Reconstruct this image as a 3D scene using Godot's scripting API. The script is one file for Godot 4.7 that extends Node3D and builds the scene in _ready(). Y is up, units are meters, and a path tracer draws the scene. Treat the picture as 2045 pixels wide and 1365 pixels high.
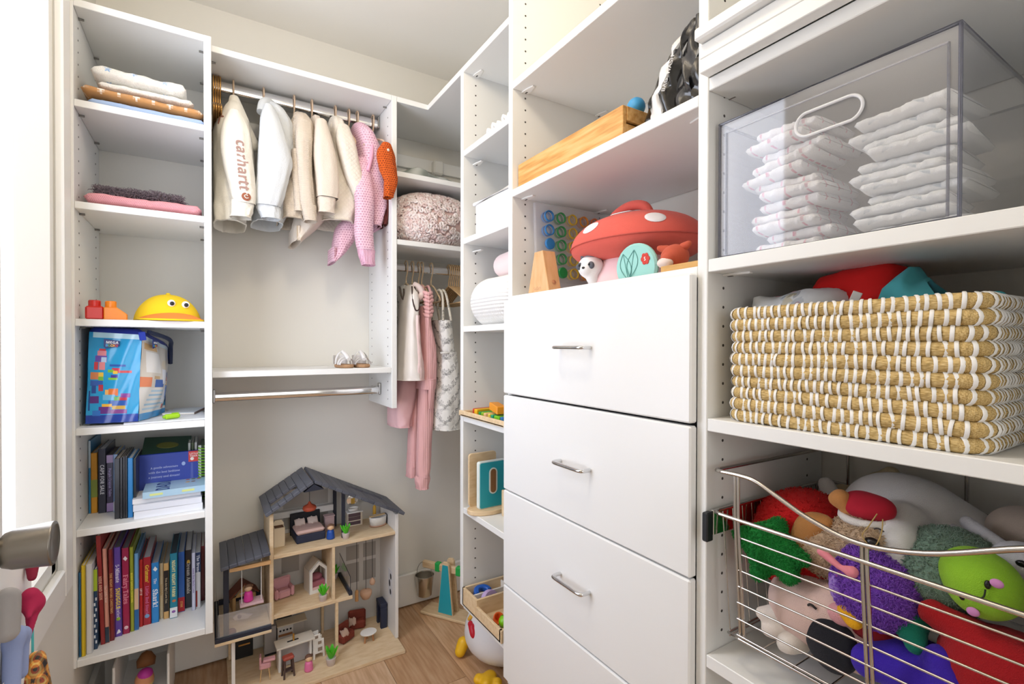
extends Node3D

# ---------------------------------------------------------------- mesh builder
class B:
	var v := PackedVector3Array()
	var n := PackedVector3Array()
	var u := PackedVector2Array()
	var i := PackedInt32Array()
	var xf := Transform3D()

	func at(p: Vector3, rot := Vector3.ZERO) -> B:
		xf = Transform3D(Basis.from_euler(rot * PI / 180.0), p)
		return self

	func face(pts: Array, hint: Vector3) -> void:
		var nn: Vector3 = (pts[1] - pts[0]).cross(pts[2] - pts[0]).normalized()
		if nn.dot(hint) < 0.0:
			nn = -nn
		else:
			pts = pts.duplicate()
			pts.reverse()
		var s := v.size()
		var ax := nn.abs()
		for p in pts:
			v.append(xf * p)
			n.append(xf.basis * nn)
			u.append(Vector2(p.z, -p.y) if ax.x > ax.y and ax.x > ax.z else (Vector2(p.x, p.z) if ax.y > ax.z else Vector2(p.x, -p.y)))
		for k in range(1, pts.size() - 1):
			i.append_array([s, s + k, s + k + 1])

	func box(c: Vector3, s: Vector3, e := 0.0012) -> B:
		var h := s / 2.0
		e = minf(e, minf(h.x, minf(h.y, h.z)) * 0.9)
		for a in 3:
			var b := (a + 1) % 3
			var d := (a + 2) % 3
			for sg in [-1.0, 1.0]:
				var q := []
				for k in [[-1, -1], [1, -1], [1, 1], [-1, 1]]:
					var p := Vector3.ZERO
					p[a] = h[a] * sg
					p[b] = (h[b] - e) * k[0]
					p[d] = (h[d] - e) * k[1]
					q.append(c + p)
				var hn := Vector3.ZERO
				hn[a] = sg
				face(q, hn)
			if e > 0.0:
				for s1 in [-1.0, 1.0]:
					for s2 in [-1.0, 1.0]:
						var q := []
						for k in [[0, -1], [0, 1], [1, 1], [1, -1]]:
							var p := Vector3.ZERO
							p[a] = (h[a] - e) * k[1]
							p[b] = (h[b] - (e if k[0] else 0.0)) * s1
							p[d] = (h[d] - (0.0 if k[0] else e)) * s2
							q.append(c + p)
						var hn := Vector3.ZERO
						hn[b] = s1
						hn[d] = s2
						face(q, hn)
		if e > 0.0:
			for sx in [-1.0, 1.0]:
				for sy in [-1.0, 1.0]:
					for sz in [-1.0, 1.0]:
						var sv := Vector3(sx, sy, sz)
						face([c + sv * Vector3(h.x, h.y - e, h.z - e), c + sv * Vector3(h.x - e, h.y, h.z - e), c + sv * Vector3(h.x - e, h.y - e, h.z)], sv)
		return self

	# rows of points; closed around when wrap
	func grid(R: Array, wrap := true, flip := 0) -> B:
		var nr := R.size()
		var nc: int = R[0].size()
		var N := []
		var sum := 0.0
		for r in nr:
			var row: PackedVector3Array = R[r]
			var up_: PackedVector3Array = R[maxi(r - 1, 0)]
			var dn: PackedVector3Array = R[mini(r + 1, nr - 1)]
			var ns := PackedVector3Array()
			ns.resize(nc)
			var cen := Vector3.ZERO
			for k in nc:
				cen += row[k]
			cen /= nc
			for k in nc:
				var a := (k - 1 + nc) % nc if wrap else maxi(k - 1, 0)
				var b := (k + 1) % nc if wrap else mini(k + 1, nc - 1)
				var du := row[b] - row[a]
				var dv := dn[k] - up_[k]
				if du.length_squared() < 1e-14:
					var o: PackedVector3Array = dn if r == 0 else up_
					du = o[b] - o[a]
				if dv.length_squared() < 1e-14:
					dv = Vector3.UP * 1e-6
				var nn := du.cross(dv).normalized()
				ns[k] = nn
				sum += nn.dot(row[k] - cen)
			N.append(ns)
		var f := (sum < 0.0) if flip == 0 else flip < 0
		var s := v.size()
		var cols := nc + 1 if wrap else nc
		for r in nr:
			for k in cols:
				var kk := k % nc
				v.append(xf * R[r][kk])
				n.append(xf.basis * (-N[r][kk] if f else N[r][kk]))
				u.append(Vector2(float(k) / (cols - 1), float(r) / maxi(nr - 1, 1)))
		for r in nr - 1:
			for k in cols - 1:
				var a := s + r * cols + k
				var b := a + 1
				var c := a + cols
				var d := c + 1
				# normal du x dv : a->b (u), a->c (v)
				if f:
					i.append_array([a, b, c, b, d, c])
				else:
					i.append_array([a, c, b, b, c, d])
		return self

	func cap(row: PackedVector3Array, hint: Vector3) -> B:
		var c := Vector3.ZERO
		for p in row:
			c += p
		c /= row.size()
		for k in row.size():
			face([c, row[k], row[(k + 1) % row.size()]], hint)
		return self

	# swept round tube, rs: radius or array of radii
	func tube(P: Array, rs, nseg := 8, closed := false, caps := true) -> B:
		var R := []
		var m := P.size()
		var t0: Vector3 = (P[1] - P[0]).normalized()
		var side := t0.cross(Vector3.UP if absf(t0.y) < 0.9 else Vector3.RIGHT).normalized()
		for k in m:
			var a: Vector3 = P[(k - 1 + m) % m] if closed else P[maxi(k - 1, 0)]
			var b: Vector3 = P[(k + 1) % m] if closed else P[mini(k + 1, m - 1)]
			var t := (b - a).normalized()
			side = (side - t * side.dot(t)).normalized()
			var o := t.cross(side)
			var r: float = rs[k] if rs is Array else rs
			var row := PackedVector3Array()
			for j in nseg:
				var an := TAU * j / nseg
				row.append(P[k] + (side * cos(an) + o * sin(an)) * r)
			R.append(row)
		if closed:
			R.append(R[0])
		grid(R)
		if caps and not closed:
			cap(R[0], P[0] - P[1])
			cap(R[m - 1], P[m - 1] - P[m - 2])
		return self

	# profile of Vector2(radius, y) turned round y; sx, sz stretch it
	func lathe(prof: Array, nseg := 24, sx := 1.0, sz := 1.0) -> B:
		var R := []
		for p in prof:
			var row := PackedVector3Array()
			for j in nseg:
				var an := TAU * j / nseg
				row.append(Vector3(cos(an) * p.x * sx, p.y, sin(an) * p.x * sz))
			R.append(row)
		return grid(R)

	func ball(c: Vector3, r: Vector3, nseg := 16, nr := 10) -> B:
		var R := []
		for a in nr + 1:
			var th := PI * a / nr
			var row := PackedVector3Array()
			for j in nseg:
				var an := TAU * j / nseg
				row.append(c + Vector3(cos(an) * sin(th) * r.x, cos(th) * r.y, sin(an) * sin(th) * r.z))
			R.append(row)
		return grid(R)

	# polygon in the xy plane pushed along z from z0 to z1, edges chamfered by e
	func prism(poly: Array, z0: float, z1: float, e := 0.0) -> B:
		var p := PackedVector2Array(poly)
		if Geometry2D.is_polygon_clockwise(p):
			p.reverse()
		var inn := p
		if e > 0.0:
			var o := Geometry2D.offset_polygon(p, -e, Geometry2D.JOIN_MITER)
			if o.size() == 1 and o[0].size() == p.size():
				inn = o[0]
				# line the start up with the outer polygon
				var best := 0
				for k in inn.size():
					if inn[k].distance_squared_to(p[0]) < inn[best].distance_squared_to(p[0]):
						best = k
				inn = inn.slice(best) + inn.slice(0, best)
				if Geometry2D.is_polygon_clockwise(inn):
					inn.reverse()
			else:
				e = 0.0
		var tri := Geometry2D.triangulate_polygon(inn)
		for zz in [[z0, -1.0], [z1, 1.0]]:
			for k in range(0, tri.size(), 3):
				face([Vector3(inn[tri[k]].x, inn[tri[k]].y, zz[0]), Vector3(inn[tri[k + 1]].x, inn[tri[k + 1]].y, zz[0]), Vector3(inn[tri[k + 2]].x, inn[tri[k + 2]].y, zz[0])], Vector3(0, 0, zz[1]))
		var m := p.size()
		for k in m:
			var a := p[k]
			var b := p[(k + 1) % m]
			var out := Vector3(b.y - a.y, a.x - b.x, 0)
			face([Vector3(a.x, a.y, z0 + e), Vector3(b.x, b.y, z0 + e), Vector3(b.x, b.y, z1 - e), Vector3(a.x, a.y, z1 - e)], out)
			if e > 0.0:
				var ia := inn[k]
				var ib := inn[(k + 1) % m]
				for zz in [[z0, z0 + e, -1.0], [z1, z1 - e, 1.0]]:
					face([Vector3(a.x, a.y, zz[1]), Vector3(b.x, b.y, zz[1]), Vector3(ib.x, ib.y, zz[0]), Vector3(ia.x, ia.y, zz[0])], out.normalized() + Vector3(0, 0, zz[2]))
		return self

	# loft of ellipses: secs [centre, half-width along A, half-width along Bv]; wob(t, phi) scales the outline
	func loft(secs: Array, nseg := 28, wob = null, A := Vector3.RIGHT, Bv := Vector3.BACK, power := 1.0) -> B:
		var R := []
		for k in secs.size():
			var s = secs[k]
			var row := PackedVector3Array()
			for j in nseg:
				var an := TAU * j / nseg
				var w: float = wob.call(float(k) / (secs.size() - 1), an) if wob != null else 1.0
				var cx := cos(an)
				var sx := sin(an)
				if power != 1.0:
					cx = signf(cx) * pow(absf(cx), power)
					sx = signf(sx) * pow(absf(sx), power)
				row.append(s[0] + A * (cx * s[1] * w) + Bv * (sx * s[2] * w))
			R.append(row)
		return grid(R)

	# smooth union of balls and capsules: prims [p, q, rp, rq, k]; ellipsoid prims [centre, radii(Vector3), basis-euler(Vector3), 0, k]
	func blob(prims: Array, cell: float, bump := 0.0, freq := 40.0) -> B:
		var lo := Vector3.ONE * 1e9
		var hi := -lo
		var boxes := []
		for p in prims:
			var a: Vector3
			var b: Vector3
			if p[3] is float and p[3] < 0.0:
				var r: float = maxf(p[1].x, maxf(p[1].y, p[1].z))
				a = p[0] - Vector3.ONE * r
				b = p[0] + Vector3.ONE * r
			else:
				a = (p[0] - Vector3.ONE * p[2]).min(p[1] - Vector3.ONE * p[3])
				b = (p[0] + Vector3.ONE * p[2]).max(p[1] + Vector3.ONE * p[3])
			lo = lo.min(a)
			hi = hi.max(b)
			boxes.append([a, b])
		lo -= Vector3.ONE * cell * 2.0
		hi += Vector3.ONE * cell * 2.0
		var dim := ((hi - lo) / cell).ceil()
		var nx := int(dim.x) + 1
		var ny := int(dim.y) + 1
		var nz := int(dim.z) + 1
		var F := PackedFloat32Array()
		F.resize(nx * ny * nz)
		F.fill(1.0)
		for pi_ in prims.size():
			var p = prims[pi_]
			var k: float = p[4]
			var mg := k + cell * 2.0
			var i0: Vector3 = ((boxes[pi_][0] - Vector3.ONE * mg - lo) / cell).floor()
			var i1: Vector3 = ((boxes[pi_][1] + Vector3.ONE * mg - lo) / cell).ceil()
			var ell: bool = p[3] < 0.0
			var inv := Basis.from_euler(p[2] * PI / 180.0).transposed() if ell else Basis()
			var pa: Vector3 = p[0]
			var ba: Vector3 = Vector3.ZERO if ell else p[1] - p[0]
			var bb := maxf(ba.length_squared(), 1e-12)
			for z in range(maxi(0, int(i0.z)), mini(nz, int(i1.z) + 1)):
				for y in range(maxi(0, int(i0.y)), mini(ny, int(i1.y) + 1)):
					var o := (z * ny + y) * nx
					for x in range(maxi(0, int(i0.x)), mini(nx, int(i1.x) + 1)):
						var q := lo + Vector3(x, y, z) * cell - pa
						var d: float
						if ell:
							q = inv * q
							var q1: Vector3 = q / p[1]
							var q2: Vector3 = q1 / p[1]
							var k0 := q1.length()
							d = k0 * (k0 - 1.0) / maxf(q2.length(), 1e-9)
						else:
							var h := clampf(q.dot(ba) / bb, 0.0, 1.0)
							d = (q - ba * h).length() - lerpf(p[2], p[3], h)
						var e := F[o + x]
						if k > 0.0:
							var hh := maxf(k - absf(e - d), 0.0) / k
							F[o + x] = minf(e, d) - hh * hh * k * 0.25
						else:
							F[o + x] = minf(e, d)
		var fn: FastNoiseLite = null
		if bump > 0.0:
			fn = FastNoiseLite.new()
			fn.seed = 5
			fn.frequency = freq
		# surface nets
		var id := PackedInt32Array()
		id.resize(nx * ny * nz)
		id.fill(-1)
		var s := v.size()
		var offs := [0, 1, nx, nx + 1, nx * ny, nx * ny + 1, nx * ny + nx, nx * ny + nx + 1]
		var EA := [0, 2, 4, 6, 0, 1, 4, 5, 0, 1, 2, 3]
		var EB := [1, 3, 5, 7, 2, 3, 6, 7, 4, 5, 6, 7]
		var cnt := 0
		for z in nz - 1:
			for y in ny - 1:
				for x in nx - 1:
					var o := (z * ny + y) * nx + x
					var mask := 0
					for c in 8:
						if F[o + offs[c]] < 0.0:
							mask |= 1 << c
					if mask == 0 or mask == 255:
						continue
					var sum := Vector3.ZERO
					var m := 0
					for e in 12:
						var a: int = EA[e]
						var b: int = EB[e]
						if ((mask >> a) & 1) == ((mask >> b) & 1):
							continue
						var fa := F[o + offs[a]]
						var fb := F[o + offs[b]]
						var t := fa / (fa - fb)
						sum += Vector3(a & 1, (a >> 1) & 1, a >> 2).lerp(Vector3(b & 1, (b >> 1) & 1, b >> 2), t)
						m += 1
					var f0 := F[o]
					var g := Vector3(F[o + 1] - f0 + F[o + offs[7]] - F[o + offs[6]], F[o + offs[2]] - f0 + F[o + offs[7]] - F[o + offs[5]], F[o + offs[4]] - f0 + F[o + offs[7]] - F[o + offs[3]]).normalized()
					var pos := lo + (Vector3(x, y, z) + sum / m) * cell
					if fn:
						pos += g * (fn.get_noise_3dv(pos) * bump)
					id[o] = s + cnt
					cnt += 1
					v.append(xf * pos)
					n.append(xf.basis * g)
					u.append(Vector2(pos.x, -pos.y))
		for z in range(1, nz - 1):
			for y in range(1, ny - 1):
				for x in range(1, nx - 1):
					var o := (z * ny + y) * nx + x
					var f0 := F[o] < 0.0
					if (F[o + 1] < 0.0) != f0:
						_q(id[o - nx - nx * ny], id[o - nx * ny], id[o], id[o - nx], f0)
					if (F[o + nx] < 0.0) != f0:
						_q(id[o - 1 - nx * ny], id[o - 1], id[o], id[o - nx * ny], f0)
					if (F[o + nx * ny] < 0.0) != f0:
						_q(id[o - 1 - nx], id[o - nx], id[o], id[o - 1], f0)
		return self

	func _q(a: int, b: int, c: int, d: int, f: bool) -> void:
		if a < 0 or b < 0 or c < 0 or d < 0:
			return
		if f:
			i.append_array([a, c, b, a, d, c])
		else:
			i.append_array([a, b, c, a, c, d])

	func text(s: String, size: float, depth: float, w := 0, font := "Droid Sans", bold := false) -> B:
		var t := TextMesh.new()
		var f := SystemFont.new()
		f.font_names = PackedStringArray([font])
		if bold:
			f.font_weight = 700
		t.font = f
		t.text = s
		t.font_size = 64
		t.pixel_size = size / 64.0
		t.depth = depth
		t.curve_step = 2.0
		var arr := t.get_mesh_arrays()
		var b := v.size()
		for k in arr[Mesh.ARRAY_VERTEX].size():
			v.append(xf * arr[Mesh.ARRAY_VERTEX][k])
			n.append(xf.basis * arr[Mesh.ARRAY_NORMAL][k])
			u.append(Vector2.ZERO)
		var ix = arr[Mesh.ARRAY_INDEX]
		if ix == null or ix.size() == 0:
			for k in arr[Mesh.ARRAY_VERTEX].size():
				i.append(b + k)
		else:
			for k in ix:
				i.append(b + k)
		return self

	func warp(f: Callable) -> B:
		for k in v.size():
			v[k] = f.call(v[k])
		return self

	func mesh() -> ArrayMesh:
		var m := ArrayMesh.new()
		var a := []
		a.resize(Mesh.ARRAY_MAX)
		a[Mesh.ARRAY_VERTEX] = v
		a[Mesh.ARRAY_NORMAL] = n
		a[Mesh.ARRAY_TEX_UV] = u
		a[Mesh.ARRAY_INDEX] = i
		m.add_surface_from_arrays(Mesh.PRIMITIVE_TRIANGLES, a)
		return m

# ---------------------------------------------------------------- scene helpers
var used := {}
var mats := {}
var tex := {}
var rng := RandomNumberGenerator.new()

func numbered(s: String) -> String:
	if not used.has(s):
		used[s] = 0
		return s
	used[s] += 1
	return "%s_%03d" % [s, used[s]]

func meta(o: Node3D, label: String, category := "", group := "", kind := "") -> Node3D:
	if label:
		o.set_meta("label", label)
	if category:
		o.set_meta("category", category)
	if group:
		o.set_meta("group", group)
	if kind:
		o.set_meta("kind", kind)
	return o

func thing(called: String, label: String, category: String, p := Vector3.ZERO, rot := Vector3.ZERO, group := "") -> Node3D:
	var o := Node3D.new()
	o.name = numbered(called)
	o.position = p
	o.rotation_degrees = rot
	add_child(o, true)
	return meta(o, label, category, group)

func part(parent: Node, called: String, b: B, m: Material, label := "") -> MeshInstance3D:
	var o := MeshInstance3D.new()
	var nm := called
	var k := 0
	while parent.has_node(nm):
		k += 1
		nm = "%s_%03d" % [called, k]
	o.name = nm
	o.mesh = b.mesh()
	o.material_override = m
	o.cast_shadow = GeometryInstance3D.SHADOW_CASTING_SETTING_ON
	parent.add_child(o, true)
	if label:
		o.set_meta("label", label)
	return o

func solo(called: String, label: String, category: String, b: B, m: Material, group := "", p := Vector3.ZERO, rot := Vector3.ZERO) -> MeshInstance3D:
	var o := part(self, numbered(called), b, m)
	o.position = p
	o.rotation_degrees = rot
	meta(o, label, category, group)
	return o

func struct(called: String, b: B, m: Material, parent: Node = self) -> MeshInstance3D:
	var o := part(parent, called, b, m)
	if parent == self:
		o.set_meta("kind", "structure")
	return o

func copy(o: Node3D, p: Vector3, rot: Vector3, label := "") -> Node3D:
	var c: Node3D = o.duplicate()
	var stem := str(o.name)
	if stem.length() > 4 and stem[-4] == "_" and stem.right(3).is_valid_int():
		stem = stem.left(-4)
	c.name = numbered(stem)
	add_child(c, true)
	c.position = p
	c.rotation_degrees = rot
	if label:
		c.set_meta("label", label)
	return c

func col(h: String) -> Color:
	return Color.html(h)

# plain or finely textured material
func mt(h: String, rough := 0.6, opt := {}) -> StandardMaterial3D:
	var key := h + str(rough) + str(opt)
	if mats.has(key):
		return mats[key]
	var m := StandardMaterial3D.new()
	m.albedo_color = col(h)
	m.roughness = rough
	m.metallic = opt.get("metal", 0.0)
	m.metallic_specular = opt.get("spec", 0.5)
	if opt.has("alpha"):
		m.transparency = BaseMaterial3D.TRANSPARENCY_ALPHA
		m.albedo_color.a = opt.alpha
	if opt.has("bump"):          # [texture key, metres per repeat, strength]
		var bb = opt.bump
		m.normal_enabled = true
		m.normal_texture = tex[bb[0]]
		m.normal_scale = bb[2]
		if bb.size() > 3:
			m.uv1_scale = Vector3(bb[3], bb[1], 1)
		else:
			m.uv1_triplanar = true
			m.uv1_scale = Vector3.ONE / bb[1]
	if opt.has("map"):           # [texture key, metres per repeat] or [key] on uv
		m.albedo_texture = tex[opt.map[0]]
		if opt.map.size() == 2:
			m.uv1_triplanar = true
			m.uv1_scale = (Vector3.ONE / opt.map[1]) if not opt.map[1] is Vector3 else opt.map[1]
		elif opt.map.size() == 3:
			m.uv1_scale = Vector3(opt.map[1], opt.map[2], 1)
	if opt.has("rim"):
		m.rim_enabled = true
		m.rim = opt.rim
		m.rim_tint = 0.6
	if opt.has("coat"):
		m.clearcoat_enabled = true
		m.clearcoat = opt.coat
		m.clearcoat_roughness = 0.15
	if opt.has("glow"):
		m.emission_enabled = true
		m.emission = col(h)
		m.emission_energy_multiplier = opt.glow
	if opt.has("back"):
		m.backlight_enabled = true
		m.backlight = col(opt.back)
	if opt.has("two") or opt.has("alpha"):
		m.cull_mode = BaseMaterial3D.CULL_DISABLED
	mats[key] = m
	return m

func noise_tex(key: String, freq: float, ramp: Array, normal := 0.0, type := FastNoiseLite.TYPE_SIMPLEX_SMOOTH, size := 512, oct := 4, sd := 1) -> void:
	var t := NoiseTexture2D.new()
	var f := FastNoiseLite.new()
	f.noise_type = type
	f.frequency = freq
	f.fractal_octaves = oct
	f.seed = sd
	t.noise = f
	t.width = size
	t.height = size
	t.seamless = true
	if normal > 0.0:
		t.as_normal_map = true
		t.bump_strength = normal
	if ramp.size():
		var g := Gradient.new()
		g.offsets = PackedFloat32Array(ramp.map(func(e): return e[0]))
		g.colors = PackedColorArray(ramp.map(func(e): return col(e[1])))
		t.color_ramp = g
	tex[key] = t

# a texture from a height function h(x, y) over the unit square, as a normal map
func height_tex(key: String, size: int, strength: float, h: Callable) -> void:
	var im := Image.create(size, size, false, Image.FORMAT_RGB8)
	for y in size:
		for x in size:
			var a: float = h.call(float(x) / size, float(y) / size)
			im.set_pixel(x, y, Color(a, a, a))
	im.bump_map_to_normal_map(strength)
	tex[key] = ImageTexture.create_from_image(im)

func paint_tex(key: String, w: int, hgt: int, f: Callable) -> void:
	var im := Image.create(w, hgt, false, Image.FORMAT_RGBA8)
	for y in hgt:
		for x in w:
			im.set_pixel(x, y, f.call((x + 0.5) / w, (y + 0.5) / hgt))
	tex[key] = ImageTexture.create_from_image(im)

func V(x: float, y: float, z: float) -> Vector3:
	return Vector3(x, y, z)

# points along a smooth curve through P
func smooth(P: Array, m := 6) -> Array:
	var o := []
	for k in P.size() - 1:
		var a = P[maxi(k - 1, 0)]
		var b = P[k]
		var c = P[k + 1]
		var d = P[mini(k + 2, P.size() - 1)]
		for j in m:
			o.append(b.cubic_interpolate(c, a, d, float(j) / m))
	o.append(P[-1])
	return o

const EYE := 1.1161
const ZW := -2.012      # back wall
const XR := 1.062       # right wall
const XL := -0.300      # left wall
const CEIL := 2.29

func _ready() -> void:
	rng.seed = 7
	var cam := Camera3D.new()
	cam.name = "camera"
	cam.projection = Camera3D.PROJECTION_FRUSTUM
	cam.near = 0.05
	cam.far = 30.0
	cam.size = 0.05 * 1365.0 / 977.4513
	cam.frustum_offset = Vector2(0, 0.05 * 13.874 / 977.4513)
	cam.position = Vector3(0, EYE, 0)
	cam.basis = Basis(Vector3.UP, deg_to_rad(-31.7725)) * Basis(Vector3.RIGHT, deg_to_rad(-0.4666)) * Basis(Vector3.BACK, deg_to_rad(0.1014))
	add_child(cam)
	cam.current = true
	var we := WorldEnvironment.new()
	we.name = "environment"
	var env := Environment.new()
	env.tonemap_mode = Environment.TONE_MAPPER_LINEAR
	env.tonemap_exposure = 0.9
	env.background_mode = Environment.BG_SKY
	var sky := Sky.new()
	var sm := ProceduralSkyMaterial.new()
	sm.sky_top_color = col("cfdcf2")
	sm.sky_horizon_color = col("f2f5fa")
	sm.ground_horizon_color = col("d8dad8")
	sm.ground_bottom_color = col("b8b8b4")
	sm.sky_energy_multiplier = 2.2
	sm.ground_energy_multiplier = 1.6
	sm.sun_angle_max = 0.0
	sky.sky_material = sm
	env.sky = sky
	env.sdfgi_enabled = true
	env.ssao_enabled = true
	env.ssil_enabled = true
	we.environment = env
	add_child(we)
	# daylight that enters by the left window, the window behind and the ceiling lamp
	area_light("window_light", V(XL + 0.012, 1.42, -1.22), V(0, -90, 0), Vector2(0.52, 1.6), "e2ebff", 1.15)
	area_light("rear_window_light", V(0.35, 1.35, 1.30), V(0, 0, 0), Vector2(1.1, 1.7), "f1f4fa", 0.75)
	var om := OmniLight3D.new()
	om.name = "ceiling_lamp_light"
	om.light_color = col("ffedd2")
	om.light_energy = 0.27
	om.light_size = 0.08
	om.omni_range = 12.0
	om.omni_attenuation = 2.0
	om.shadow_enabled = true
	om.position = V(0.22, CEIL - 0.17, -0.75)
	add_child(om)
	textures()
	shell()
	bookcase()
	middle_unit()
	towers()
	bookcase_things()
	garments()
	tower_things()
	bin_and_diapers()
	woven_basket()
	wire_basket()
	soft_toys()
	dollhouse()
	doll_furniture()
	door_things()

func area_light(called: String, p: Vector3, rot: Vector3, size: Vector2, c: String, e: float) -> void:
	var l := AreaLight3D.new()
	l.name = called
	l.area_size = size
	l.light_color = col(c)
	l.light_energy = e
	l.area_range = 12.0
	l.area_attenuation = 2.0
	l.shadow_enabled = true
	l.position = p
	l.rotation_degrees = rot
	add_child(l)

func textures() -> void:
	noise_tex("oak", 0.012, [[0.0, "b99673"], [0.35, "c9a582"], [0.6, "d3b190"], [1.0, "dec2a4"]], 0.0, FastNoiseLite.TYPE_SIMPLEX_SMOOTH, 512, 5, 3)
	noise_tex("oak_box", 0.014, [[0.0, "b98342"], [0.4, "d39d58"], [0.6, "dcab6a"], [1.0, "e6bb80"]], 0.0, FastNoiseLite.TYPE_SIMPLEX_SMOOTH, 512, 5, 9)
	noise_tex("birch", 0.012, [[0.0, "e4d0b0"], [0.5, "efdfc6"], [1.0, "f5e9d6"]], 0.0, FastNoiseLite.TYPE_SIMPLEX_SMOOTH, 512, 4, 5)
	noise_tex("fleece", 0.05, [], 6.0, FastNoiseLite.TYPE_SIMPLEX, 512, 4, 2)
	noise_tex("cloth", 0.18, [], 3.0, FastNoiseLite.TYPE_SIMPLEX, 256, 3, 4)
	noise_tex("crease", 0.008, [], 8.0, FastNoiseLite.TYPE_SIMPLEX_SMOOTH, 512, 3, 11)
	noise_tex("straw", 0.03, [[0.0, "94733c"], [0.3, "c0a062"], [0.6, "d3b578"], [1.0, "e6cf98"]], 0.0, FastNoiseLite.TYPE_SIMPLEX, 512, 3, 6)

func wood(h: String, key: String, along: Vector3, rough := 0.55) -> StandardMaterial3D:
	# grain drawn out along the axis `along`
	var s := Vector3(9, 9, 9) - along * 8.2
	return mt(h, rough, {"map": [key, s]})

func shell() -> void:
	var wall := mt("e6e3da", 0.85)
	var trim := mt("f0efea", 0.45)
	# floor: a slab with planks on it
	var f := struct("floor", B.new().box(V(0.4, -0.045, -0.35), V(1.75, 0.06, 3.6), 0.0), mt("8a6a48", 0.8))
	var tones := ["ffffff", "f1e7dc", "fff6ea", "e9dfd3", "f8efe4"]
	var k := 0
	var rot := Basis()
	for a in range(-5, 6):
		var w := 0.2115
		var t := a * w
		var off := 0.37 * ((a * 7) % 5)
		for j in range(-3, 3):
			var c: Vector3 = V(t + 0.6293, 0, j * 1.35 + off - 0.8)
			if c.x < XL - 0.75 or c.x > XR + 0.75 or c.z < ZW - 0.7 or c.z > 2.1:
				continue
			var poly := PackedVector2Array()
			for q in [V(-w / 2 + 0.0006, 0, -0.6742), V(w / 2 - 0.0006, 0, -0.6742), V(w / 2 - 0.0006, 0, 0.6742), V(-w / 2 + 0.0006, 0, 0.6742)]:
				var pw: Vector3 = c + rot * q
				poly.append(Vector2(pw.x, pw.z))
			var cut := Geometry2D.intersect_polygons(poly, PackedVector2Array([Vector2(XL, ZW), Vector2(XR, ZW), Vector2(XR, 1.36), Vector2(XL, 1.36)]))
			if cut.is_empty():
				continue
			# into the plank's own axes, so that the grain follows it
			var lp := []
			for q in cut[0]:
				var l: Vector3 = rot.transposed() * (V(q.x, 0, q.y) - c)
				lp.append(Vector2(l.x, l.z))
			var b := B.new()
			b.xf = Transform3D(Basis(Vector3.RIGHT, PI / 2), Vector3.ZERO)
			b.prism(lp, 0.0, 0.0148, 0.0006)
			var o := struct("plank", b, wood(tones[k % 5], "oak", Vector3.BACK, 0.5), f)
			o.transform = Transform3D(rot, c)
			k += 1
	struct("ceiling", B.new().box(V(0.4, CEIL + 0.04, -0.35), V(1.75, 0.08, 3.6), 0.0), mt("f4f1ea", 0.9))
	struct("wall_back", B.new().box(V(0.4, 1.14, ZW - 0.05), V(1.75, 2.3, 0.1), 0.0), wall)
	struct("wall_right", B.new().box(V(XR + 0.05, 1.14, -0.35), V(0.1, 2.3, 3.4), 0.0), wall)
	# left wall with the window opening: z -1.50 .. -0.95, y 0.60 .. 2.10
	var wl := B.new()
	wl.box(V(XL - 0.06, 1.14, -1.76), V(0.12, 2.3, 0.52), 0.0)
	wl.box(V(XL - 0.06, 1.14, 0.23), V(0.12, 2.3, 2.34), 0.0)
	wl.box(V(XL - 0.06, 0.285, -1.22), V(0.12, 0.63, 0.56), 0.0)
	wl.box(V(XL - 0.06, 2.20, -1.22), V(0.12, 0.2, 0.56), 0.0)
	struct("wall_left", wl, wall)
	var wf := B.new()
	wf.box(V(-0.32, 1.14, 1.36), V(0.24, 2.3, 0.1), 0.0)
	wf.box(V(1.01, 1.14, 1.36), V(0.22, 2.3, 0.1), 0.0)
	wf.box(V(0.35, 0.25, 1.36), V(1.1, 0.5, 0.1), 0.0)
	wf.box(V(0.35, 2.245, 1.36), V(1.1, 0.09, 0.1), 0.0)
	struct("wall_front", wf, wall)
	# window 1 in the left wall: casing, sash, bright pane
	var w1 := struct("window_1", B.new().box(V(XL - 0.035, 1.35, -1.484), V(0.07, 1.5, 0.03), 0.0).box(V(XL - 0.035, 1.35, -0.956), V(0.07, 1.5, 0.03), 0.0).box(V(XL - 0.035, 0.615, -1.22), V(0.07, 0.03, 0.56), 0.0).box(V(XL - 0.035, 2.085, -1.22), V(0.07, 0.03, 0.56), 0.0), trim)
	struct("pane", B.new().box(V(XL - 0.06, 1.35, -1.22), V(0.004, 1.46, 0.5), 0.0), mt("f4f7ff", 0.3, {"glow": 0.9}), w1)
	var cs := [[V(XL, 1.35, -1.534), V(0.018, 1.64, 0.07)], [V(XL, 1.35, -0.906), V(0.018, 1.64, 0.07)]]
	for q in cs:
		struct("casing", B.new().box(q[0] + V(0.009, 0, 0), q[1], 0.004), trim, w1)
	for y in [0.563, 2.137]:
		struct("casing", B.new().box(V(XL + 0.009, y, -1.22), V(0.018, 0.07, 0.556), 0.004), trim, w1)
	var w2 := struct("window_2", B.new().box(V(-0.185, 1.35, 1.36), V(0.03, 1.7, 0.06)).box(V(0.885, 1.35, 1.36), V(0.03, 1.7, 0.06)).box(V(0.35, 0.515, 1.36), V(1.1, 0.03, 0.06)).box(V(0.35, 2.185, 1.36), V(1.1, 0.03, 0.06)), trim)
	struct("pane", B.new().box(V(0.35, 1.35, 1.37), V(1.04, 1.64, 0.004), 0.0), mt("f2f2f2", 0.3, {"glow": 0.6}), w2)
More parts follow.
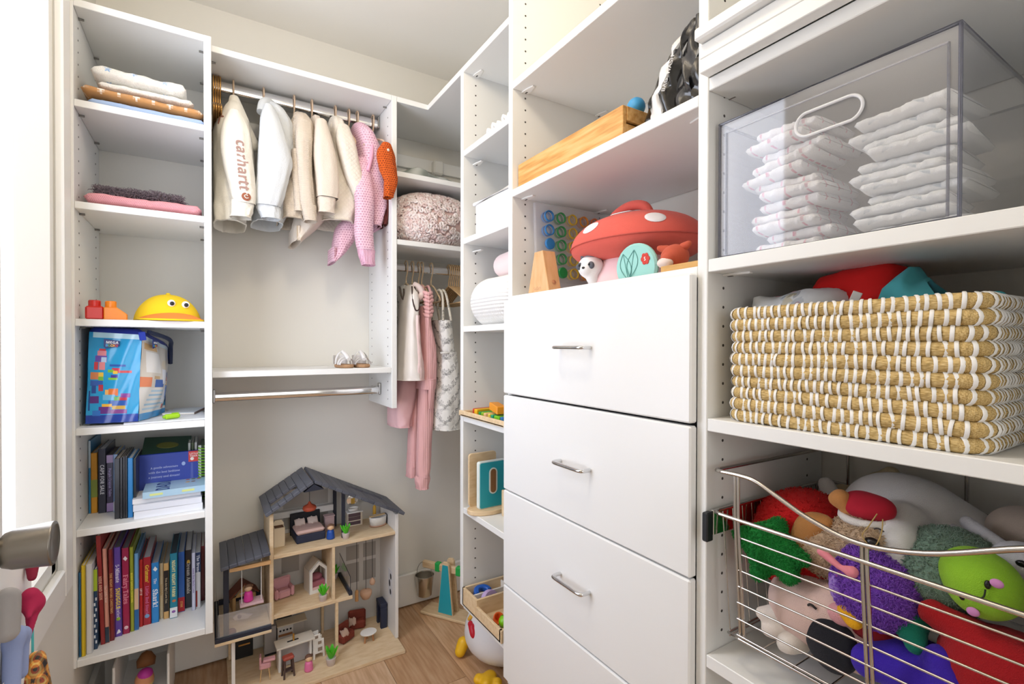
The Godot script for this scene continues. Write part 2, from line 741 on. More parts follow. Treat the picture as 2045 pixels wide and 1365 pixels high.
	# baseboards with the dark gap above the floor
	struct("baseboard_back", B.new().box(V(0.38, 0.073, ZW + 0.008), V(1.36, 0.134, 0.016), 0.003), trim)
	struct("baseboard_right", B.new().box(V(XR - 0.008, 0.073, -0.4), V(0.016, 0.134, 3.2), 0.003), trim)
	struct("baseboard_left", B.new().box(V(XL + 0.008, 0.073, -0.4), V(0.016, 0.134, 3.2), 0.003), trim)
	var lamp := thing("ceiling_lamp", "round white ceiling lamp above the middle of the closet", "lamp", V(0.22, CEIL, -0.75))
	part(lamp, "rim", B.new().lathe([Vector2(0.0, 0.0), Vector2(0.06, 0.0), Vector2(0.06, -0.02), Vector2(0.015, -0.025), Vector2(0.015, -0.06)], 28), mt("f2f2f0", 0.4))
	part(lamp, "shade", B.new().ball(V(0, -0.17, 0), V(0.11, 0.11, 0.11), 28, 16), mt("fff6e6", 0.5, {"glow": 2.0}))

const WHITE := "f1f1ee"

func pegs(parent: Node, x: float, side: float, zs: Array, y0: float, y1: float, axis_x := true) -> void:
	# rows of drilled holes: shallow dark sockets in the panel's face
	var b := B.new()
	var y := y0
	while y < y1:
		for z in zs:
			var p := V(x, y, z) if axis_x else V(z, y, x)
			b.xf = Transform3D(Basis(Vector3.BACK if axis_x else Vector3.RIGHT, PI / 2), p)
			b.lathe([Vector2(0.0, -0.0004 * 1.0), Vector2(0.0024, -0.0004), Vector2(0.0026, 0.0), Vector2(0.0024, 0.0004), Vector2(0.0, 0.0004)], 8)
		y += 0.032
	b.xf = Transform3D()
	meta(part(parent, "peg_hole", b, mt("4a4642", 0.9)), "", "", "", "stuff")

func pins(parent: Node, xs: Array, y: float, zs: Array, along_x := true) -> void:
	for x in xs:
		for z in zs:
			var b := B.new()
			var d: Vector3 = (Vector3.RIGHT if along_x else Vector3.BACK) * x[1] * 0.012
			b.tube([x[0] if along_x else V(z, 0, x[0].z), (x[0] if along_x else V(z, 0, x[0].z)) + d], 0.0028, 8)
			var o := part(parent, "shelf_pin", b, mt("8d8a84", 0.4, {"metal": 0.7}))
			o.position = V(0, y - 0.003, z) if along_x else V(0, y - 0.003, 0)

func bookcase() -> void:
	var m := mt(WHITE, 0.42)
	var t := thing("bookcase", "tall narrow white bookcase with six open shelves beside the window", "bookcase", V(-0.1525, 0.2743, -1.6686))
	var h := 2.006 - 0.2743
	var d := 0.343
	for s in [-1.0, 1.0]:
		part(t, "side_panel", B.new().box(V(s * 0.1513, h / 2, -d / 2), V(0.019, h, d)), m)
	part(t, "top_panel", B.new().box(V(0, h - 0.0095, -d / 2 - 0.0005), V(0.2834, 0.019, d - 0.001)), m)
	for y in [1.749, 1.486, 1.182, 0.897, 0.633, 0.293]:
		part(t, "shelf", B.new().box(V(0, y - 0.2743 - 0.0093, -d / 2 - 0.001), V(0.2832, 0.0186, d - 0.002)), m)
		if y > 0.5:
			pins(t, [[V(-0.1418, 0, 0), 1.0], [V(0.1418, 0, 0), -1.0]], y - 0.2743 - 0.0186, [-0.06, -0.27])
	pins(t, [[V(-0.1418, 0, 0), 1.0], [V(0.1418, 0, 0), -1.0]], h - 0.019, [-0.06, -0.27])
	pegs(t, -0.1416, 1.0, [-0.055, -0.285], 0.05, h - 0.03)
	part(t, "hanging_rail", B.new().box(V(0, 1.545, -d + 0.008), V(0.283, 0.05, 0.014)), m)
	part(t, "hanging_bracket", B.new().box(V(0.115, 1.56, -d + 0.03), V(0.045, 0.06, 0.035), 0.006), mt("e9e9e4", 0.4))

func rod(parent: Node, x0: float, x1: float, y: float, z: float, hw := 0.0075, hh := 0.015) -> void:
	var R := []
	for x in [x0, x1]:
		var row := PackedVector3Array()
		for k in 20:
			var a := TAU * k / 20
			row.append(V(x, y + signf(sin(a)) * pow(absf(sin(a)), 0.8) * hh, z + cos(a) * hw))
		R.append(row)
	part(parent, "hanging_rod", B.new().grid(R), mt("e8e8e8", 0.08, {"metal": 1.0}))
	for e in [[x0, 1.0], [x1, -1.0]]:
		part(parent, "rod_socket", B.new().box(V(e[0] + e[1] * 0.004, y + 0.004, z), V(0.008, 0.046, 0.024), 0.003), mt("b9b8b4", 0.25, {"metal": 0.9}))

func middle_unit() -> void:
	var m := mt(WHITE, 0.42)
	var t := thing("hanging_unit", "white hanging unit with two chrome rods and one shelf between bookcase and corner", "wardrobe unit", V(0.0083, 0.888, -1.715))
	var w := 0.5563 - 0.0083
	var d := 0.296
	part(t, "top_panel", B.new().box(V(w / 2, 1.118 - 0.0095, -d / 2), V(w - 0.001, 0.019, d)), m)
	part(t, "shelf", B.new().box(V(w / 2, 0.1465 - 0.0093, -d / 2 - 0.001), V(w - 0.001, 0.0186, d - 0.002)), m)
	part(t, "side_panel", B.new().box(V(w + 0.0095, 1.118 / 2, -d / 2), V(0.019, 1.118, d)), m)
	pegs(t, w - 0.0001, 1.0, [-0.045, -0.25], 0.03, 1.08)
	rod(t, 0.001, w - 0.001, 1.956 - 0.888, -0.148, 0.0075, 0.017)
	rod(t, 0.001, w - 0.001, 0.945 - 0.888, -0.135)
	part(t, "hanging_rail", B.new().box(V(w / 2, 1.0, -d + 0.007), V(w, 0.05, 0.014)), m)
	pins(t, [[V(w, 0, 0), -1.0], [V(0, 0, 0), 1.0]], 1.118 - 0.019, [-0.06])
	# corner unit: shelves between the panel and the right wall, top board shaped like an L
	var c := thing("corner_unit", "white corner shelf unit with a rod under its lowest shelf", "shelf unit", V(0.5753, 1.4, -1.715))
	var wc := XR - 0.5753
	var L := [Vector2(0.0005, 0), Vector2(0.1179, 0), Vector2(0.1179, 0.2765), Vector2(wc, 0.2765), Vector2(wc, -d), Vector2(0.0005, -d)]
	var bl := B.new()
	bl.xf = Transform3D(Basis(Vector3.RIGHT, PI / 2), Vector3.ZERO)
	bl.prism(L, 0.0, 0.019, 0.001)
	part(c, "top_panel", bl, m).position = V(0, 0.606, 0)
	for y in [1.741, 1.496]:
		part(c, "shelf", B.new().box(V(wc / 2, y - 1.4 - 0.0093, -d / 2 - 0.001), V(wc - 0.002, 0.0186, d - 0.002)), m)
	rod(c, 0.001, wc - 0.001, 1.418 - 1.4, -0.148)
	part(c, "hanging_rail", B.new().box(V(wc / 2, 0.49, -d + 0.007), V(wc, 0.05, 0.014)), m)
	part(c, "hanging_bracket", B.new().box(V(0.27, 0.48, -d + 0.03), V(0.045, 0.06, 0.035), 0.006), mt("e9e9e4", 0.4))
	pins(c, [[V(0, 0, 0), 1.0]], 0.606 - 0.019, [-0.06])

const XF := 0.6932
const DT := 0.366

func clip(parent: Node, z: float, s: float, y: float, x: float) -> void:
	# flat shelf clip: a pointed white plate under the shelf with a slot
	var b := B.new()
	b.xf = Transform3D(Basis(Vector3.RIGHT, PI / 2), V(x, y, z))
	b.prism([Vector2(-0.011, 0), Vector2(0.011, 0), Vector2(0.010, s * 0.018), Vector2(0.004, s * 0.045), Vector2(-0.004, s * 0.045), Vector2(-0.010, s * 0.018)], 0.0, 0.0035, 0.0008)
	part(parent, "shelf_clip", b, mt("f4f2ee", 0.3))
	part(parent, "clip_slot", B.new().box(V(x, y - 0.0036, z + s * 0.008), V(0.004, 0.0012, 0.009), 0.0), mt("55524d", 0.8))

func towers() -> void:
	var m := mt(WHITE, 0.42)
	var xm := XF + DT / 2
	# tower A: narrow, short
	var a := thing("narrow_shelf_tower", "narrow white shelf tower at the corner, left of the drawers", "shelf unit", V(XF, 0.274, -1.428))
	var za := 0.0
	part(a, "side_panel", B.new().box(V(DT / 2, 0.866, 0.0), V(DT, 1.732, 0.0195)), m)
	var wa := 1.4182 - 1.1401
	part(a, "top_panel", B.new().box(V(DT / 2, 1.732 - 0.0095, 0.0095 + wa / 2), V(DT, 0.019, wa)), m)
	for y in [1.738, 1.457, 1.176, 0.889, 0.593, 0.288]:
		part(a, "shelf", B.new().box(V(DT / 2, y - 0.274 - 0.0093, 0.0098 + wa / 2), V(DT - 0.004, 0.0186, wa)), m)
	for y in [1.732, 1.464 - 0.0186, 1.183 - 0.0186]:
		clip(a, 0.0098, 1.0, y - 0.019, 0.045)
	pegs(a, 0.0099, 1.0, [0.045, 0.31], 0.05, 1.70, false)
	# tower B: drawers below, open cells above
	var b := thing("drawer_tower", "tall white tower with four drawers below and open cells above", "drawer unit", V(XF, 0.19, -1.1301))
	part(b, "side_panel", B.new().box(V(DT / 2, 1.05, 0.0), V(DT, 2.1, 0.0195)), m)
	part(b, "side_panel", B.new().box(V(DT / 2, 1.05, 0.6075), V(DT, 2.1, 0.0195)), m)
	var wb := 0.588
	for y in [1.822, 1.533, 1.248]:
		part(b, "shelf", B.new().box(V(DT / 2, y - 0.19 - 0.0097, 0.3037), V(DT - 0.002, 0.0194, wb)), m)
	part(b, "bottom_panel", B.new().box(V(DT / 2, 0.03, 0.3037), V(DT - 0.03, 0.019, wb)), m)
	pegs(b, 0.0101, 1.0, [0.042, 0.31], 1.085, 2.09, false)
	for y in [1.822, 1.533]:
		for x in [0.04, 0.3]:
			clip(b, 0.0098, 1.0, y - 0.19 - 0.0195, x)
		clip(b, 0.5977, -1.0, y - 0.19 - 0.0195, 0.04)
	var ys := [1.2352, 0.9815, 0.7260, 0.4700, 0.2135]
	var chrome := mt("d6d6d6", 0.12, {"metal": 1.0})
	for k in 4:
		var hgt: float = ys[k] - ys[k + 1] - (0.005 if k == 0 else 0.003)
		var dr := part(b, "drawer", B.new().box(V(0, 0, 0), V(0.0178, hgt, 0.6035), 0.003), mt("f3f3f1", 0.3))
		dr.position = V(-0.0089, ys[k] - hgt / 2 - 0.19, 0.2975)
		part(dr, "drawer_box", B.new().box(V(0.185, -0.01, 0.0065), V(0.35, hgt - 0.06, 0.55), 0.002), m)
		var hp := smooth([V(-0.009, 0, -0.05), V(-0.026, 0, -0.0495), V(-0.0335, 0, -0.042), V(-0.034, 0, 0.0), V(-0.0335, 0, 0.042), V(-0.026, 0, 0.0495), V(-0.009, 0, 0.05)], 4)
		if k < 4:
			part(dr, "handle", B.new().tube(hp, 0.0042, 10), chrome, "chrome bow handle").position = V(0, 0.0 if k < 3 else -0.03, 0.0026)
	# tower C: bin, basket, wire basket
	var c := thing("open_shelf_tower", "white shelf tower at the right holding bin, woven basket and wire basket", "shelf unit", V(XF, 0.19, -0.5133))
	var wc := 0.458
	part(c, "side_panel", B.new().box(V(DT / 2, 1.05, wc + 0.0095), V(DT, 2.1, 0.019)), m)
	for y in [1.5515, 1.2565, 0.9965, 0.608]:
		part(c, "shelf", B.new().box(V(DT / 2, y - 0.19 - 0.0105, wc / 2), V(DT - 0.002, 0.021, wc - 0.001)), m)
	part(c, "bottom_panel", B.new().box(V(DT / 2, 0.1, wc / 2), V(DT - 0.002, 0.019, wc - 0.001)), m)
	pegs(c, 0.0004, 1.0, [0.042, 0.31], 0.35, 2.09, false)
	pins(c, [[V(0, 0, 0.0), 1.0]], 1.5565 - 0.19 - 0.021, [0.055, 0.3], false)
	pins(c, [[V(0, 0, 0.0), 1.0]], 0.9965 - 0.19 - 0.021, [0.055, 0.3], false)
	clip(c, 0.0, 1.0, 1.2565 - 0.19 - 0.021, 0.05)
	# pull-out board above the bin: rail, fascia in two strips and a slot
	part(c, "upper_rail", B.new().box(V(-0.02, 1.417, wc / 2), V(0.036, 0.02, wc - 0.001), 0.003), m)
	part(c, "upper_board", B.new().box(V(DT / 2 + 0.004, 1.412, wc / 2), V(DT - 0.01, 0.012, wc - 0.001)), m)
	part(c, "fascia", B.new().box(V(-0.012, 1.3945, wc / 2), V(0.022, 0.022, wc - 0.001), 0.001), m)
	part(c, "fascia", B.new().box(V(-0.012, 1.372, wc / 2), V(0.022, 0.022, wc - 0.001), 0.001), m)
# a folded textile: rounded slab lying along x, thickness h, its outline uneven
func slab(b: B, L: float, h: float, d: float, seed_ := 1, soft := 0.5, amp := 0.06) -> B:
	var f := FastNoiseLite.new()
	f.seed = seed_
	f.frequency = 1.2
	var secs := []
	var m := 26
	for k in m + 1:
		var t := float(k) / m
		var e := minf(t, 1.0 - t) * L / (h * 0.34)
		var sh := sqrt(clampf(1.0 - pow(1.0 - minf(e, 1.0), 2.0), 0.0, 1.0))
		var lift: float = f.get_noise_2d(t * 3.0, 5.0) * amp
		secs.append([V((t - 0.5) * L, h * 0.5 * (1.0 + lift), 0.0), maxf(h * 0.5 * sh * (1.0 + lift), 0.0004), maxf(d * 0.5 * (0.94 + 0.06 * sh) + f.get_noise_2d(t * 4.0, 40.0) * 0.006, 0.001)])
	var w := func(t: float, an: float) -> float: return 1.0 + 0.5 * amp * f.get_noise_2d(t * 5.0, an * 0.6)
	return b.loft(secs, 36, w, Vector3.UP, Vector3.BACK, soft)

func book(x: float, w: float, y: float, z: float, h: float, dep: float, c: String, label: String, title := "", tc := "f4efe2", pages := "e9e4d8", lean := 0.0, ts := 0.0) -> Node3D:
	var t := thing("book", label, "book", V(x + w / 2, y, z), V(0, 0, lean), "books on the bookcase")
	var m := mt(c, 0.38, {"coat": 0.3})
	var bt := minf(0.0016, w * 0.2)
	var cv := B.new()
	cv.box(V(0, h / 2, -bt / 2), V(w, h, bt), 0.0006)
	cv.box(V(-w / 2 + bt / 2, h / 2, -dep / 2), V(bt, h, dep), 0.0004)
	cv.box(V(w / 2 - bt / 2, h / 2, -dep / 2), V(bt, h, dep), 0.0004)
	part(t, "cover", cv, m)
	part(t, "pages", B.new().box(V(0, h / 2, -dep / 2 - 0.001), V(w - bt * 2.0, h - 0.005, dep - 0.004), 0.0), mt(pages, 0.85))
	if title:
		var s := ts if ts > 0.0 else minf(w * 0.62, 0.011)
		var b := B.new()
		b.xf = Transform3D(Basis(Vector3.BACK, -PI / 2), V(0, h * 0.52, 0.0002))
		b.text(title, s, 0.0004, 0, "Droid Serif" if title != title.to_upper() else "Droid Sans", true)
		part(t, "title", b, mt(tc, 0.5))
	return t

func band(t: Node3D, called: String, w: float, y0: float, y1: float, c: String) -> void:
	part(t, called, B.new().box(V(0, (y0 + y1) / 2, 0.0002), V(w, y1 - y0, 0.0006), 0.0), mt(c, 0.4))

func bookcase_things() -> void:
	var fl := ["fleece", 0.12, 1.2]
	# --- top cell: three folded textiles
	var y0 := 1.7495
	solo("folded_sheet", "pale blue folded sheet, lowest in the stack on the top bookcase shelf", "sheet", slab(B.new(), 0.264, 0.023, 0.25, 3), mt("a9c0e2", 0.9, {"bump": ["cloth", 0.06, 0.6]}), "", V(-0.139, y0, -1.815))
	paint_tex("plus_print", 128, 128, func(x, y):
		var c := col("c58f58")
		var q := Vector2(x * 2.0, y * 2.0)
		var par := int(floor(q.x)) + int(floor(q.y))
		q = (q - q.floor()) - Vector2(0.5, 0.5)
		var on := (absf(q.x) < 0.06 and absf(q.y) < 0.2) or (absf(q.y) < 0.06 and absf(q.x) < 0.2) if par % 2 == 0 else (absf(q.x) < 0.09 and absf(q.y) < 0.12)
		return col("f2e6d6") if on else c)
	solo("folded_blanket", "tan folded blanket with small white crosses, middle of the top stack", "blanket", slab(B.new(), 0.272, 0.03, 0.26, 8, 0.7), mt("ffffff", 0.9, {"map": ["plus_print", 0.075], "bump": ["cloth", 0.05, 0.6]}), "", V(-0.148, y0 + 0.0225, -1.812), V(0, 0, -1.0))
	paint_tex("star_print", 256, 256, func(x, y):
		var c := col("f0ede4")
		for k in [[0.22, 0.3, 0.0], [0.68, 0.22, 0.5], [0.45, 0.75, 0.2], [0.9, 0.72, 0.8]]:
			var dx := fposmod(x - k[0] + 0.5, 1.0) - 0.5
			var dy := fposmod(y - k[1] + 0.5, 1.0) - 0.5
			var a := fposmod(atan2(dy, dx) + k[2], TAU / 5.0) - TAU / 10.0
			var r := sqrt(dx * dx + dy * dy)
			var edge: float = 0.072 * (1.0 - 0.62 * (1.0 - absf(a) / (TAU / 10.0)))
			if r < edge:
				return col("8fb4de")
		return c)
	var sb := thing("star_blanket", "thick white folded blanket printed with blue stars on the top shelf", "blanket", V(-0.155, y0 + 0.052, -1.815))
	var sm := mt("ffffff", 0.95, {"map": ["star_print", 0.125], "bump": fl, "rim": 0.3})
	part(sb, "lower_fold", slab(B.new(), 0.215, 0.024, 0.24, 21, 0.6), sm).position = V(0.012, 0, 0)
	part(sb, "upper_fold", slab(B.new(), 0.212, 0.05, 0.25, 12, 0.75, 0.12), sm).position = V(-0.004, 0.018, 0.004)
	# --- second cell
	var y1 := 1.4865
	paint_tex("pink_weave", 64, 64, func(x, y):
		var a := fposmod(x * 8.0 + floor(y * 8.0) * 0.5, 1.0)
		return col("eab0b4") if a < 0.55 else col("cf7f88"))
	solo("pink_blanket", "pink woven folded blanket on the second bookcase shelf", "blanket", slab(B.new(), 0.262, 0.036, 0.24, 5, 0.6, 0.1), mt("ffffff", 0.95, {"map": ["pink_weave", 0.03], "bump": ["cloth", 0.04, 0.8]}), "", V(-0.148, y1, -1.80))
	var gt := thing("grey_throw", "dark grey fluffy throw folded on the pink woven blanket", "throw", V(-0.165, y1 + 0.036, -1.84))
	var gb := slab(B.new(), 0.205, 0.03, 0.2, 15, 0.7, 0.16)
	part(gt, "body", gb, mt("5a5055", 1.0, {"bump": fl}))
	fur(gt, gb, 2600, 0.011, 0.0011, mt("75696f", 1.0, {"rim": 0.5}), 3)
	# --- third cell: two big blocks and a cap
	var y2 := 1.1825
	var rb := thing("toy_block", "red toy building block with one round stud", "toy block", V(-0.2625, y2, -1.722), V(0, 8, 0), "big toy blocks")
	part(rb, "body", B.new().box(V(0, 0.018, 0), V(0.039, 0.036, 0.039), 0.004), mt("cf2318", 0.3, {"coat": 0.3}))
	part(rb, "stud", B.new().lathe([Vector2(0.0135, 0.034), Vector2(0.0135, 0.050), Vector2(0.012, 0.0525), Vector2(0.0, 0.053)], 20), mt("cf2318", 0.3, {"coat": 0.3}))
	var ob := thing("toy_block", "orange toy building block with a sloped side", "toy block", V(-0.218, y2, -1.72), V(0, 4, 0), "big toy blocks")
	var om := mt("f28a17", 0.3, {"coat": 0.3})
	part(ob, "body", B.new().prism([Vector2(-0.024, 0), Vector2(0.026, 0), Vector2(0.026, 0.016), Vector2(0.004, 0.034), Vector2(-0.024, 0.034)], -0.0195, 0.0195, 0.002), om)
	part(ob, "stud", B.new().at(V(-0.010, 0, 0)).lathe([Vector2(0.0125, 0.033), Vector2(0.0125, 0.049), Vector2(0.011, 0.0515), Vector2(0.0, 0.052)], 20), om)
	var dk := thing("duck_cap", "yellow child's cap with googly eyes and an orange bill", "cap", V(-0.103, y2, -1.785), V(0, 14, 0))
	var ym := mt("f2cf1d", 0.9, {"bump": ["cloth", 0.05, 0.5]})
	var prof := []
	for k in 13:
		var a := PI / 2 * k / 12.0
		prof.append(Vector2(cos(a) * (0.083 - 0.006 * sin(a * 2.0)), 0.004 + 0.078 * pow(sin(a), 0.9)))
	part(dk, "crown", B.new().lathe(prof, 32, 1.0, 1.04), ym)
	part(dk, "button", B.new().ball(V(0, 0.083, 0), V(0.006, 0.004, 0.006), 10, 6), ym)
	var rows := []
	for r in 6:
		var row := PackedVector3Array()
		for k in 21:
			var a := deg_to_rad(lerpf(18.0, 162.0, k / 20.0))
			var e := sin(PI * k / 20.0)
			var rad := 0.080 + r / 5.0 * 0.048 * e
			row.append(V(cos(a) * rad, 0.020 - 0.020 * (r / 5.0) * e - 0.012 * (1.0 - e) * 1.0 + 0.004 * e, sin(a) * rad * 1.04))
		rows.append(row)
	var rows2 := []
	for r in 6:
		var row := PackedVector3Array()
		for p in rows[r]:
			row.append(p - V(0, 0.004, 0))
		rows2.append(row)
	rows2.reverse()
	part(dk, "bill", B.new().grid(rows + rows2 + [rows[0]], false), mt("ef8f3c", 0.85, {"two": 1}))
	part(dk, "bill_edge", B.new().tube(Array(rows[5]).map(func(p): return p - V(0, 0.002, 0)), 0.003, 6), ym)
	for k in [[-0.006, 0.052, 0.0], [0.030, 0.050, 0.0]]:
		var p := V(k[0], k[1], sqrt(maxf(0.0, 1.0 - pow(k[0] / 0.083, 2.0) - pow(k[1] / 0.092, 2.0))) * 0.086 + 0.002)
		var ey := part(dk, "eye", B.new().ball(p, V(0.010, 0.010, 0.004)), mt("f6f6f4", 0.2))
		part(ey, "pupil", B.new().ball(p + V(0.001, -0.001, 0.003), V(0.006, 0.006, 0.0022)), mt("22262c", 0.15))
	# --- fourth cell: the bag of blocks, papers, green pen
	block_bag()
	var pp := B.new()
	pp.box(V(0, 0.002, 0), V(0.19, 0.004, 0.24), 0.0)
	solo("magazine", "thin white booklet lying under the toy bag", "booklet", pp, mt("dfe2e6", 0.5), "", V(-0.11, 0.8976, -1.80), V(0, 4, 0))
	var mg := thing("picture_book", "flat glossy booklet with brown edge at the back right", "booklet", V(-0.066, 0.9022, -1.86), V(0, -12, 0))
	part(mg, "cover", B.new().box(V(0, 0.006, 0), V(0.085, 0.0015, 0.13), 0.0), mt("c4ccd4", 0.3))
	part(mg, "pages", B.new().box(V(0, 0.003, 0), V(0.083, 0.005, 0.128), 0.0), mt("e9e6df", 0.8))
	part(mg, "spine", B.new().box(V(0.0425, 0.003, 0), V(0.002, 0.0065, 0.13), 0.0), mt("6a5148", 0.5))
	var pen := thing("marker", "lime green toy marker beside the block bag", "marker", V(-0.088, 0.9098, -1.712), V(0, 32, 0))
	part(pen, "barrel", B.new().at(Vector3.ZERO, V(0, 0, 90)).lathe([Vector2(0.0, 0.022), Vector2(0.006, 0.0215), Vector2(0.0075, 0.019), Vector2(0.0075, -0.012), Vector2(0.006, -0.016), Vector2(0.0, -0.016)], 16), mt("a6d81f", 0.35))
	part(pen, "tip", B.new().at(Vector3.ZERO, V(0, 0, 90)).lathe([Vector2(0.0045, 0.02), Vector2(0.004, 0.027), Vector2(0.0, 0.028)], 12), mt("8cc215", 0.35))
	part(pen, "clip", B.new().box(V(0.006, 0.0083, 0), V(0.02, 0.002, 0.005)), mt("98cc18", 0.35))
	books_upper()
	books_lower()
	# --- below the bookcase: a leaning white tray with a toy ice cream
	var cr := thing("toy_tray", "white open toy tray standing on the floor under the bookcase", "toy tray", V(-0.165, 0.0, -1.86))
	var cm := mt("efeeea", 0.5)
	part(cr, "base", B.new().box(V(0, 0.09, 0), V(0.12, 0.01, 0.26)), cm)
	part(cr, "side", B.new().box(V(-0.062, 0.11, 0.0), V(0.006, 0.22, 0.27), 0.002), cm)
	part(cr, "side", B.new().box(V(0.062, 0.11, 0.0), V(0.006, 0.22, 0.27), 0.002), cm)
	part(cr, "back", B.new().box(V(0, 0.11, -0.13), V(0.118, 0.22, 0.006), 0.002), cm)
	part(cr, "slot", B.new().box(V(0.0587, 0.16, 0.06), V(0.0012, 0.03, 0.08), 0.0), mt("55524e", 0.7))
	var ic := thing("toy_ice_cream", "toy ice cream, pink and yellow ball with brown cap", "toy", V(-0.165, 0.0955, -1.80))
	part(ic, "scoop", B.new().ball(V(0, 0.028, 0), V(0.024, 0.028, 0.024)), mt("f0a878", 0.5))
	part(ic, "topping", B.new().ball(V(0.002, 0.044, 0.002), V(0.0195, 0.0165, 0.0195)), mt("d53fb0", 0.45))
	part(ic, "cone", B.new().at(V(0.002, 0.056, -0.018), V(-30, 0, 0)).lathe([Vector2(0.0, 0.042), Vector2(0.012, 0.038), Vector2(0.024, 0.02), Vector2(0.022, 0.0), Vector2(0.0, -0.002)], 18), mt("8b5a33", 0.7))
	part(ic, "stripe", B.new().at(V(0, 0.018, 0)).lathe([Vector2(0.0222, -0.004), Vector2(0.0236, 0.0), Vector2(0.0232, 0.004)], 18), mt("f3c77a", 0.5))

# short bent hairs standing on the surface of b, all one piece of stuff
func fur(parent: Node, b: B, count: int, length: float, r: float, m: Material, seed_: int, called := "pile") -> void:
	var rg := RandomNumberGenerator.new()
	rg.seed = seed_
	var hb := B.new()
	hb.tube([V(0, 0, 0), V(0, length * 0.45, length * 0.15), V(0, length * 0.75, length * 0.5), V(0, length * 0.7, length * 0.85)], [r, r * 0.9, r * 0.6, r * 0.15], 4, false, false)
	var mm := MultiMesh.new()
	mm.transform_format = MultiMesh.TRANSFORM_3D
	mm.mesh = hb.mesh()
	mm.instance_count = count
	for k in count:
		var tr := rg.randi_range(0, b.i.size() / 3 - 1) * 3
		var w1 := rg.randf()
		var w2 := rg.randf() * (1.0 - w1)
		var p: Vector3 = b.v[b.i[tr]].lerp(b.v[b.i[tr + 1]], w1).lerp(b.v[b.i[tr + 2]], w2)
		var nn: Vector3 = b.n[b.i[tr]]
		var bs := Basis(Quaternion(Vector3.UP, nn)) if nn.y > -0.999 else Basis(Vector3.RIGHT, PI)
		bs = bs * Basis(Vector3.UP, rg.randf() * TAU) * Basis(Vector3.RIGHT, rg.randf_range(-0.3, 0.3))
		mm.set_instance_transform(k, Transform3D(bs.scaled(Vector3.ONE * rg.randf_range(0.7, 1.25)), p))
	var o := MultiMeshInstance3D.new()
	o.name = called
	o.multimesh = mm
	o.material_override = m
	parent.add_child(o, true)
	o.set_meta("kind", "stuff")

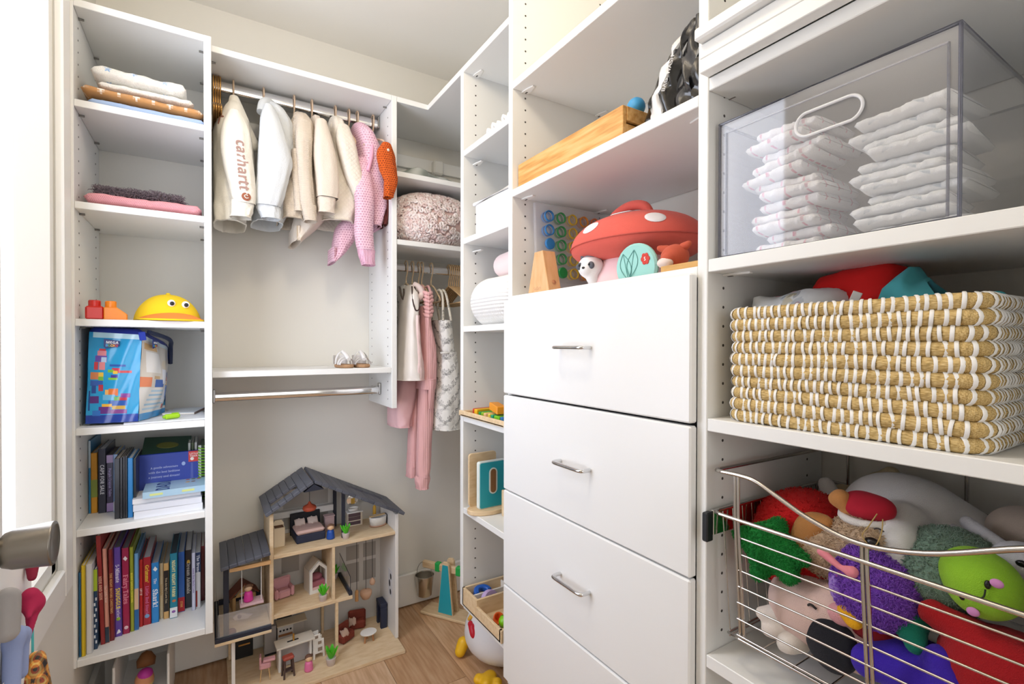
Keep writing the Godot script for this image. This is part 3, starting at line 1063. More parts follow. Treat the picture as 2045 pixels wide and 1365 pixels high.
func block_bag() -> void:
	var t := thing("toy_block_bag", "blue zipped plastic bag of toy blocks on the fourth bookcase shelf", "bag", V(-0.2, 0.903, -1.70))
	var o := V(-0.2, 0.903, -1.70)
	# corners at the floor of the cell and at the top, going round
	var lo := [V(-0.281, 0.903, -1.712), V(-0.167, 0.903, -1.694), V(-0.118, 0.903, -1.86), V(-0.285, 0.903, -1.96)]
	var hi := [V(-0.276, 1.150, -1.735), V(-0.160, 1.143, -1.715), V(-0.108, 1.105, -1.88), V(-0.28, 1.14, -1.95)]
	# printed front
	var im := Image.create(256, 512, false, Image.FORMAT_RGB8)
	im.fill(col("1f9fd6"))
	var R := [[20, 0, 256, 30, "bfe3ee"], [52, 92, 34, 16, "d84a55"], [44, 104, 46, 30, "e8909a"], [34, 132, 60, 34, "6a4fb0"], [66, 140, 26, 30, "b9d3ee"], [30, 168, 22, 44, "d8414a"], [56, 168, 30, 44, "e88f92"], [14, 226, 50, 40, "e08a55"], [56, 226, 24, 24, "f2c84a"], [56, 250, 24, 24, "7cc043"], [16, 272, 62, 30, "2f62b8"], [24, 300, 22, 44, "27509c"], [58, 296, 22, 36, "c23b4a"], [10, 360, 50, 40, "5a2a7a"], [108, 180, 78, 12, "2d56ad"], [120, 200, 40, 18, "d5425a"], [100, 210, 30, 16, "7cc043"], [126, 216, 24, 18, "f1c84b"], [150, 214, 66, 14, "d23f45"], [116, 240, 36, 20, "4a3a9c"], [104, 256, 46, 12, "8ccb3c"], [90, 324, 44, 30, "f0b768"], [108, 318, 46, 40, "ec7a33"], [80, 352, 60, 30, "6fbbe0"], [136, 364, 26, 22, "69b04a"], [160, 366, 40, 24, "c63548"], [166, 346, 48, 24, "8a3f98"], [110, 386, 90, 30, "2f5fb4"], [76, 404, 50, 18, "f2b840"], [126, 416, 66, 20, "d9ad4e"], [60, 420, 60, 40, "6a2f86"], [120, 438, 80, 24, "8e4c90"], [0, 466, 256, 46, "1b3f9e"], [30, 440, 40, 30, "2b74c8"], [10, 330, 8, 110, "184a90"]]
	for q in R:
		im.fill_rect(Rect2i(q[0], q[1], q[2], q[3]), col(q[4]))
	tex["bag_front"] = ImageTexture.create_from_image(im)
	var im2 := Image.create(256, 512, false, Image.FORMAT_RGB8)
	im2.fill(col("dcd3c6"))
	R = [[0, 0, 256, 24, "d8e6ea"], [16, 40, 90, 40, "d9b27c"], [30, 90, 90, 130, "ece9e4"], [0, 250, 56, 60, "e88a5c"], [70, 240, 40, 20, "c9ab80"], [80, 262, 60, 50, "3a62b0"], [0, 316, 256, 196, "e4e0da"], [60, 330, 130, 12, "b5cfe0"], [50, 356, 150, 12, "a5c4da"], [40, 384, 160, 12, "b5cfe0"], [30, 414, 160, 12, "a5c4da"], [20, 440, 140, 12, "b5cfe0"], [0, 470, 256, 42, "2a8fcf"], [200, 200, 40, 40, "3550a8"], [190, 236, 34, 30, "d84038"], [170, 270, 40, 30, "f0b13a"], [186, 296, 60, 90, "2f6fc4"], [206, 380, 50, 70, "3fa0b8"], [180, 430, 20, 30, "d04a3c"]]
	for q in R:
		im2.fill_rect(Rect2i(q[0], q[1], q[2], q[3]), col(q[4]))
	for y in range(120, 420):        # the pale printed figure
		var cx: float = 170.0 + sin(y * 0.02) * 8.0
		var w: float = 26.0 if y < 190 else (34.0 if y < 290 else 20.0 - (y - 290) * 0.05)
		if y < 190:
			w = sqrt(maxf(0.0, 36.0 * 36.0 - pow(y - 156.0, 2.0)))
		im2.fill_rect(Rect2i(int(cx - w), y, int(w * 2.0), 1), col("e2d2b8" if y < 190 else "e9eaf0"))
	tex["bag_side"] = ImageTexture.create_from_image(im2)
	var quad := func(a: int, c: int, bulge: float, v0: float, v1: float) -> B:
		var rows := []
		var nrm: Vector3 = (lo[c] - lo[a]).cross(Vector3.UP).normalized() * -1.0
		for r in 19:
			var vy := lerpf(v0, v1, r / 18.0)
			var row := PackedVector3Array()
			for k in 15:
				var u := k / 14.0
				var p: Vector3 = hi[a].lerp(hi[c], u).lerp(lo[a].lerp(lo[c], u), vy)
				row.append(p - nrm * (bulge * sin(PI * u) * sin(PI * clampf(vy, 0.05, 0.95)) + 0.0016 * sin(u * 17.0 + vy * 9.0)) - o)
			rows.append(row)
		return B.new().grid(rows, false)
	part(t, "front_panel", quad.call(0, 1, 0.008, 0.0, 1.0), mt("ffffff", 0.22, {"map": ["bag_front"], "two": 1, "coat": 0.4}))
	part(t, "side_panel", quad.call(1, 2, 0.022, 0.0, 1.0), mt("ffffff", 0.22, {"map": ["bag_side"], "two": 1, "coat": 0.4}))
	part(t, "back_panel", quad.call(2, 3, 0.0, 0.0, 1.0), mt("27407c", 0.4, {"two": 1}))
	part(t, "rear_side_panel", quad.call(3, 0, 0.0, 0.0, 1.0), mt("1f86bd", 0.4, {"two": 1}))
	# navy zip top
	var rows := []
	for r in 7:
		var row := PackedVector3Array()
		var e := r / 6.0
		var cen := V(-0.205, 1.163, -1.83)
		for k in 32:
			var f := k / 8.0
			var a := int(f) % 4
			var p: Vector3 = hi[a].lerp(hi[(a + 1) % 4], f - floor(f))
			p = p.lerp(cen, [0.0, 0.04, 0.12, 0.3, 0.6, 0.9, 0.99][r])
			p.y += [0.0, 0.008, 0.012, 0.012, 0.008, 0.004, 0.002][r]
			row.append(p - o)
		rows.append(row)
	part(t, "zip_top", B.new().grid(rows), mt("1b2f8f", 0.5, {"two": 1}))
	part(t, "zip_pull", B.new().at(hi[1] - o + V(0.002, -0.004, 0.006), V(0, 20, 8)).box(Vector3.ZERO, V(0.016, 0.024, 0.003)), mt("2540b4", 0.4))
	part(t, "side_strap", B.new().tube(smooth([hi[1] - o + V(0.015, 0.008, -0.01), hi[2] - o + V(0.006, 0.026, 0.07), hi[2] - o + V(0.006, 0.0, 0.01), hi[2] - o + V(0.004, -0.05, -0.01)], 5), 0.006, 6), mt("1a2340", 0.6))
	for e in [[V(-0.226, 1.118, -1.7135), 8.0, 1.0], [V(-0.1335, 1.117, -1.757), 72.0, 0.8]]:
		var lg := part(t, "logo", B.new().at(e[0] - o, V(0, e[1], -4)).prism([Vector2(-0.017 * e[2], 0.012), Vector2(0.017 * e[2], 0.008), Vector2(0.018 * e[2], -0.006), Vector2(-0.012 * e[2], -0.014), Vector2(-0.016 * e[2], -0.010)], -0.001, 0.001), mt("1c2f72", 0.4))
		var xf := Transform3D(Basis.from_euler(V(0, e[1], -4) * PI / 180.0), e[0] - o)
		var b := B.new()
		b.xf = xf * Transform3D(Basis(), V(0.001, 0.003, 0.0012))
		b.text("MEGA", 0.0095 * e[2], 0.0006, 0, "Droid Sans", true)
		part(lg, "lettering", b, mt("f4f4f4", 0.4))
		var cs := ["4fa8dc", "63b04a", "f2c53a", "ee8c2c", "d8403a"]
		for k in 5:
			var b2 := B.new()
			b2.xf = xf * Transform3D(Basis(), V((-0.010 + k * 0.0055) * e[2], -0.0055, 0.0012))
			b2.text("BLOKS"[k], 0.0095 * e[2], 0.0006, 0, "Droid Sans", true)
			part(lg, "letter", b2, mt(cs[k], 0.4))

func books_lower() -> void:
	var y := 0.2934
	var D := 0.19
	book(-0.2925, 0.0050, y, -1.6865, 0.2228, 0.17, "1d5f86", "thin teal book at far left of the lowest shelf")
	var t := book(-0.2872, 0.0080, y, -1.685, 0.2405, 0.18, "e3c21a", "bright yellow book near the left end of the lowest shelf")
	t = book(-0.2788, 0.0130, y, -1.6915, 0.238, 0.18, "dcdce0", "thick white book beside the bright yellow one")
	t = book(-0.2655, 0.0075, y, -1.708, 0.217, 0.18, "1d3f60", "dark blue book with white checks and a lime top")
	band(t, "lime_band", 0.0075, 0.158, 0.216, "a9c22c")
	for k in 9:
		part(t, "check", B.new().box(V(-0.0018 if k % 2 else 0.0012, 0.02 + k * 0.0145, 0.0003), V(0.0032, 0.008, 0.0006), 0.0), mt("dfe6ea", 0.5))
	book(-0.2537, 0.0095, y, -1.7246, 0.301, D, "9c2a2a", "tallest dark red book, leaning left", "HIDE AND SEEK", "e8b39a", "d8d2c4", 1.8, 0.009)
	t = book(-0.2437, 0.0085, y, -1.7263, 0.262, D, "e09a86", "peach book with a dark foot, leaning left", "The Little Bear", "f0cfc2", "cfc6ba", 1.4)
	band(t, "dark_foot", 0.0085, 0.002, 0.045, "2b3a4a")
	book(-0.2347, 0.0090, y, -1.7328, 0.255, D, "7f1a1f", "dark red book between the peach and purple ones", "THE NIGHT BEFORE CHRISTMAS", "d8a26a", "cfc6ba", 0.8, 0.0075)
	t = book(-0.2255, 0.0150, y, -1.7492, 0.2525, D, "6445a8", "purple book of bedtime stories", "5-Minute", "f4f0fa", "6b6f74", 0.8, 0.0115)
	t.get_node("title").position.y = 0.047
	var b := B.new()
	b.xf = Transform3D(Basis(Vector3.BACK, -PI / 2), V(0, 0.108, 0.0003))
	b.text("SNUGGLE", 0.013, 0.0005, 0, "Droid Sans", true)
	part(t, "title", b, mt("f2df3a", 0.5))
	b = B.new()
	b.xf = Transform3D(Basis(Vector3.BACK, -PI / 2), V(0, 0.07, 0.0003))
	b.text("Stories", 0.010, 0.0005, 0, "Droid Serif")
	part(t, "title", b, mt("f4f0fa", 0.5))
	part(t, "emblem", B.new().ball(V(0, 0.05, 0.0003), V(0.005, 0.005, 0.0008), 12, 6), mt("93b53c", 0.5))
	part(t, "emblem", B.new().prism([Vector2(-0.005, 0.008), Vector2(0.005, 0.011), Vector2(0.002, 0.02), Vector2(-0.001, 0.02)], 0.0001, 0.0007), mt("efeef4", 0.5))
	t = book(-0.2095, 0.0155, y, -1.7544, 0.245, D, "a3194b", "crimson pink book of fairy tales", "Fairy Tales", "e58fa5", "7a7d80", 0.5, 0.015)
	part(t, "emblem", B.new().ball(V(0, 0.018, 0.0003), V(0.005, 0.005, 0.0008), 12, 6), mt("e9c3cd", 0.5))
	part(t, "emblem", B.new().prism([Vector2(-0.005, 0.215), Vector2(0.0, 0.222), Vector2(0.005, 0.214), Vector2(0.001, 0.208)], 0.0001, 0.0007), mt("f2e6ea", 0.5))
	book(-0.1928, 0.0085, y, -1.7588, 0.243, D, "9aa22a", "olive green narrow book", "BUNNY GARDEN COUNTING", "e8dc4a", "8a9340", 0.4)
	t = book(-0.1840, 0.0095, y, -1.7615, 0.221, D, "6fa8d8", "sky blue and sand coloured book", "", "f4efe2", "6f98b8")
	band(t, "sand_band", 0.0095, 0.06, 0.12, "dcb998")
	band(t, "blue_foot", 0.0095, 0.002, 0.06, "2a69a8")
	book(-0.1740, 0.0080, y, -1.7753, 0.196, D, "c41f1c", "bright red narrow book beside the sand one", "LIFT IT", "f2e3d8", "6b7078")
	t = book(-0.1655, 0.0185, y, -1.7789, 0.199, D, "a81226", "thick crimson book with a yellow name", "Little Red Stories", "d76fa0", "cfcfd2", 0.0, 0.0105)
	t.get_node("title").position.y = -0.035
	b = B.new()
	b.xf = Transform3D(Basis(Vector3.BACK, -PI / 2), V(0, 0.15, 0.0003))
	b.text("Grimms'", 0.012, 0.0005, 0, "Droid Serif", true)
	part(t, "title", b, mt("f0d040", 0.5))
	part(t, "emblem", B.new().ball(V(0, 0.026, 0.0003), V(0.006, 0.006, 0.0008), 12, 6), mt("7ea6d0", 0.5))
	t = book(-0.1460, 0.0180, y, -1.7800, 0.178, D, "1f86d0", "bright blue book about a shark", "Shark!", "f4f8fb", "b9bcc0", 0.0, 0.016)
	t.get_node("title").position.y = -0.02
	b = B.new()
	b.xf = Transform3D(Basis(Vector3.BACK, -PI / 2), V(0, 0.123, 0.0003))
	b.text("The", 0.009, 0.0005, 0, "Droid Serif")
	part(t, "title", b, mt("f4f8fb", 0.5))
	part(t, "emblem", B.new().prism([Vector2(-0.005, 0.158), Vector2(0.001, 0.152), Vector2(0.006, 0.158), Vector2(0.0, 0.167)], 0.0001, 0.0007), mt("f2f6f8", 0.5))
	book(-0.1275, 0.0090, y, -1.7962, 0.1667, D, "d9c49c", "cream coloured narrow book", "Goodnight", "b5905c", "b5b0a2")
	t = book(-0.1175, 0.0135, y, -1.7885, 0.1667, D, "d8ac6c", "tan book with a black title panel", "", "e8dcc0", "b0aca0")
	band(t, "black_panel", 0.0125, 0.022, 0.145, "1d1a1c")
	b = B.new()
	b.xf = Transform3D(Basis(Vector3.BACK, -PI / 2), V(0, 0.085, 0.0007))
	b.text("You Are My I Love You", 0.007, 0.0004, 0, "Droid Serif")
	part(t, "title", b, mt("d9c9a8", 0.5))
	t = book(-0.1015, 0.0185, y, -1.7813, 0.195, D, "10829c", "teal book with a yellow title and white foot", "NIGHT NIGHT FARM", "e8e09a", "3f4a52", 0.0, 0.0115)
	t.get_node("title").position.y = 0.018
	band(t, "white_foot", 0.0185, 0.002, 0.032, "e9edf0")
	part(t, "emblem", B.new().ball(V(0, 0.02, 0.0006), V(0.005, 0.004, 0.0006), 12, 6), mt("8a5aa8", 0.5))
	part(t, "emblem", B.new().ball(V(0.001, 0.052, 0.0004), V(0.005, 0.004, 0.0006), 12, 6), mt("c8764a", 0.5))
	t = book(-0.0822, 0.0165, y, -1.8101, 0.1846, D, "1f5fb0", "blue book with a red foot", "", "7fa8dc", "b5b8ba")
	band(t, "red_foot", 0.0165, 0.002, 0.045, "b51f2c")
	b = B.new()
	b.xf = Transform3D(Basis(Vector3.BACK, -PI / 2), V(0, 0.024, 0.0007))
	b.text("STAR", 0.008, 0.0004, 0, "Droid Sans", true)
	part(t, "title", b, mt("f0b060", 0.5))
	t = book(-0.0650, 0.0175, y, -1.8264, 0.181, D, "1c1b24", "black book with a curly silver title", "Dream Animals", "c9c4b8", "d0d0ce", 0.0, 0.0125)
	part(t, "emblem", B.new().ball(V(0, 0.145, 0.0003), V(0.0045, 0.0055, 0.0008), 12, 6), mt("d8a838", 0.5))
	book(-0.0470, 0.0095, y, -1.8004, 0.1783, D, "d3d5ea", "pale lavender narrow book", "Guess How Much I Love", "7a5fa0", "dcdcdc", 0.0, 0.006)
	t = book(-0.0372, 0.0130, y, -1.8098, 0.1747, D, "dedede", "white book with a navy top panel", "", "f0f0f0", "d4d4d0")
	band(t, "navy_panel", 0.013, 0.112, 0.174, "17335f")
	b = B.new()
	b.xf = Transform3D(Basis(Vector3.BACK, -PI / 2), V(0, 0.138, 0.0007))
	b.text("The Bruno", 0.0105, 0.0004, 0, "Droid Serif", true)
	part(t, "title", b, mt("eef0f4", 0.5))
	part(t, "red_mark", B.new().box(V(-0.004, 0.03, 0.0004), V(0.004, 0.05, 0.0006), 0.0), mt("a8352a", 0.5))
	book(-0.0235, 0.0100, y, -1.8544, 0.1754, 0.14, "7c1a26", "maroon book at the right end of the lowest shelf")

func books_upper() -> void:
	var y := 0.6334
	var t := book(-0.2925, 0.0048, y, -1.8184, 0.208, 0.16, "2a83b5", "tall thin blue book at far left of the upper row")
	band(t, "pale_top", 0.0048, 0.13, 0.207, "b5c8d4")
	t = book(-0.2872, 0.0145, y, -1.8168, 0.172, 0.16, "dd9a1c", "gold book with a green middle band")
	band(t, "green_band", 0.0145, 0.045, 0.095, "93a044")
	book(-0.2694, 0.0171, y, -1.8051, 0.1837, 0.17, "24263c", "thick dark navy book with white capitals", "CAPS FOR SALE", "e4e6ee", "d9d9dc", 0.0, 0.012)
	t = book(-0.2507, 0.0150, y, -1.8039, 0.1646, 0.15, "2e2148", "dark purple book with lavender ends", "Purple Crayon Tales", "b5a5d8", "6a625c", 0.0, 0.008)
	band(t, "lavender_end", 0.015, 0.002, 0.026, "a98fc0")
	band(t, "lavender_end", 0.015, 0.142, 0.164, "b9a2cc")
	t = book(-0.2350, 0.0098, y, -1.7986, 0.1656, 0.15, "86a9d6", "pale blue narrow book with grey foot", "", "5c5f8c", "d9c890")
	band(t, "grey_foot", 0.0098, 0.002, 0.03, "b9bdc6")
	var lab := ["black board book nearest the pale blue book", "second black board book from the left", "third black board book from the left", "black board book beside the bright blue board book"]
	var X := [[-0.2225, 0.0118, -1.7218, 0.1668], [-0.2095, 0.0052, -1.7161, 0.170], [-0.2035, 0.0046, -1.7177, 0.1725], [-0.1982, 0.0044, -1.7147, 0.173]]
	for k in 4:
		book(X[k][0], X[k][1], y, X[k][2], X[k][3], 0.15, "191a22", lab[k], "", "", "d3c5b4")
	book(-0.1930, 0.0115, y, -1.7165, 0.166, 0.15, "1b7fc4", "bright blue board book right of the black ones")
	book(-0.1812, 0.0060, y, -1.7239, 0.162, 0.15, "20242c", "thin dark board book behind the big blue cover")
	# cover-on book
	t = thing("picture_book", "big dark blue picture book shown cover on, with a red corner label", "book", V(-0.103, y, -1.797), V(-6, 0, 0), "books on the bookcase")
	part(t, "cover", B.new().box(V(0, 0.077, 0.004), V(0.152, 0.154, 0.003)), mt("1c3a9c", 0.45))
	part(t, "pages", B.new().box(V(0, 0.077, -0.004), V(0.148, 0.15, 0.013)), mt("e6e2d8", 0.8))
	part(t, "back_cover", B.new().box(V(0, 0.077, -0.012), V(0.152, 0.154, 0.003)), mt("1c3590", 0.3))
	var rl := part(t, "corner_label", B.new().box(V(0.062, 0.137, 0.0058), V(0.027, 0.032, 0.0008), 0.0), mt("d0352c", 0.4))
	part(rl, "badge", B.new().ball(V(0.058, 0.13, 0.0062), V(0.005, 0.005, 0.0006), 12, 6), mt("f4ece0", 0.5))
	var b := B.new().at(V(0.062, 0.145, 0.0062))
	b.text("LITTLE", 0.007, 0.0004, 0, "Droid Sans", true)
	b.at(V(0.062, 0.138, 0.0062)).text("TIGER", 0.007, 0.0004, 0, "Droid Sans", true)
	part(rl, "lettering", b, mt("f6e6dc", 0.5))
	b = B.new()
	var ln := ["A gentle adventure", "with the best bedtime", "a journey and dream!"]
	for k in 3:
		b.at(V(-0.012, 0.113 - k * 0.0135, 0.0058)).text(ln[k], 0.0075, 0.0004, 0, "Droid Serif")
	part(t, "lettering", b, mt("c5d0ec", 0.5))
	part(t, "moon", B.new().ball(V(0.036, 0.118, 0.0056), V(0.005, 0.006, 0.0006), 12, 6), mt("9fb4e0", 0.5))
	part(t, "tree", B.new().prism([Vector2(0.053, 0.03), Vector2(0.062, 0.03), Vector2(0.060, 0.118), Vector2(0.055, 0.118)], 0.0055, 0.0061), mt("4a5aa8", 0.5))
	part(t, "polar_bear", B.new().ball(V(0.04, 0.05, 0.0056), V(0.019, 0.012, 0.0008), 16, 8), mt("b9d6ee", 0.5))
	# big green book behind, lying tilted
	t = thing("green_book", "dark green picture book lying tilted behind the big blue cover", "book", V(-0.112, 0.7905, -1.885), V(20, 0, -3), "books on the bookcase")
	part(t, "cover", B.new().box(V(0, 0.008, 0), V(0.125, 0.002, 0.11)), mt("2c4a38", 0.3))
	part(t, "pages", B.new().box(V(0, 0.0, 0), V(0.122, 0.014, 0.108)), mt("a35a2a", 0.6))
	part(t, "spine_band", B.new().box(V(-0.055, 0.0, 0.0545), V(0.012, 0.014, 0.001), 0.0), mt("b8c234", 0.5))
	part(t, "spine_band", B.new().box(V(0.005, 0.0, 0.0545), V(0.1, 0.012, 0.001), 0.0), mt("c4452a", 0.5))
	part(t, "picture", B.new().ball(V(0.0, 0.009, 0.0), V(0.03, 0.0008, 0.02), 14, 6), mt("6a6a2a", 0.5))
	# support under it: more upright books at the back
	for k in 3:
		book(-0.165 + k * 0.028, 0.018, y, -1.845, 0.142, 0.13, ["5b6a70", "8a8d80", "44525c"][k], ["grey book hidden behind the big blue cover", "sage book hidden behind the big blue cover", "slate book hidden behind the big blue cover"][k])
	# spiral-bound book
	t = thing("spiral_book", "spiral-bound book with a lime green wire binding at the right end", "book", V(-0.020, y, -1.80), Vector3.ZERO, "books on the bookcase")
	part(t, "cover", B.new().box(V(0.004, 0.085, -0.06), V(0.012, 0.17, 0.12)), mt("3a4a30", 0.5))
	part(t, "page_edge", B.new().box(V(0.0, 0.0855, -0.002), V(0.018, 0.168, 0.003)), mt("d7d9d2", 0.7))
	var sp := []
	for k in 145:
		var a := TAU * k / 8.0
		sp.append(V(cos(a) * 0.0085, 0.004 + k * 0.163 / 144.0, 0.002 + sin(a) * 0.006))
	part(t, "wire_binding", B.new().tube(sp, 0.0016, 6), mt("86c81e", 0.35))
	for k in 3:
		book(-0.056 + k * 0.0085, 0.0065, y, -1.835, 0.174, 0.13, ["b8bcb4", "4c5a3c", "c9c9c4"][k], ["pale grey notebook left of the spiral binding", "moss green notebook left of the spiral binding", "white notebook next to the spiral binding"][k])
	# the flat pile in front
	var fl := [["white paperback at the bottom of the flat pile", 0.0, 0.020, "e4e6ec", V(-0.098, 0, -1.757), 1.0], ["white paperback second from the bottom of the flat pile", 0.0204, 0.017, "dfe2ea", V(-0.098, 0, -1.759), -1.0], ["white book jutting out left in the flat pile", 0.0378, 0.014, "e6e4e4", V(-0.105, 0, -1.775), 3.0]]
	for q in fl:
		t = thing("book", q[0], "book", V(q[4].x, y + q[1], q[4].z), V(0, q[5], 0), "books lying in the flat pile")
		part(t, "cover", B.new().box(V(0, q[2] - 0.0006, 0), V(0.16, 0.0012, 0.13), 0.0).box(V(0, 0.0006, 0), V(0.16, 0.0012, 0.13), 0.0).box(V(0, q[2] / 2, 0.0645), V(0.16, q[2], 0.0012), 0.0), mt(q[3], 0.35))
		part(t, "pages", B.new().box(V(0, q[2] / 2, -0.001), V(0.157, q[2] - 0.0026, 0.126), 0.0), mt("eae8e2", 0.8))
	t = thing("book", "pale blue hardback on top of the flat pile", "book", V(-0.083, y + 0.0522, -1.757), V(0, 1, 0), "books lying in the flat pile")
	part(t, "cover", B.new().box(V(0, 0.0175, 0), V(0.152, 0.0018, 0.125), 0.0).box(V(0, 0.0009, 0), V(0.152, 0.0018, 0.125), 0.0).box(V(0, 0.0092, 0.062), V(0.152, 0.0184, 0.0018), 0.0), mt("a9c9dd", 0.3))
	part(t, "pages", B.new().box(V(0, 0.0092, -0.001), V(0.148, 0.0148, 0.121), 0.0), mt("eeeae2", 0.8))
	b = B.new()
	b.xf = Transform3D(Basis(Vector3.RIGHT, -PI / 2) * Basis(Vector3.BACK, PI / 2), V(-0.03, 0.0186, 0.0))
	b.text("DADA", 0.046, 0.0006, 0, "Droid Sans", true)
	part(t, "title", b, mt("22407a", 0.4))
	for k in 5:
		part(t, "picture", B.new().ball(V(0.028 + (k % 3) * 0.014, 0.0186, -0.03 + (k / 3) * 0.03), V(0.006, 0.0006, 0.006), 10, 6), mt(["c46a5c", "7a8a5a", "b5605a", "caa05a", "8a6a5a"][k], 0.5))
	part(t, "spine_label", B.new().box(V(-0.045, 0.0092, 0.0631), V(0.03, 0.006, 0.0006), 0.0), mt("d3dc8a", 0.5))
	part(t, "spine_label", B.new().box(V(0.03, 0.0092, 0.0631), V(0.03, 0.006, 0.0006), 0.0), mt("d3dc8a", 0.5))
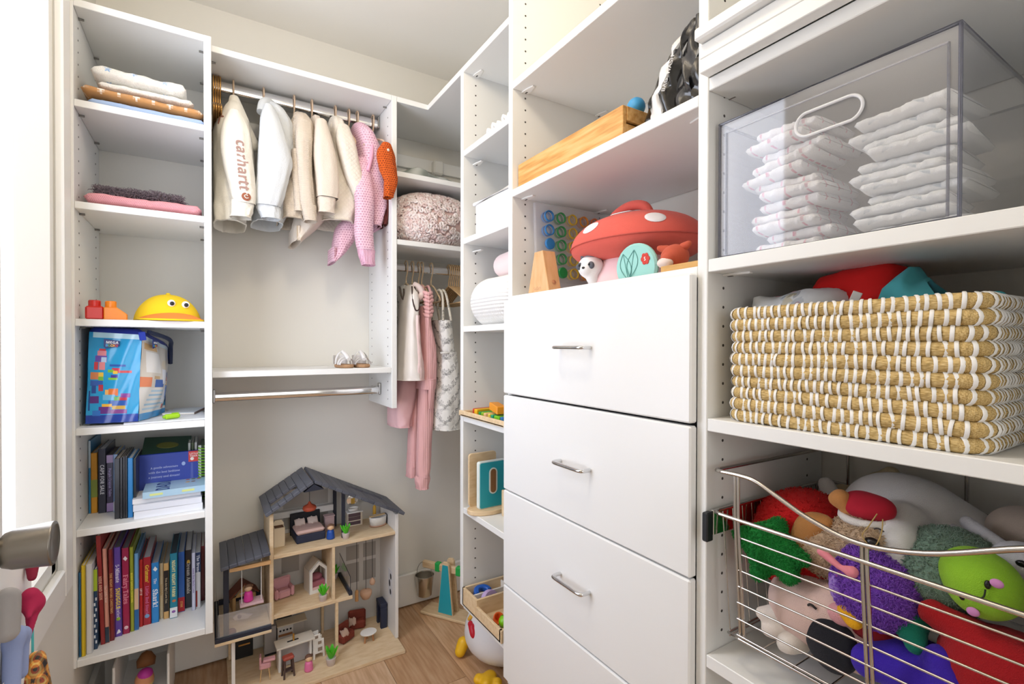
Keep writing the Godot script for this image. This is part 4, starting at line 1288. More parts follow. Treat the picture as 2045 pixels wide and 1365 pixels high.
func cloth_data() -> Dictionary:
	return {
	"hoodie_body": [[V(0.073,1.909,-1.855),0.0101,0.0300], [V(0.072,1.877,-1.850),0.0288,0.0700], [V(0.067,1.810,-1.840),0.0504,0.1000], [V(0.070,1.749,-1.840),0.0564,0.1000], [V(0.071,1.667,-1.840),0.0580,0.1000], [V(0.065,1.585,-1.840),0.0519,0.1000], [V(0.059,1.539,-1.840),0.0473,0.1000], [V(0.059,1.500,-1.840),0.0444,0.1000]],
	"hoodie_sleeve": [[V(0.070,1.837,-1.760),0.0192,0.0300], [V(0.072,1.782,-1.745),0.0384,0.0340], [V(0.074,1.714,-1.735),0.0424,0.0340], [V(0.082,1.654,-1.735),0.0412,0.0340], [V(0.091,1.594,-1.735),0.0359,0.0340], [V(0.095,1.550,-1.730),0.0303,0.0300]],
	"hoodie_cuff": [[V(0.093,1.553,-1.730),0.0289,0.0270], [V(0.089,1.530,-1.730),0.0302,0.0270], [V(0.085,1.508,-1.730),0.0274,0.0270]],
	"grey_body": [[V(0.182,1.929,-1.860),0.0155,0.0400], [V(0.196,1.893,-1.860),0.0314,0.0900], [V(0.209,1.850,-1.860),0.0429,0.0900], [V(0.212,1.785,-1.860),0.0527,0.0900], [V(0.205,1.698,-1.860),0.0590,0.0900], [V(0.189,1.609,-1.860),0.0584,0.0900], [V(0.168,1.521,-1.860),0.0466,0.0900]],
	"grey_sleeve": [[V(0.166,1.890,-1.780),0.0133,0.0250], [V(0.171,1.840,-1.760),0.0294,0.0300], [V(0.177,1.771,-1.745),0.0412,0.0300], [V(0.182,1.710,-1.745),0.0504,0.0300], [V(0.176,1.651,-1.745),0.0457,0.0300], [V(0.166,1.593,-1.745),0.0425,0.0300], [V(0.160,1.557,-1.745),0.0364,0.0300]],
	"grey_cuff": [[V(0.160,1.559,-1.745),0.0349,0.0240], [V(0.166,1.539,-1.745),0.0321,0.0240], [V(0.170,1.519,-1.745),0.0263,0.0240]],
	"card_body": [[V(0.276,1.911,-1.860),0.0230,0.0500], [V(0.274,1.865,-1.860),0.0396,0.1000], [V(0.271,1.762,-1.860),0.0446,0.1000], [V(0.259,1.673,-1.860),0.0493,0.1000], [V(0.249,1.601,-1.860),0.0457,0.1000], [V(0.246,1.566,-1.860),0.0423,0.1000], [V(0.243,1.538,-1.860),0.0373,0.1000]],
	"card_sleeve": [[V(0.276,1.863,-1.780),0.0238,0.0260], [V(0.270,1.802,-1.750),0.0265,0.0260], [V(0.270,1.744,-1.750),0.0234,0.0260], [V(0.273,1.678,-1.750),0.0219,0.0260], [V(0.279,1.596,-1.750),0.0220,0.0260], [V(0.285,1.555,-1.750),0.0205,0.0260], [V(0.290,1.528,-1.750),0.0190,0.0260]],
	"card_edge": [[V(0.246,1.760,-1.765),0.0123,0.0200], [V(0.248,1.694,-1.765),0.0154,0.0200], [V(0.252,1.629,-1.765),0.0155,0.0200], [V(0.257,1.560,-1.765),0.0140,0.0200]],
	"light_body": [[V(0.324,1.918,-1.870),0.0153,0.0500], [V(0.329,1.849,-1.870),0.0239,0.0900], [V(0.337,1.743,-1.870),0.0344,0.0900], [V(0.334,1.652,-1.870),0.0448,0.0900], [V(0.320,1.597,-1.870),0.0514,0.0900], [V(0.297,1.543,-1.870),0.0438,0.0900], [V(0.273,1.498,-1.870),0.0248,0.0900], [V(0.257,1.468,-1.870),0.0131,0.0900]],
	"light_sleeve": [[V(0.328,1.879,-1.780),0.0180,0.0300], [V(0.330,1.807,-1.750),0.0292,0.0300], [V(0.338,1.741,-1.750),0.0376,0.0300], [V(0.343,1.674,-1.750),0.0378,0.0300], [V(0.343,1.613,-1.750),0.0345,0.0300]],
	"light_cuff": [[V(0.341,1.613,-1.750),0.0295,0.0240], [V(0.340,1.589,-1.750),0.0278,0.0240], [V(0.340,1.563,-1.750),0.0261,0.0240]],
	"quilt_body": [[V(0.391,1.936,-1.870),0.0159,0.0400], [V(0.391,1.895,-1.870),0.0266,0.1000], [V(0.400,1.810,-1.870),0.0393,0.1000], [V(0.414,1.721,-1.870),0.0580,0.1000], [V(0.408,1.637,-1.870),0.0708,0.1000], [V(0.398,1.586,-1.870),0.0740,0.1000], [V(0.394,1.552,-1.870),0.0702,0.1000]],
	"quilt_sleeve": [[V(0.403,1.883,-1.790),0.0224,0.0260], [V(0.407,1.819,-1.760),0.0325,0.0260], [V(0.420,1.760,-1.760),0.0328,0.0260], [V(0.437,1.702,-1.760),0.0314,0.0260], [V(0.453,1.661,-1.760),0.0282,0.0260], [V(0.463,1.638,-1.760),0.0266,0.0260]],
	"quilt_cuff": [[V(0.462,1.639,-1.760),0.0274,0.0240], [V(0.465,1.628,-1.760),0.0266,0.0240]],
	"pink_body": [[V(0.477,1.925,-1.860),0.0241,0.0500], [V(0.486,1.873,-1.840),0.0371,0.0900], [V(0.507,1.803,-1.840),0.0490,0.0900], [V(0.520,1.712,-1.840),0.0513,0.0900], [V(0.529,1.639,-1.840),0.0439,0.0900], [V(0.523,1.582,-1.840),0.0341,0.0900], [V(0.516,1.547,-1.840),0.0245,0.0900]],
	"pink_sleeve": [[V(0.470,1.780,-1.780),0.0179,0.0200], [V(0.468,1.661,-1.750),0.0337,0.0260], [V(0.469,1.591,-1.750),0.0319,0.0260], [V(0.466,1.519,-1.750),0.0318,0.0260], [V(0.471,1.467,-1.750),0.0302,0.0260], [V(0.475,1.450,-1.750),0.0284,0.0260]],
	"pink_cuff": [[V(0.475,1.451,-1.750),0.0302,0.0240], [V(0.478,1.423,-1.750),0.0267,0.0240], [V(0.483,1.399,-1.750),0.0214,0.0240]],
	"pink_hem": [[V(0.458,1.577,-1.860),0.0331,0.0600], [V(0.440,1.547,-1.860),0.0420,0.0600], [V(0.422,1.499,-1.860),0.0361,0.0600], [V(0.401,1.445,-1.860),0.0195,0.0600], [V(0.380,1.412,-1.860),0.0070,0.0600]],
	"rust_body": [[V(0.529,1.816,-1.692),0.0161,0.0140], [V(0.527,1.781,-1.692),0.0286,0.0200], [V(0.536,1.730,-1.692),0.0288,0.0200], [V(0.545,1.690,-1.692),0.0235,0.0200], [V(0.541,1.658,-1.692),0.0180,0.0200], [V(0.536,1.632,-1.692),0.0143,0.0200]],
	"maroon_body": [[V(0.559,1.745,-1.800),0.0114,0.0500], [V(0.560,1.662,-1.800),0.0114,0.0500], [V(0.555,1.596,-1.800),0.0113,0.0500], [V(0.547,1.554,-1.800),0.0094,0.0500]],
	"lined_dress": [[V(0.657,1.351,-1.920),0.0084,0.0600], [V(0.653,1.274,-1.920),0.0125,0.0600], [V(0.649,1.193,-1.920),0.0146,0.0600], [V(0.649,1.118,-1.920),0.0146,0.0600]],
	"pinafore_body": [[V(0.663,1.345,-1.820),0.0122,0.0400], [V(0.652,1.289,-1.800),0.0241,0.0700], [V(0.648,1.208,-1.800),0.0281,0.0700], [V(0.648,1.112,-1.800),0.0382,0.0700], [V(0.650,1.026,-1.800),0.0485,0.0700], [V(0.650,0.984,-1.800),0.0505,0.0700]],
	"jump_body": [[V(0.708,1.264,-1.800),0.0186,0.0600], [V(0.710,1.190,-1.800),0.0207,0.0600], [V(0.719,1.112,-1.800),0.0313,0.0600], [V(0.721,1.034,-1.800),0.0335,0.0600], [V(0.717,0.946,-1.800),0.0334,0.0600]],
	"jump_leg": [[V(0.717,0.957,-1.785),0.0291,0.0300], [V(0.711,0.841,-1.785),0.0290,0.0300], [V(0.705,0.725,-1.785),0.0268,0.0300], [V(0.703,0.648,-1.785),0.0268,0.0300], [V(0.701,0.610,-1.785),0.0226,0.0300]],
	"jump_cuff": [[V(0.701,0.613,-1.785),0.0247,0.0300], [V(0.698,0.591,-1.785),0.0267,0.0300], [V(0.698,0.565,-1.785),0.0205,0.0300]],
	"jump_legb": [[V(0.700,0.953,-1.860),0.0189,0.0300], [V(0.694,0.833,-1.860),0.0189,0.0300], [V(0.688,0.714,-1.860),0.0167,0.0300], [V(0.684,0.635,-1.860),0.0167,0.0300]],
	"jump_cuffb": [[V(0.684,0.639,-1.860),0.0177,0.0300], [V(0.682,0.595,-1.860),0.0167,0.0300]],
	"pink_dress": [[V(0.680,1.112,-1.890),0.0359,0.0700], [V(0.674,1.032,-1.890),0.0421,0.0700], [V(0.665,0.952,-1.890),0.0462,0.0700], [V(0.655,0.882,-1.890),0.0481,0.0700], [V(0.647,0.817,-1.890),0.0416,0.0700], [V(0.647,0.797,-1.890),0.0395,0.0700]],
	"leaf_bodice": [[V(0.786,1.212,-1.800),0.0281,0.0600], [V(0.790,1.152,-1.800),0.0304,0.0600], [V(0.799,1.089,-1.800),0.0305,0.0600]],
	"leaf_skirt": [[V(0.799,1.089,-1.800),0.0327,0.0700], [V(0.803,0.993,-1.800),0.0439,0.0700], [V(0.801,0.893,-1.800),0.0550,0.0700], [V(0.804,0.786,-1.800),0.0618,0.0700]],
	"tan_dress": [[V(0.795,1.217,-1.920),0.0112,0.0500], [V(0.798,1.154,-1.920),0.0135,0.0500], [V(0.800,1.108,-1.920),0.0135,0.0500]],
	}

func dense(S: Array, m := 5) -> Array:
	var o := []
	for k in S.size() - 1:
		var a = S[maxi(k - 1, 0)]
		var b = S[k]
		var c = S[k + 1]
		var d = S[mini(k + 2, S.size() - 1)]
		for j in m:
			var t := float(j) / m
			o.append([b[0].cubic_interpolate(c[0], a[0], d[0], t), cubic_interpolate(b[1], c[1], a[1], d[1], t), cubic_interpolate(b[2], c[2], a[2], d[2], t)])
	o.append(S[-1])
	return o

# hanging cloth: an open tube whose outline swings in folds that run down it
func drape(S: Array, sd: int, fold := 0.12, hem := true, sharp := 0.8) -> B:
	var f := FastNoiseLite.new()
	f.seed = sd
	f.frequency = 1.0
	var w := func(t: float, an: float) -> float:
		return 1.0 + fold * (0.3 + 0.7 * t) * (f.get_noise_3d(cos(an) * 1.5, sin(an) * 1.5, t * 1.1) * 1.5) + fold * 0.55 * f.get_noise_3d(cos(an) * 3.0, sin(an) * 3.0, 9.0 + t * 4.0) + 0.03 * sin(t * 26.0 + 3.0 * sin(an + sd)) * f.get_noise_2d(an * 2.0, t * 3.0 + sd)
	var D := dense(S)
	var b := B.new()
	b.loft(D, 40, w, Vector3.RIGHT, Vector3.BACK, sharp)
	if hem:
		var last := D.size() - 1
		var row := PackedVector3Array()
		for k in 40:
			row.append(b.v[last * 41 + k])
		var lip := []
		var inner := []
		for k in [[1.0, 0.0], [1.05, 0.0015], [1.05, -0.0015], [0.96, -0.002], [0.93, 0.012], [0.9, 0.05]]:
			var r := PackedVector3Array()
			var cen: Vector3 = D[last][0]
			for p in row:
				r.append(cen + V((p.x - cen.x) * k[0], p.y - cen.y + k[1], (p.z - cen.z) * k[0]))
			lip.append(r)
		b.grid(lip)
	return b

func close_top(b: B, S: Array) -> B:
	var s = S[0]
	return b.ball(s[0], V(s[1], s[1] * 0.45, s[2]), 20, 8)

# front surface of a loft at x, y
func onto(S: Array, x: float, y: float, lift := 0.0015) -> Vector3:
	var D := dense(S)
	for k in D.size() - 1:
		if D[k][0].y >= y and D[k + 1][0].y <= y:
			var t: float = (D[k][0].y - y) / maxf(D[k][0].y - D[k + 1][0].y, 1e-6)
			var c: Vector3 = D[k][0].lerp(D[k + 1][0], t)
			var a := lerpf(D[k][1], D[k + 1][1], t)
			var bb := lerpf(D[k][2], D[k + 1][2], t)
			return V(x, y, c.z + bb * sqrt(maxf(0.0, 1.0 - pow((x - c.x) / a, 2.0))) + lift)
	return V(x, y, S[0][0].z)

func hanger(x: float, z: float, y: float, label: String, group: String, c := "dcbfa0", tilt := 0.0, half := 0.14, metal := false) -> Node3D:
	# y: middle of the rod; the hook goes over it
	var t := thing("clothes_hanger", label, "hanger", V(x, y, z), V(0, tilt, 0), group)
	var m := mt(c, 0.25, {"metal": 1.0}) if metal else mt(c, 0.75)
	var hp := []
	hp = [V(0, -0.062, 0), V(0, -0.040, 0.001), V(0, -0.022, 0.012), V(0, -0.004, 0.0178)]
	for k in 13:
		var a := deg_to_rad(15.0 + 200.0 * k / 12.0)
		hp.append(V(0, 0.010 + sin(a) * 0.0185, cos(a) * 0.0185))
	part(t, "hook", B.new().tube(smooth(hp, 3), 0.0026, 8), m)
	part(t, "frame", B.new().tube(smooth([V(0, -0.060, 0), V(0, -0.072, 0.03), V(0, -0.105, half * 0.8), V(0, -0.122, half), V(0, -0.132, half * 0.96), V(0, -0.134, half * 0.5), V(0, -0.134, -half * 0.5), V(0, -0.132, -half * 0.96), V(0, -0.122, -half), V(0, -0.105, -half * 0.8), V(0, -0.072, -0.03), V(0, -0.060, 0)], 4), 0.0032, 8), m)
	return t

func garments() -> void:
	height_tex("knit", 128, 6.0, func(x, y):
		var u := fposmod(x * 4.0, 1.0)
		var s := absf(u - 0.5) * 2.0
		var v := fposmod(y * 6.0 + s * 0.5, 1.0)
		return 0.5 + 0.5 * sin(v * TAU) * (1.0 - pow(s, 6.0)) - 0.3 * pow(1.0 - absf(u - 0.5) * 2.0, 8.0))
	height_tex("quilt", 128, 6.0, func(x, y):
		return pow(absf(sin((x + y) * TAU * 2.0 / 2.0) * sin((x - y) * TAU * 2.0 / 2.0)), 0.35))
	height_tex("rib_y", 64, 5.0, func(x, y): return 0.5 + 0.5 * sin(y * TAU * 4.0))
	height_tex("rib", 64, 5.0, func(x, y): return 0.5 + 0.5 * sin(x * TAU * 4.0))
	paint_tex("open_knit", 64, 64, func(x, y):
		var q := Vector2(fposmod(x * 4.0 + floor(y * 4.0) * 0.5, 1.0), fposmod(y * 4.0, 1.0)) - Vector2(0.5, 0.5)
		return col("b98098") if q.length() < 0.2 else (col("e4b4c8") if q.length() < 0.34 else col("f2cbda")))
	paint_tex("rust_knit", 64, 64, func(x, y):
		var q := Vector2(fposmod(x * 4.0 + floor(y * 4.0) * 0.5, 1.0), fposmod(y * 4.0, 1.0)) - Vector2(0.5, 0.5)
		return col("6a2408") if q.length() < 0.2 else (col("b44a12") if q.length() < 0.36 else col("d8621d")))
	paint_tex("line_leaf", 256, 256, func(x, y):
		var c := 1.0
		for k in 9:
			var cx := fposmod(k * 0.377 + 0.1, 1.0)
			var cy := fposmod(k * 0.619 + 0.2, 1.0)
			var dx := fposmod(x - cx + 0.5, 1.0) - 0.5
			var dy := fposmod(y - cy + 0.5, 1.0) - 0.5
			var an: float = k * 1.3
			var px := dx * cos(an) + dy * sin(an)
			var py := -dx * sin(an) + dy * cos(an) + 0.06 * sin(px * 16.0)
			if absf(px) < 0.19:
				var wv := 0.062 * (1.0 - pow(px / 0.19, 2.0))
				if absf(py - wv) < 0.009 or absf(py + wv * 0.8) < 0.009 or (absf(py) < 0.007 and px > -0.1):
					c = 0.12
		return Color(0.93 * c, 0.925 * c, 0.90 * c))
	var G := cloth_data()
	var rod_y := 1.956
	var grp := "beige hangers on the upper rod"
	var hx := [[0.071, "beige hanger holding the cream hoodie"], [0.160, "beige hanger holding the pale grey blue sweatshirt"], [0.255, "beige hanger holding the beige cardigan"], [0.313, "beige hanger holding the light beige sweatshirt"], [0.393, "beige hanger holding the cream quilted sweater"], [0.441, "beige hanger holding the pink knitted cardigan"], [0.472, "empty beige hanger behind the pink cardigan"], [0.530, "beige hanger holding the rust knitted top"]]
	for h in hx:
		hanger(h[0], -1.863, rod_y, h[1], grp, "d9bda0", 0.0, 0.145 if h[0] > 0.52 else 0.10)
	for k in 4:
		hanger(0.0150 + k * 0.0062, -1.863, rod_y, "slim gold hanger in the bunch beside the bookcase panel", "gold hangers bunched at the bookcase panel", "c79a5c", 0.0, 0.14, true)
	var fl := ["fleece", 0.16, 0.35]
	# 1 hoodie
	var cream := mt("efeadd", 0.92, {"bump": fl, "rim": 0.2, "two": 1})
	var t := thing("hoodie", "cream hooded sweatshirt with brown lettering down its sleeve, leftmost garment", "hoodie", Vector3.ZERO)
	part(t, "body", drape(G.hoodie_body, 3, 0.12), cream)
	part(t, "sleeve", close_top(drape(G.hoodie_sleeve, 8, 0.10, false), G.hoodie_sleeve), cream)
	part(t, "cuff", drape(G.hoodie_cuff, 5, 0.12), cream)
	part(t, "hood", B.new().blob([[V(0.072, 1.905, -1.82), V(0.080, 1.83, -1.80), 0.016, 0.034, 0.02], [V(0.085, 1.87, -1.86), V(0.125, 1.775, -1.84), 0.022, 0.022, 0.03]], 0.007), cream)
	part(t, "hanging_loop", B.new().tube(smooth([V(0.028, 1.795, -1.765), V(0.033, 1.812, -1.757), V(0.040, 1.815, -1.753), V(0.036, 1.797, -1.757)], 4), 0.004, 6), mt("8a5a48", 0.7))
	var b := B.new()
	b.xf = Transform3D(Basis(Vector3.BACK, -PI / 2), V(0.0905, 1.660, 0.0))
	b.text("carhartt", 0.050, 0.0008, 0, "Droid Sans", true)
	# stretch to the measured length and lay on the sleeve
	var lo := 9.0
	var hi := -9.0
	for p in b.v:
		lo = minf(lo, p.y)
		hi = maxf(hi, p.y)
	b.warp(func(p): return onto(G.hoodie_sleeve, 0.0885 + (p.x - 0.0905) * 0.8 + (1.66 - p.y) * 0.05, lerpf(1.585, 1.735, (p.y - lo) / (hi - lo)), 0.0022 + p.z))
	part(t, "lettering", b, mt("a8877c", 0.8))
	var lg := part(t, "logo_patch", B.new().lathe([Vector2(0.0, 0.0), Vector2(0.012, 0.0), Vector2(0.013, 0.001), Vector2(0.0, 0.0015)], 20), mt("9c5a40", 0.7))
	lg.position = onto(G.hoodie_sleeve, 0.098, 1.566, 0.002)
	lg.rotation_degrees = V(80, 0, -8)
	part(lg, "swirl", B.new().tube(smooth([V(0.004, 0.0018, -0.003), V(0.0, 0.0018, -0.006), V(-0.005, 0.0018, -0.001), V(0.0, 0.0018, 0.005), V(0.006, 0.0018, 0.003)], 4), 0.0014, 5), mt("e8e2d6", 0.7))
	# 2 pale grey blue
	var gb := mt("d8dcde", 0.92, {"bump": fl, "rim": 0.2, "two": 1})
	t = thing("sweatshirt", "pale grey blue sweatshirt hanging second from the left", "sweatshirt", Vector3.ZERO)
	part(t, "body", drape(G.grey_body, 13, 0.12), gb)
	part(t, "sleeve", close_top(drape(G.grey_sleeve, 18, 0.10, false), G.grey_sleeve), gb)
	part(t, "cuff", drape(G.grey_cuff, 15, 0.14), gb)
	part(t, "hood_roll", B.new().tube(smooth([V(0.150, 1.875, -1.80), V(0.158, 1.915, -1.815), V(0.180, 1.925, -1.84), V(0.205, 1.90, -1.85), V(0.228, 1.84, -1.85)], 5), 0.016, 12), gb)
	# 3 beige cardigan
	var be := mt("d9cbb9", 0.95, {"bump": ["knit", 0.035, 0.7], "two": 1})
	t = thing("cardigan", "beige knitted cardigan hanging third from the left", "cardigan", Vector3.ZERO)
	part(t, "body", drape(G.card_body, 23, 0.16), be)
	part(t, "sleeve", close_top(drape(G.card_sleeve, 25, 0.10), G.card_sleeve), be)
	part(t, "front_edge", drape(G.card_edge, 27, 0.1), be)
	part(t, "neckband", B.new().tube(smooth([V(0.252, 1.885, -1.80), V(0.262, 1.91, -1.83), V(0.285, 1.912, -1.85), V(0.30, 1.885, -1.83)], 4), 0.009, 8), be)
	# 4 light beige sweatshirt
	var lb := mt("e3d7c8", 0.93, {"bump": fl, "rim": 0.2, "two": 1})
	t = thing("sweatshirt", "light beige sweatshirt with gathered cuff, between cardigan and quilted sweater", "sweatshirt", Vector3.ZERO)
	part(t, "body", drape(G.light_body, 33, 0.14), lb)
	part(t, "sleeve", close_top(drape(G.light_sleeve, 35, 0.07, false), G.light_sleeve), lb)
	part(t, "cuff", drape(G.light_cuff, 37, 0.12), lb)
	# 5 quilted
	var qu := mt("e9e1d3", 0.93, {"bump": ["quilt", 0.032, 0.9], "two": 1})
	t = thing("sweater", "cream quilted sweater with a diamond pattern", "sweater", Vector3.ZERO)
	part(t, "body", drape(G.quilt_body, 43, 0.14), qu)
	part(t, "sleeve", close_top(drape(G.quilt_sleeve, 45, 0.05, false), G.quilt_sleeve), qu)
	part(t, "cuff", drape(G.quilt_cuff, 47, 0.08), mt("e9e1d3", 0.93, {"two": 1}))
	part(t, "collar", B.new().tube(smooth([V(0.372, 1.885, -1.80), V(0.383, 1.915, -1.84), V(0.405, 1.912, -1.85), V(0.43, 1.885, -1.81)], 4), 0.008, 8), qu)
	# 6 pink
	var pk := mt("ffffff", 0.95, {"map": ["open_knit", 0.035], "bump": ["knit", 0.03, 0.8], "two": 1})
	t = thing("cardigan", "pink open-knit cardigan with a long drooping sleeve", "cardigan", Vector3.ZERO)
	part(t, "body", drape(G.pink_body, 53, 0.14), pk)
	part(t, "sleeve", close_top(drape(G.pink_sleeve, 55, 0.06, false), G.pink_sleeve), pk)
	part(t, "cuff", drape(G.pink_cuff, 57, 0.1), mt("e8b4ca", 0.95, {"bump": ["rib", 0.02, 1.0], "two": 1}))
	part(t, "hem", drape(G.pink_hem, 59, 0.1), pk)
	part(t, "neckband", B.new().tube(smooth([V(0.455, 1.88, -1.82), V(0.47, 1.885, -1.79), V(0.497, 1.86, -1.76), V(0.495, 1.79, -1.75), V(0.48, 1.73, -1.745)], 4), 0.007, 8), mt("e3aac2", 0.95))
	# 7 rust, 8 maroon
	t = thing("knitted_sweater", "small rust orange knitted top with a button, right end of the rod", "top", Vector3.ZERO)
	part(t, "body", close_top(drape(G.rust_body, 63, 0.24), G.rust_body), mt("ffffff", 0.95, {"map": ["rust_knit", 0.03], "bump": ["knit", 0.025, 0.8], "two": 1}))
	part(t, "button", B.new().ball(onto(G.rust_body, 0.530, 1.79, 0.002), V(0.005, 0.005, 0.003), 10, 6), mt("e6d6c4", 0.4))
	solo("dark_garment", "maroon garment hanging behind the rust knitted top", "garment", drape(G.maroon_body, 65, 0.1), mt("5a2620", 0.95, {"two": 1}))
	# --- corner rod
	var ry := 1.418
	grp = "beige hangers on the corner rod"
	var cx := [[0.662, "slim beige hanger at far left of the corner rod"], [0.687, "slim beige hanger holding the white and pink pinafore"], [0.714, "slim beige hanger holding the pink dress"], [0.727, "slim beige hanger holding the pink jumpsuit"], [0.767, "slim beige hanger holding the white leaf-print dress"]]
	for h in cx:
		hanger(h[0], -1.863, ry, h[1], grp, "dcc3a0", 0.0, 0.09)
	for k in 9:
		hanger(0.845 + k * 0.0088, -1.863, ry, "empty tan hanger in the bunch on the corner rod", "tan hangers bunched on the corner rod", "c9a678", 0.0, 0.13)
	var leaf := mt("ffffff", 0.92, {"map": ["line_leaf", 0.06], "two": 1})
	t = thing("lined_dress", "white line-print dress half hidden at far left of the corner rod", "dress", Vector3.ZERO)
	part(t, "body", drape(G.lined_dress, 71, 0.1), leaf)
	part(t, "strap", B.new().tube(smooth([V(0.618, 1.335, -1.81), V(0.622, 1.30, -1.80), V(0.630, 1.29, -1.80), V(0.634, 1.33, -1.81)], 4), 0.0035, 6), mt("5a5048", 0.9))
	t = thing("pinafore", "white and pale pink pinafore with dark stitched armhole on the corner rod", "dress", Vector3.ZERO)
	part(t, "body", drape(G.pinafore_body, 73, 0.12), mt("f2ebe4", 0.93, {"two": 1, "bump": ["cloth", 0.08, 0.4]}))
	var hs := smooth([V(0.650, 1.335, -1.765), V(0.642, 1.28, -1.733), V(0.650, 1.245, -1.728), V(0.664, 1.25, -1.733), V(0.668, 1.29, -1.745), V(0.660, 1.335, -1.765)], 5)
	part(t, "armhole", B.new().tube(hs, 0.003, 6), mt("4c3a36", 0.9))
	part(t, "frill", B.new().tube(smooth([V(0.662, 1.345, -1.78), V(0.678, 1.335, -1.77), V(0.690, 1.315, -1.768), V(0.684, 1.30, -1.765), V(0.672, 1.29, -1.762)], 4), 0.012, 8), mt("f2dfda", 0.93))
	var rowp := dense(G.pinafore_body).slice(9)
	rowp = rowp.map(func(s): return [s[0] + V(s[1] * 0.42, 0.0, 0.004), s[1] * 0.55, s[2] * 0.98])
	part(t, "pink_panel", drape(rowp, 75, 0.1), mt("f0d3d0", 0.93, {"two": 1}))
	var jp := mt("e7b3b2", 0.93, {"bump": ["rib", 0.03, 0.35], "two": 1})
	t = thing("jumpsuit", "long pink ribbed jumpsuit with a pocket and rolled leg cuffs", "jumpsuit", Vector3.ZERO)
	part(t, "body", drape(G.jump_body, 81, 0.1, false), jp)
	part(t, "leg", drape(G.jump_leg, 83, 0.1), jp)
	part(t, "leg", drape(G.jump_legb, 84, 0.1), jp)
	part(t, "cuff", drape(G.jump_cuff, 85, 0.12), jp)
	part(t, "cuff", drape(G.jump_cuffb, 86, 0.12), jp)
	for k in 7:
		var rf := smooth([V(0.692 + 0.004 * (k % 2), 1.318 - k * 0.014, -1.758), V(0.708, 1.308 - k * 0.014, -1.742), V(0.724 + 0.003 * (k % 3), 1.318 - k * 0.014, -1.752)], 4)
		part(t, "ruffle", B.new().tube(rf, [0.004, 0.006, 0.0085, 0.007, 0.009, 0.006, 0.009, 0.007, 0.004], 8), jp)
	for e in [[0.694, 0.704], [0.722, 0.728]]:
		part(t, "strap", B.new().tube(smooth([V(e[0], 1.31, -1.755), V(e[1], 1.345, -1.80), V(e[1], 1.33, -1.86)], 4), 0.005, 6), jp)
	var pc := []
	for k in 5:
		var row := PackedVector3Array()
		for j in 9:
			row.append(onto(G.jump_body + G.jump_leg.slice(1), 0.706 + j * 0.0034, 0.985 - k * 0.028, 0.006 if k else 0.009))
		pc.append(row)
	part(t, "pocket", B.new().grid(pc, false), jp)
	part(t, "pocket_edge", B.new().tube(Array(pc[0]), 0.0025, 6), jp)
	t = thing("pink_dress", "plain pale pink dress hanging behind the pinafore", "dress", Vector3.ZERO)
	part(t, "body", drape(G.pink_dress, 87, 0.14), mt("eec3c6", 0.93, {"two": 1}))
	t = thing("leaf_dress", "white strappy dress with black leaf drawings", "dress", Vector3.ZERO)
	part(t, "bodice", drape(G.leaf_bodice, 91, 0.1, false), leaf)
	part(t, "skirt", drape(G.leaf_skirt, 93, 0.16), leaf)
	part(t, "waistband", B.new().tube([V(0.755, 1.085, -1.742), V(0.77, 1.085, -1.733), V(0.785, 1.085, -1.734), V(0.80, 1.086, -1.745)], 0.004, 6), leaf)
	for e in [[0.768, 0.774], [0.802, 0.79]]:
		part(t, "strap", B.new().tube(smooth([V(e[0], 1.21, -1.745), V(e[1], 1.31, -1.765), V(e[1] - 0.004, 1.33, -1.80), V(e[1], 1.28, -1.85), V(e[0], 1.215, -1.855)], 4), 0.005, 6), mt("e9e3d6", 0.9, {"map": ["line_leaf", 0.1]}))
	solo("tan_dress", "tan garment half hidden behind the leaf-print dress", "garment", drape(G.tan_dress, 95, 0.1), mt("a58a70", 0.95, {"two": 1}))
	# --- corner shelves: grey fabric and chunky blanket
	var gf := B.new()
	gf.blob([[V(0.60, 1.748, -1.80), V(0.70, 1.762, -1.80), 0.018, 0.03, 0.02], [V(0.68, 1.765, -1.81), V(0.80, 1.758, -1.83), 0.026, 0.026, 0.03], [V(0.80, 1.757, -1.82), V(0.90, 1.752, -1.83), 0.024, 0.012, 0.02], [V(0.62, 1.752, -1.90), V(0.86, 1.752, -1.92), 0.025, 0.022, 0.03]], 0.006, 0.006, 30.0)
	gf.warp(func(p): return V(p.x, maxf(p.y, 1.7413), p.z))
	paint_tex("grey_swirl", 128, 128, func(x, y):
		var s := 0.5 + 0.5 * sin(x * 9.0 + sin(y * TAU) * 2.2 + 3.0 * y)
		return Color(0.52, 0.55, 0.52).lerp(Color(0.82, 0.83, 0.81), s))
	solo("grey_cloth", "crumpled grey patterned cloth on the upper corner shelf", "cloth", gf, mt("ffffff", 0.9, {"map": ["grey_swirl", 0.12]}))
	t = thing("chunky_blanket", "pale pink chunky knitted blanket folded on the lower corner shelf", "blanket", V(0.735, 1.4965, -1.84))
	var cb := B.new()
	cb.blob([[V(0, 0.095, 0), V(0.155, 0.105, 0.125), Vector3.ZERO, -1.0, 0.0], [V(-0.03, 0.13, 0), V(0.11, 0.06, 0.10), V(0, 0, 8), -1.0, 0.04], [V(0, 0.06, 0.01), V(0.150, 0.06, 0.125), Vector3.ZERO, -1.0, 0.05], [V(0.09, 0.12, 0), V(0.09, 0.075, 0.11), Vector3.ZERO, -1.0, 0.05]], 0.011)
	cb.warp(func(p): return V(p.x, maxf(p.y, 0.012), p.z))
	part(t, "body", cb, mt("dfc0bb", 0.95))
	# its thick loops
	var loop := B.new()
	var lp := []
	for k in 10:
		var a := TAU * k / 10.0
		lp.append(V(cos(a) * 0.0075, 0.003 + 0.002 * sin(a * 2.0), sin(a) * 0.0055))
	loop.tube(lp, 0.0042, 6, true)
	var mm := MultiMesh.new()
	mm.transform_format = MultiMesh.TRANSFORM_3D
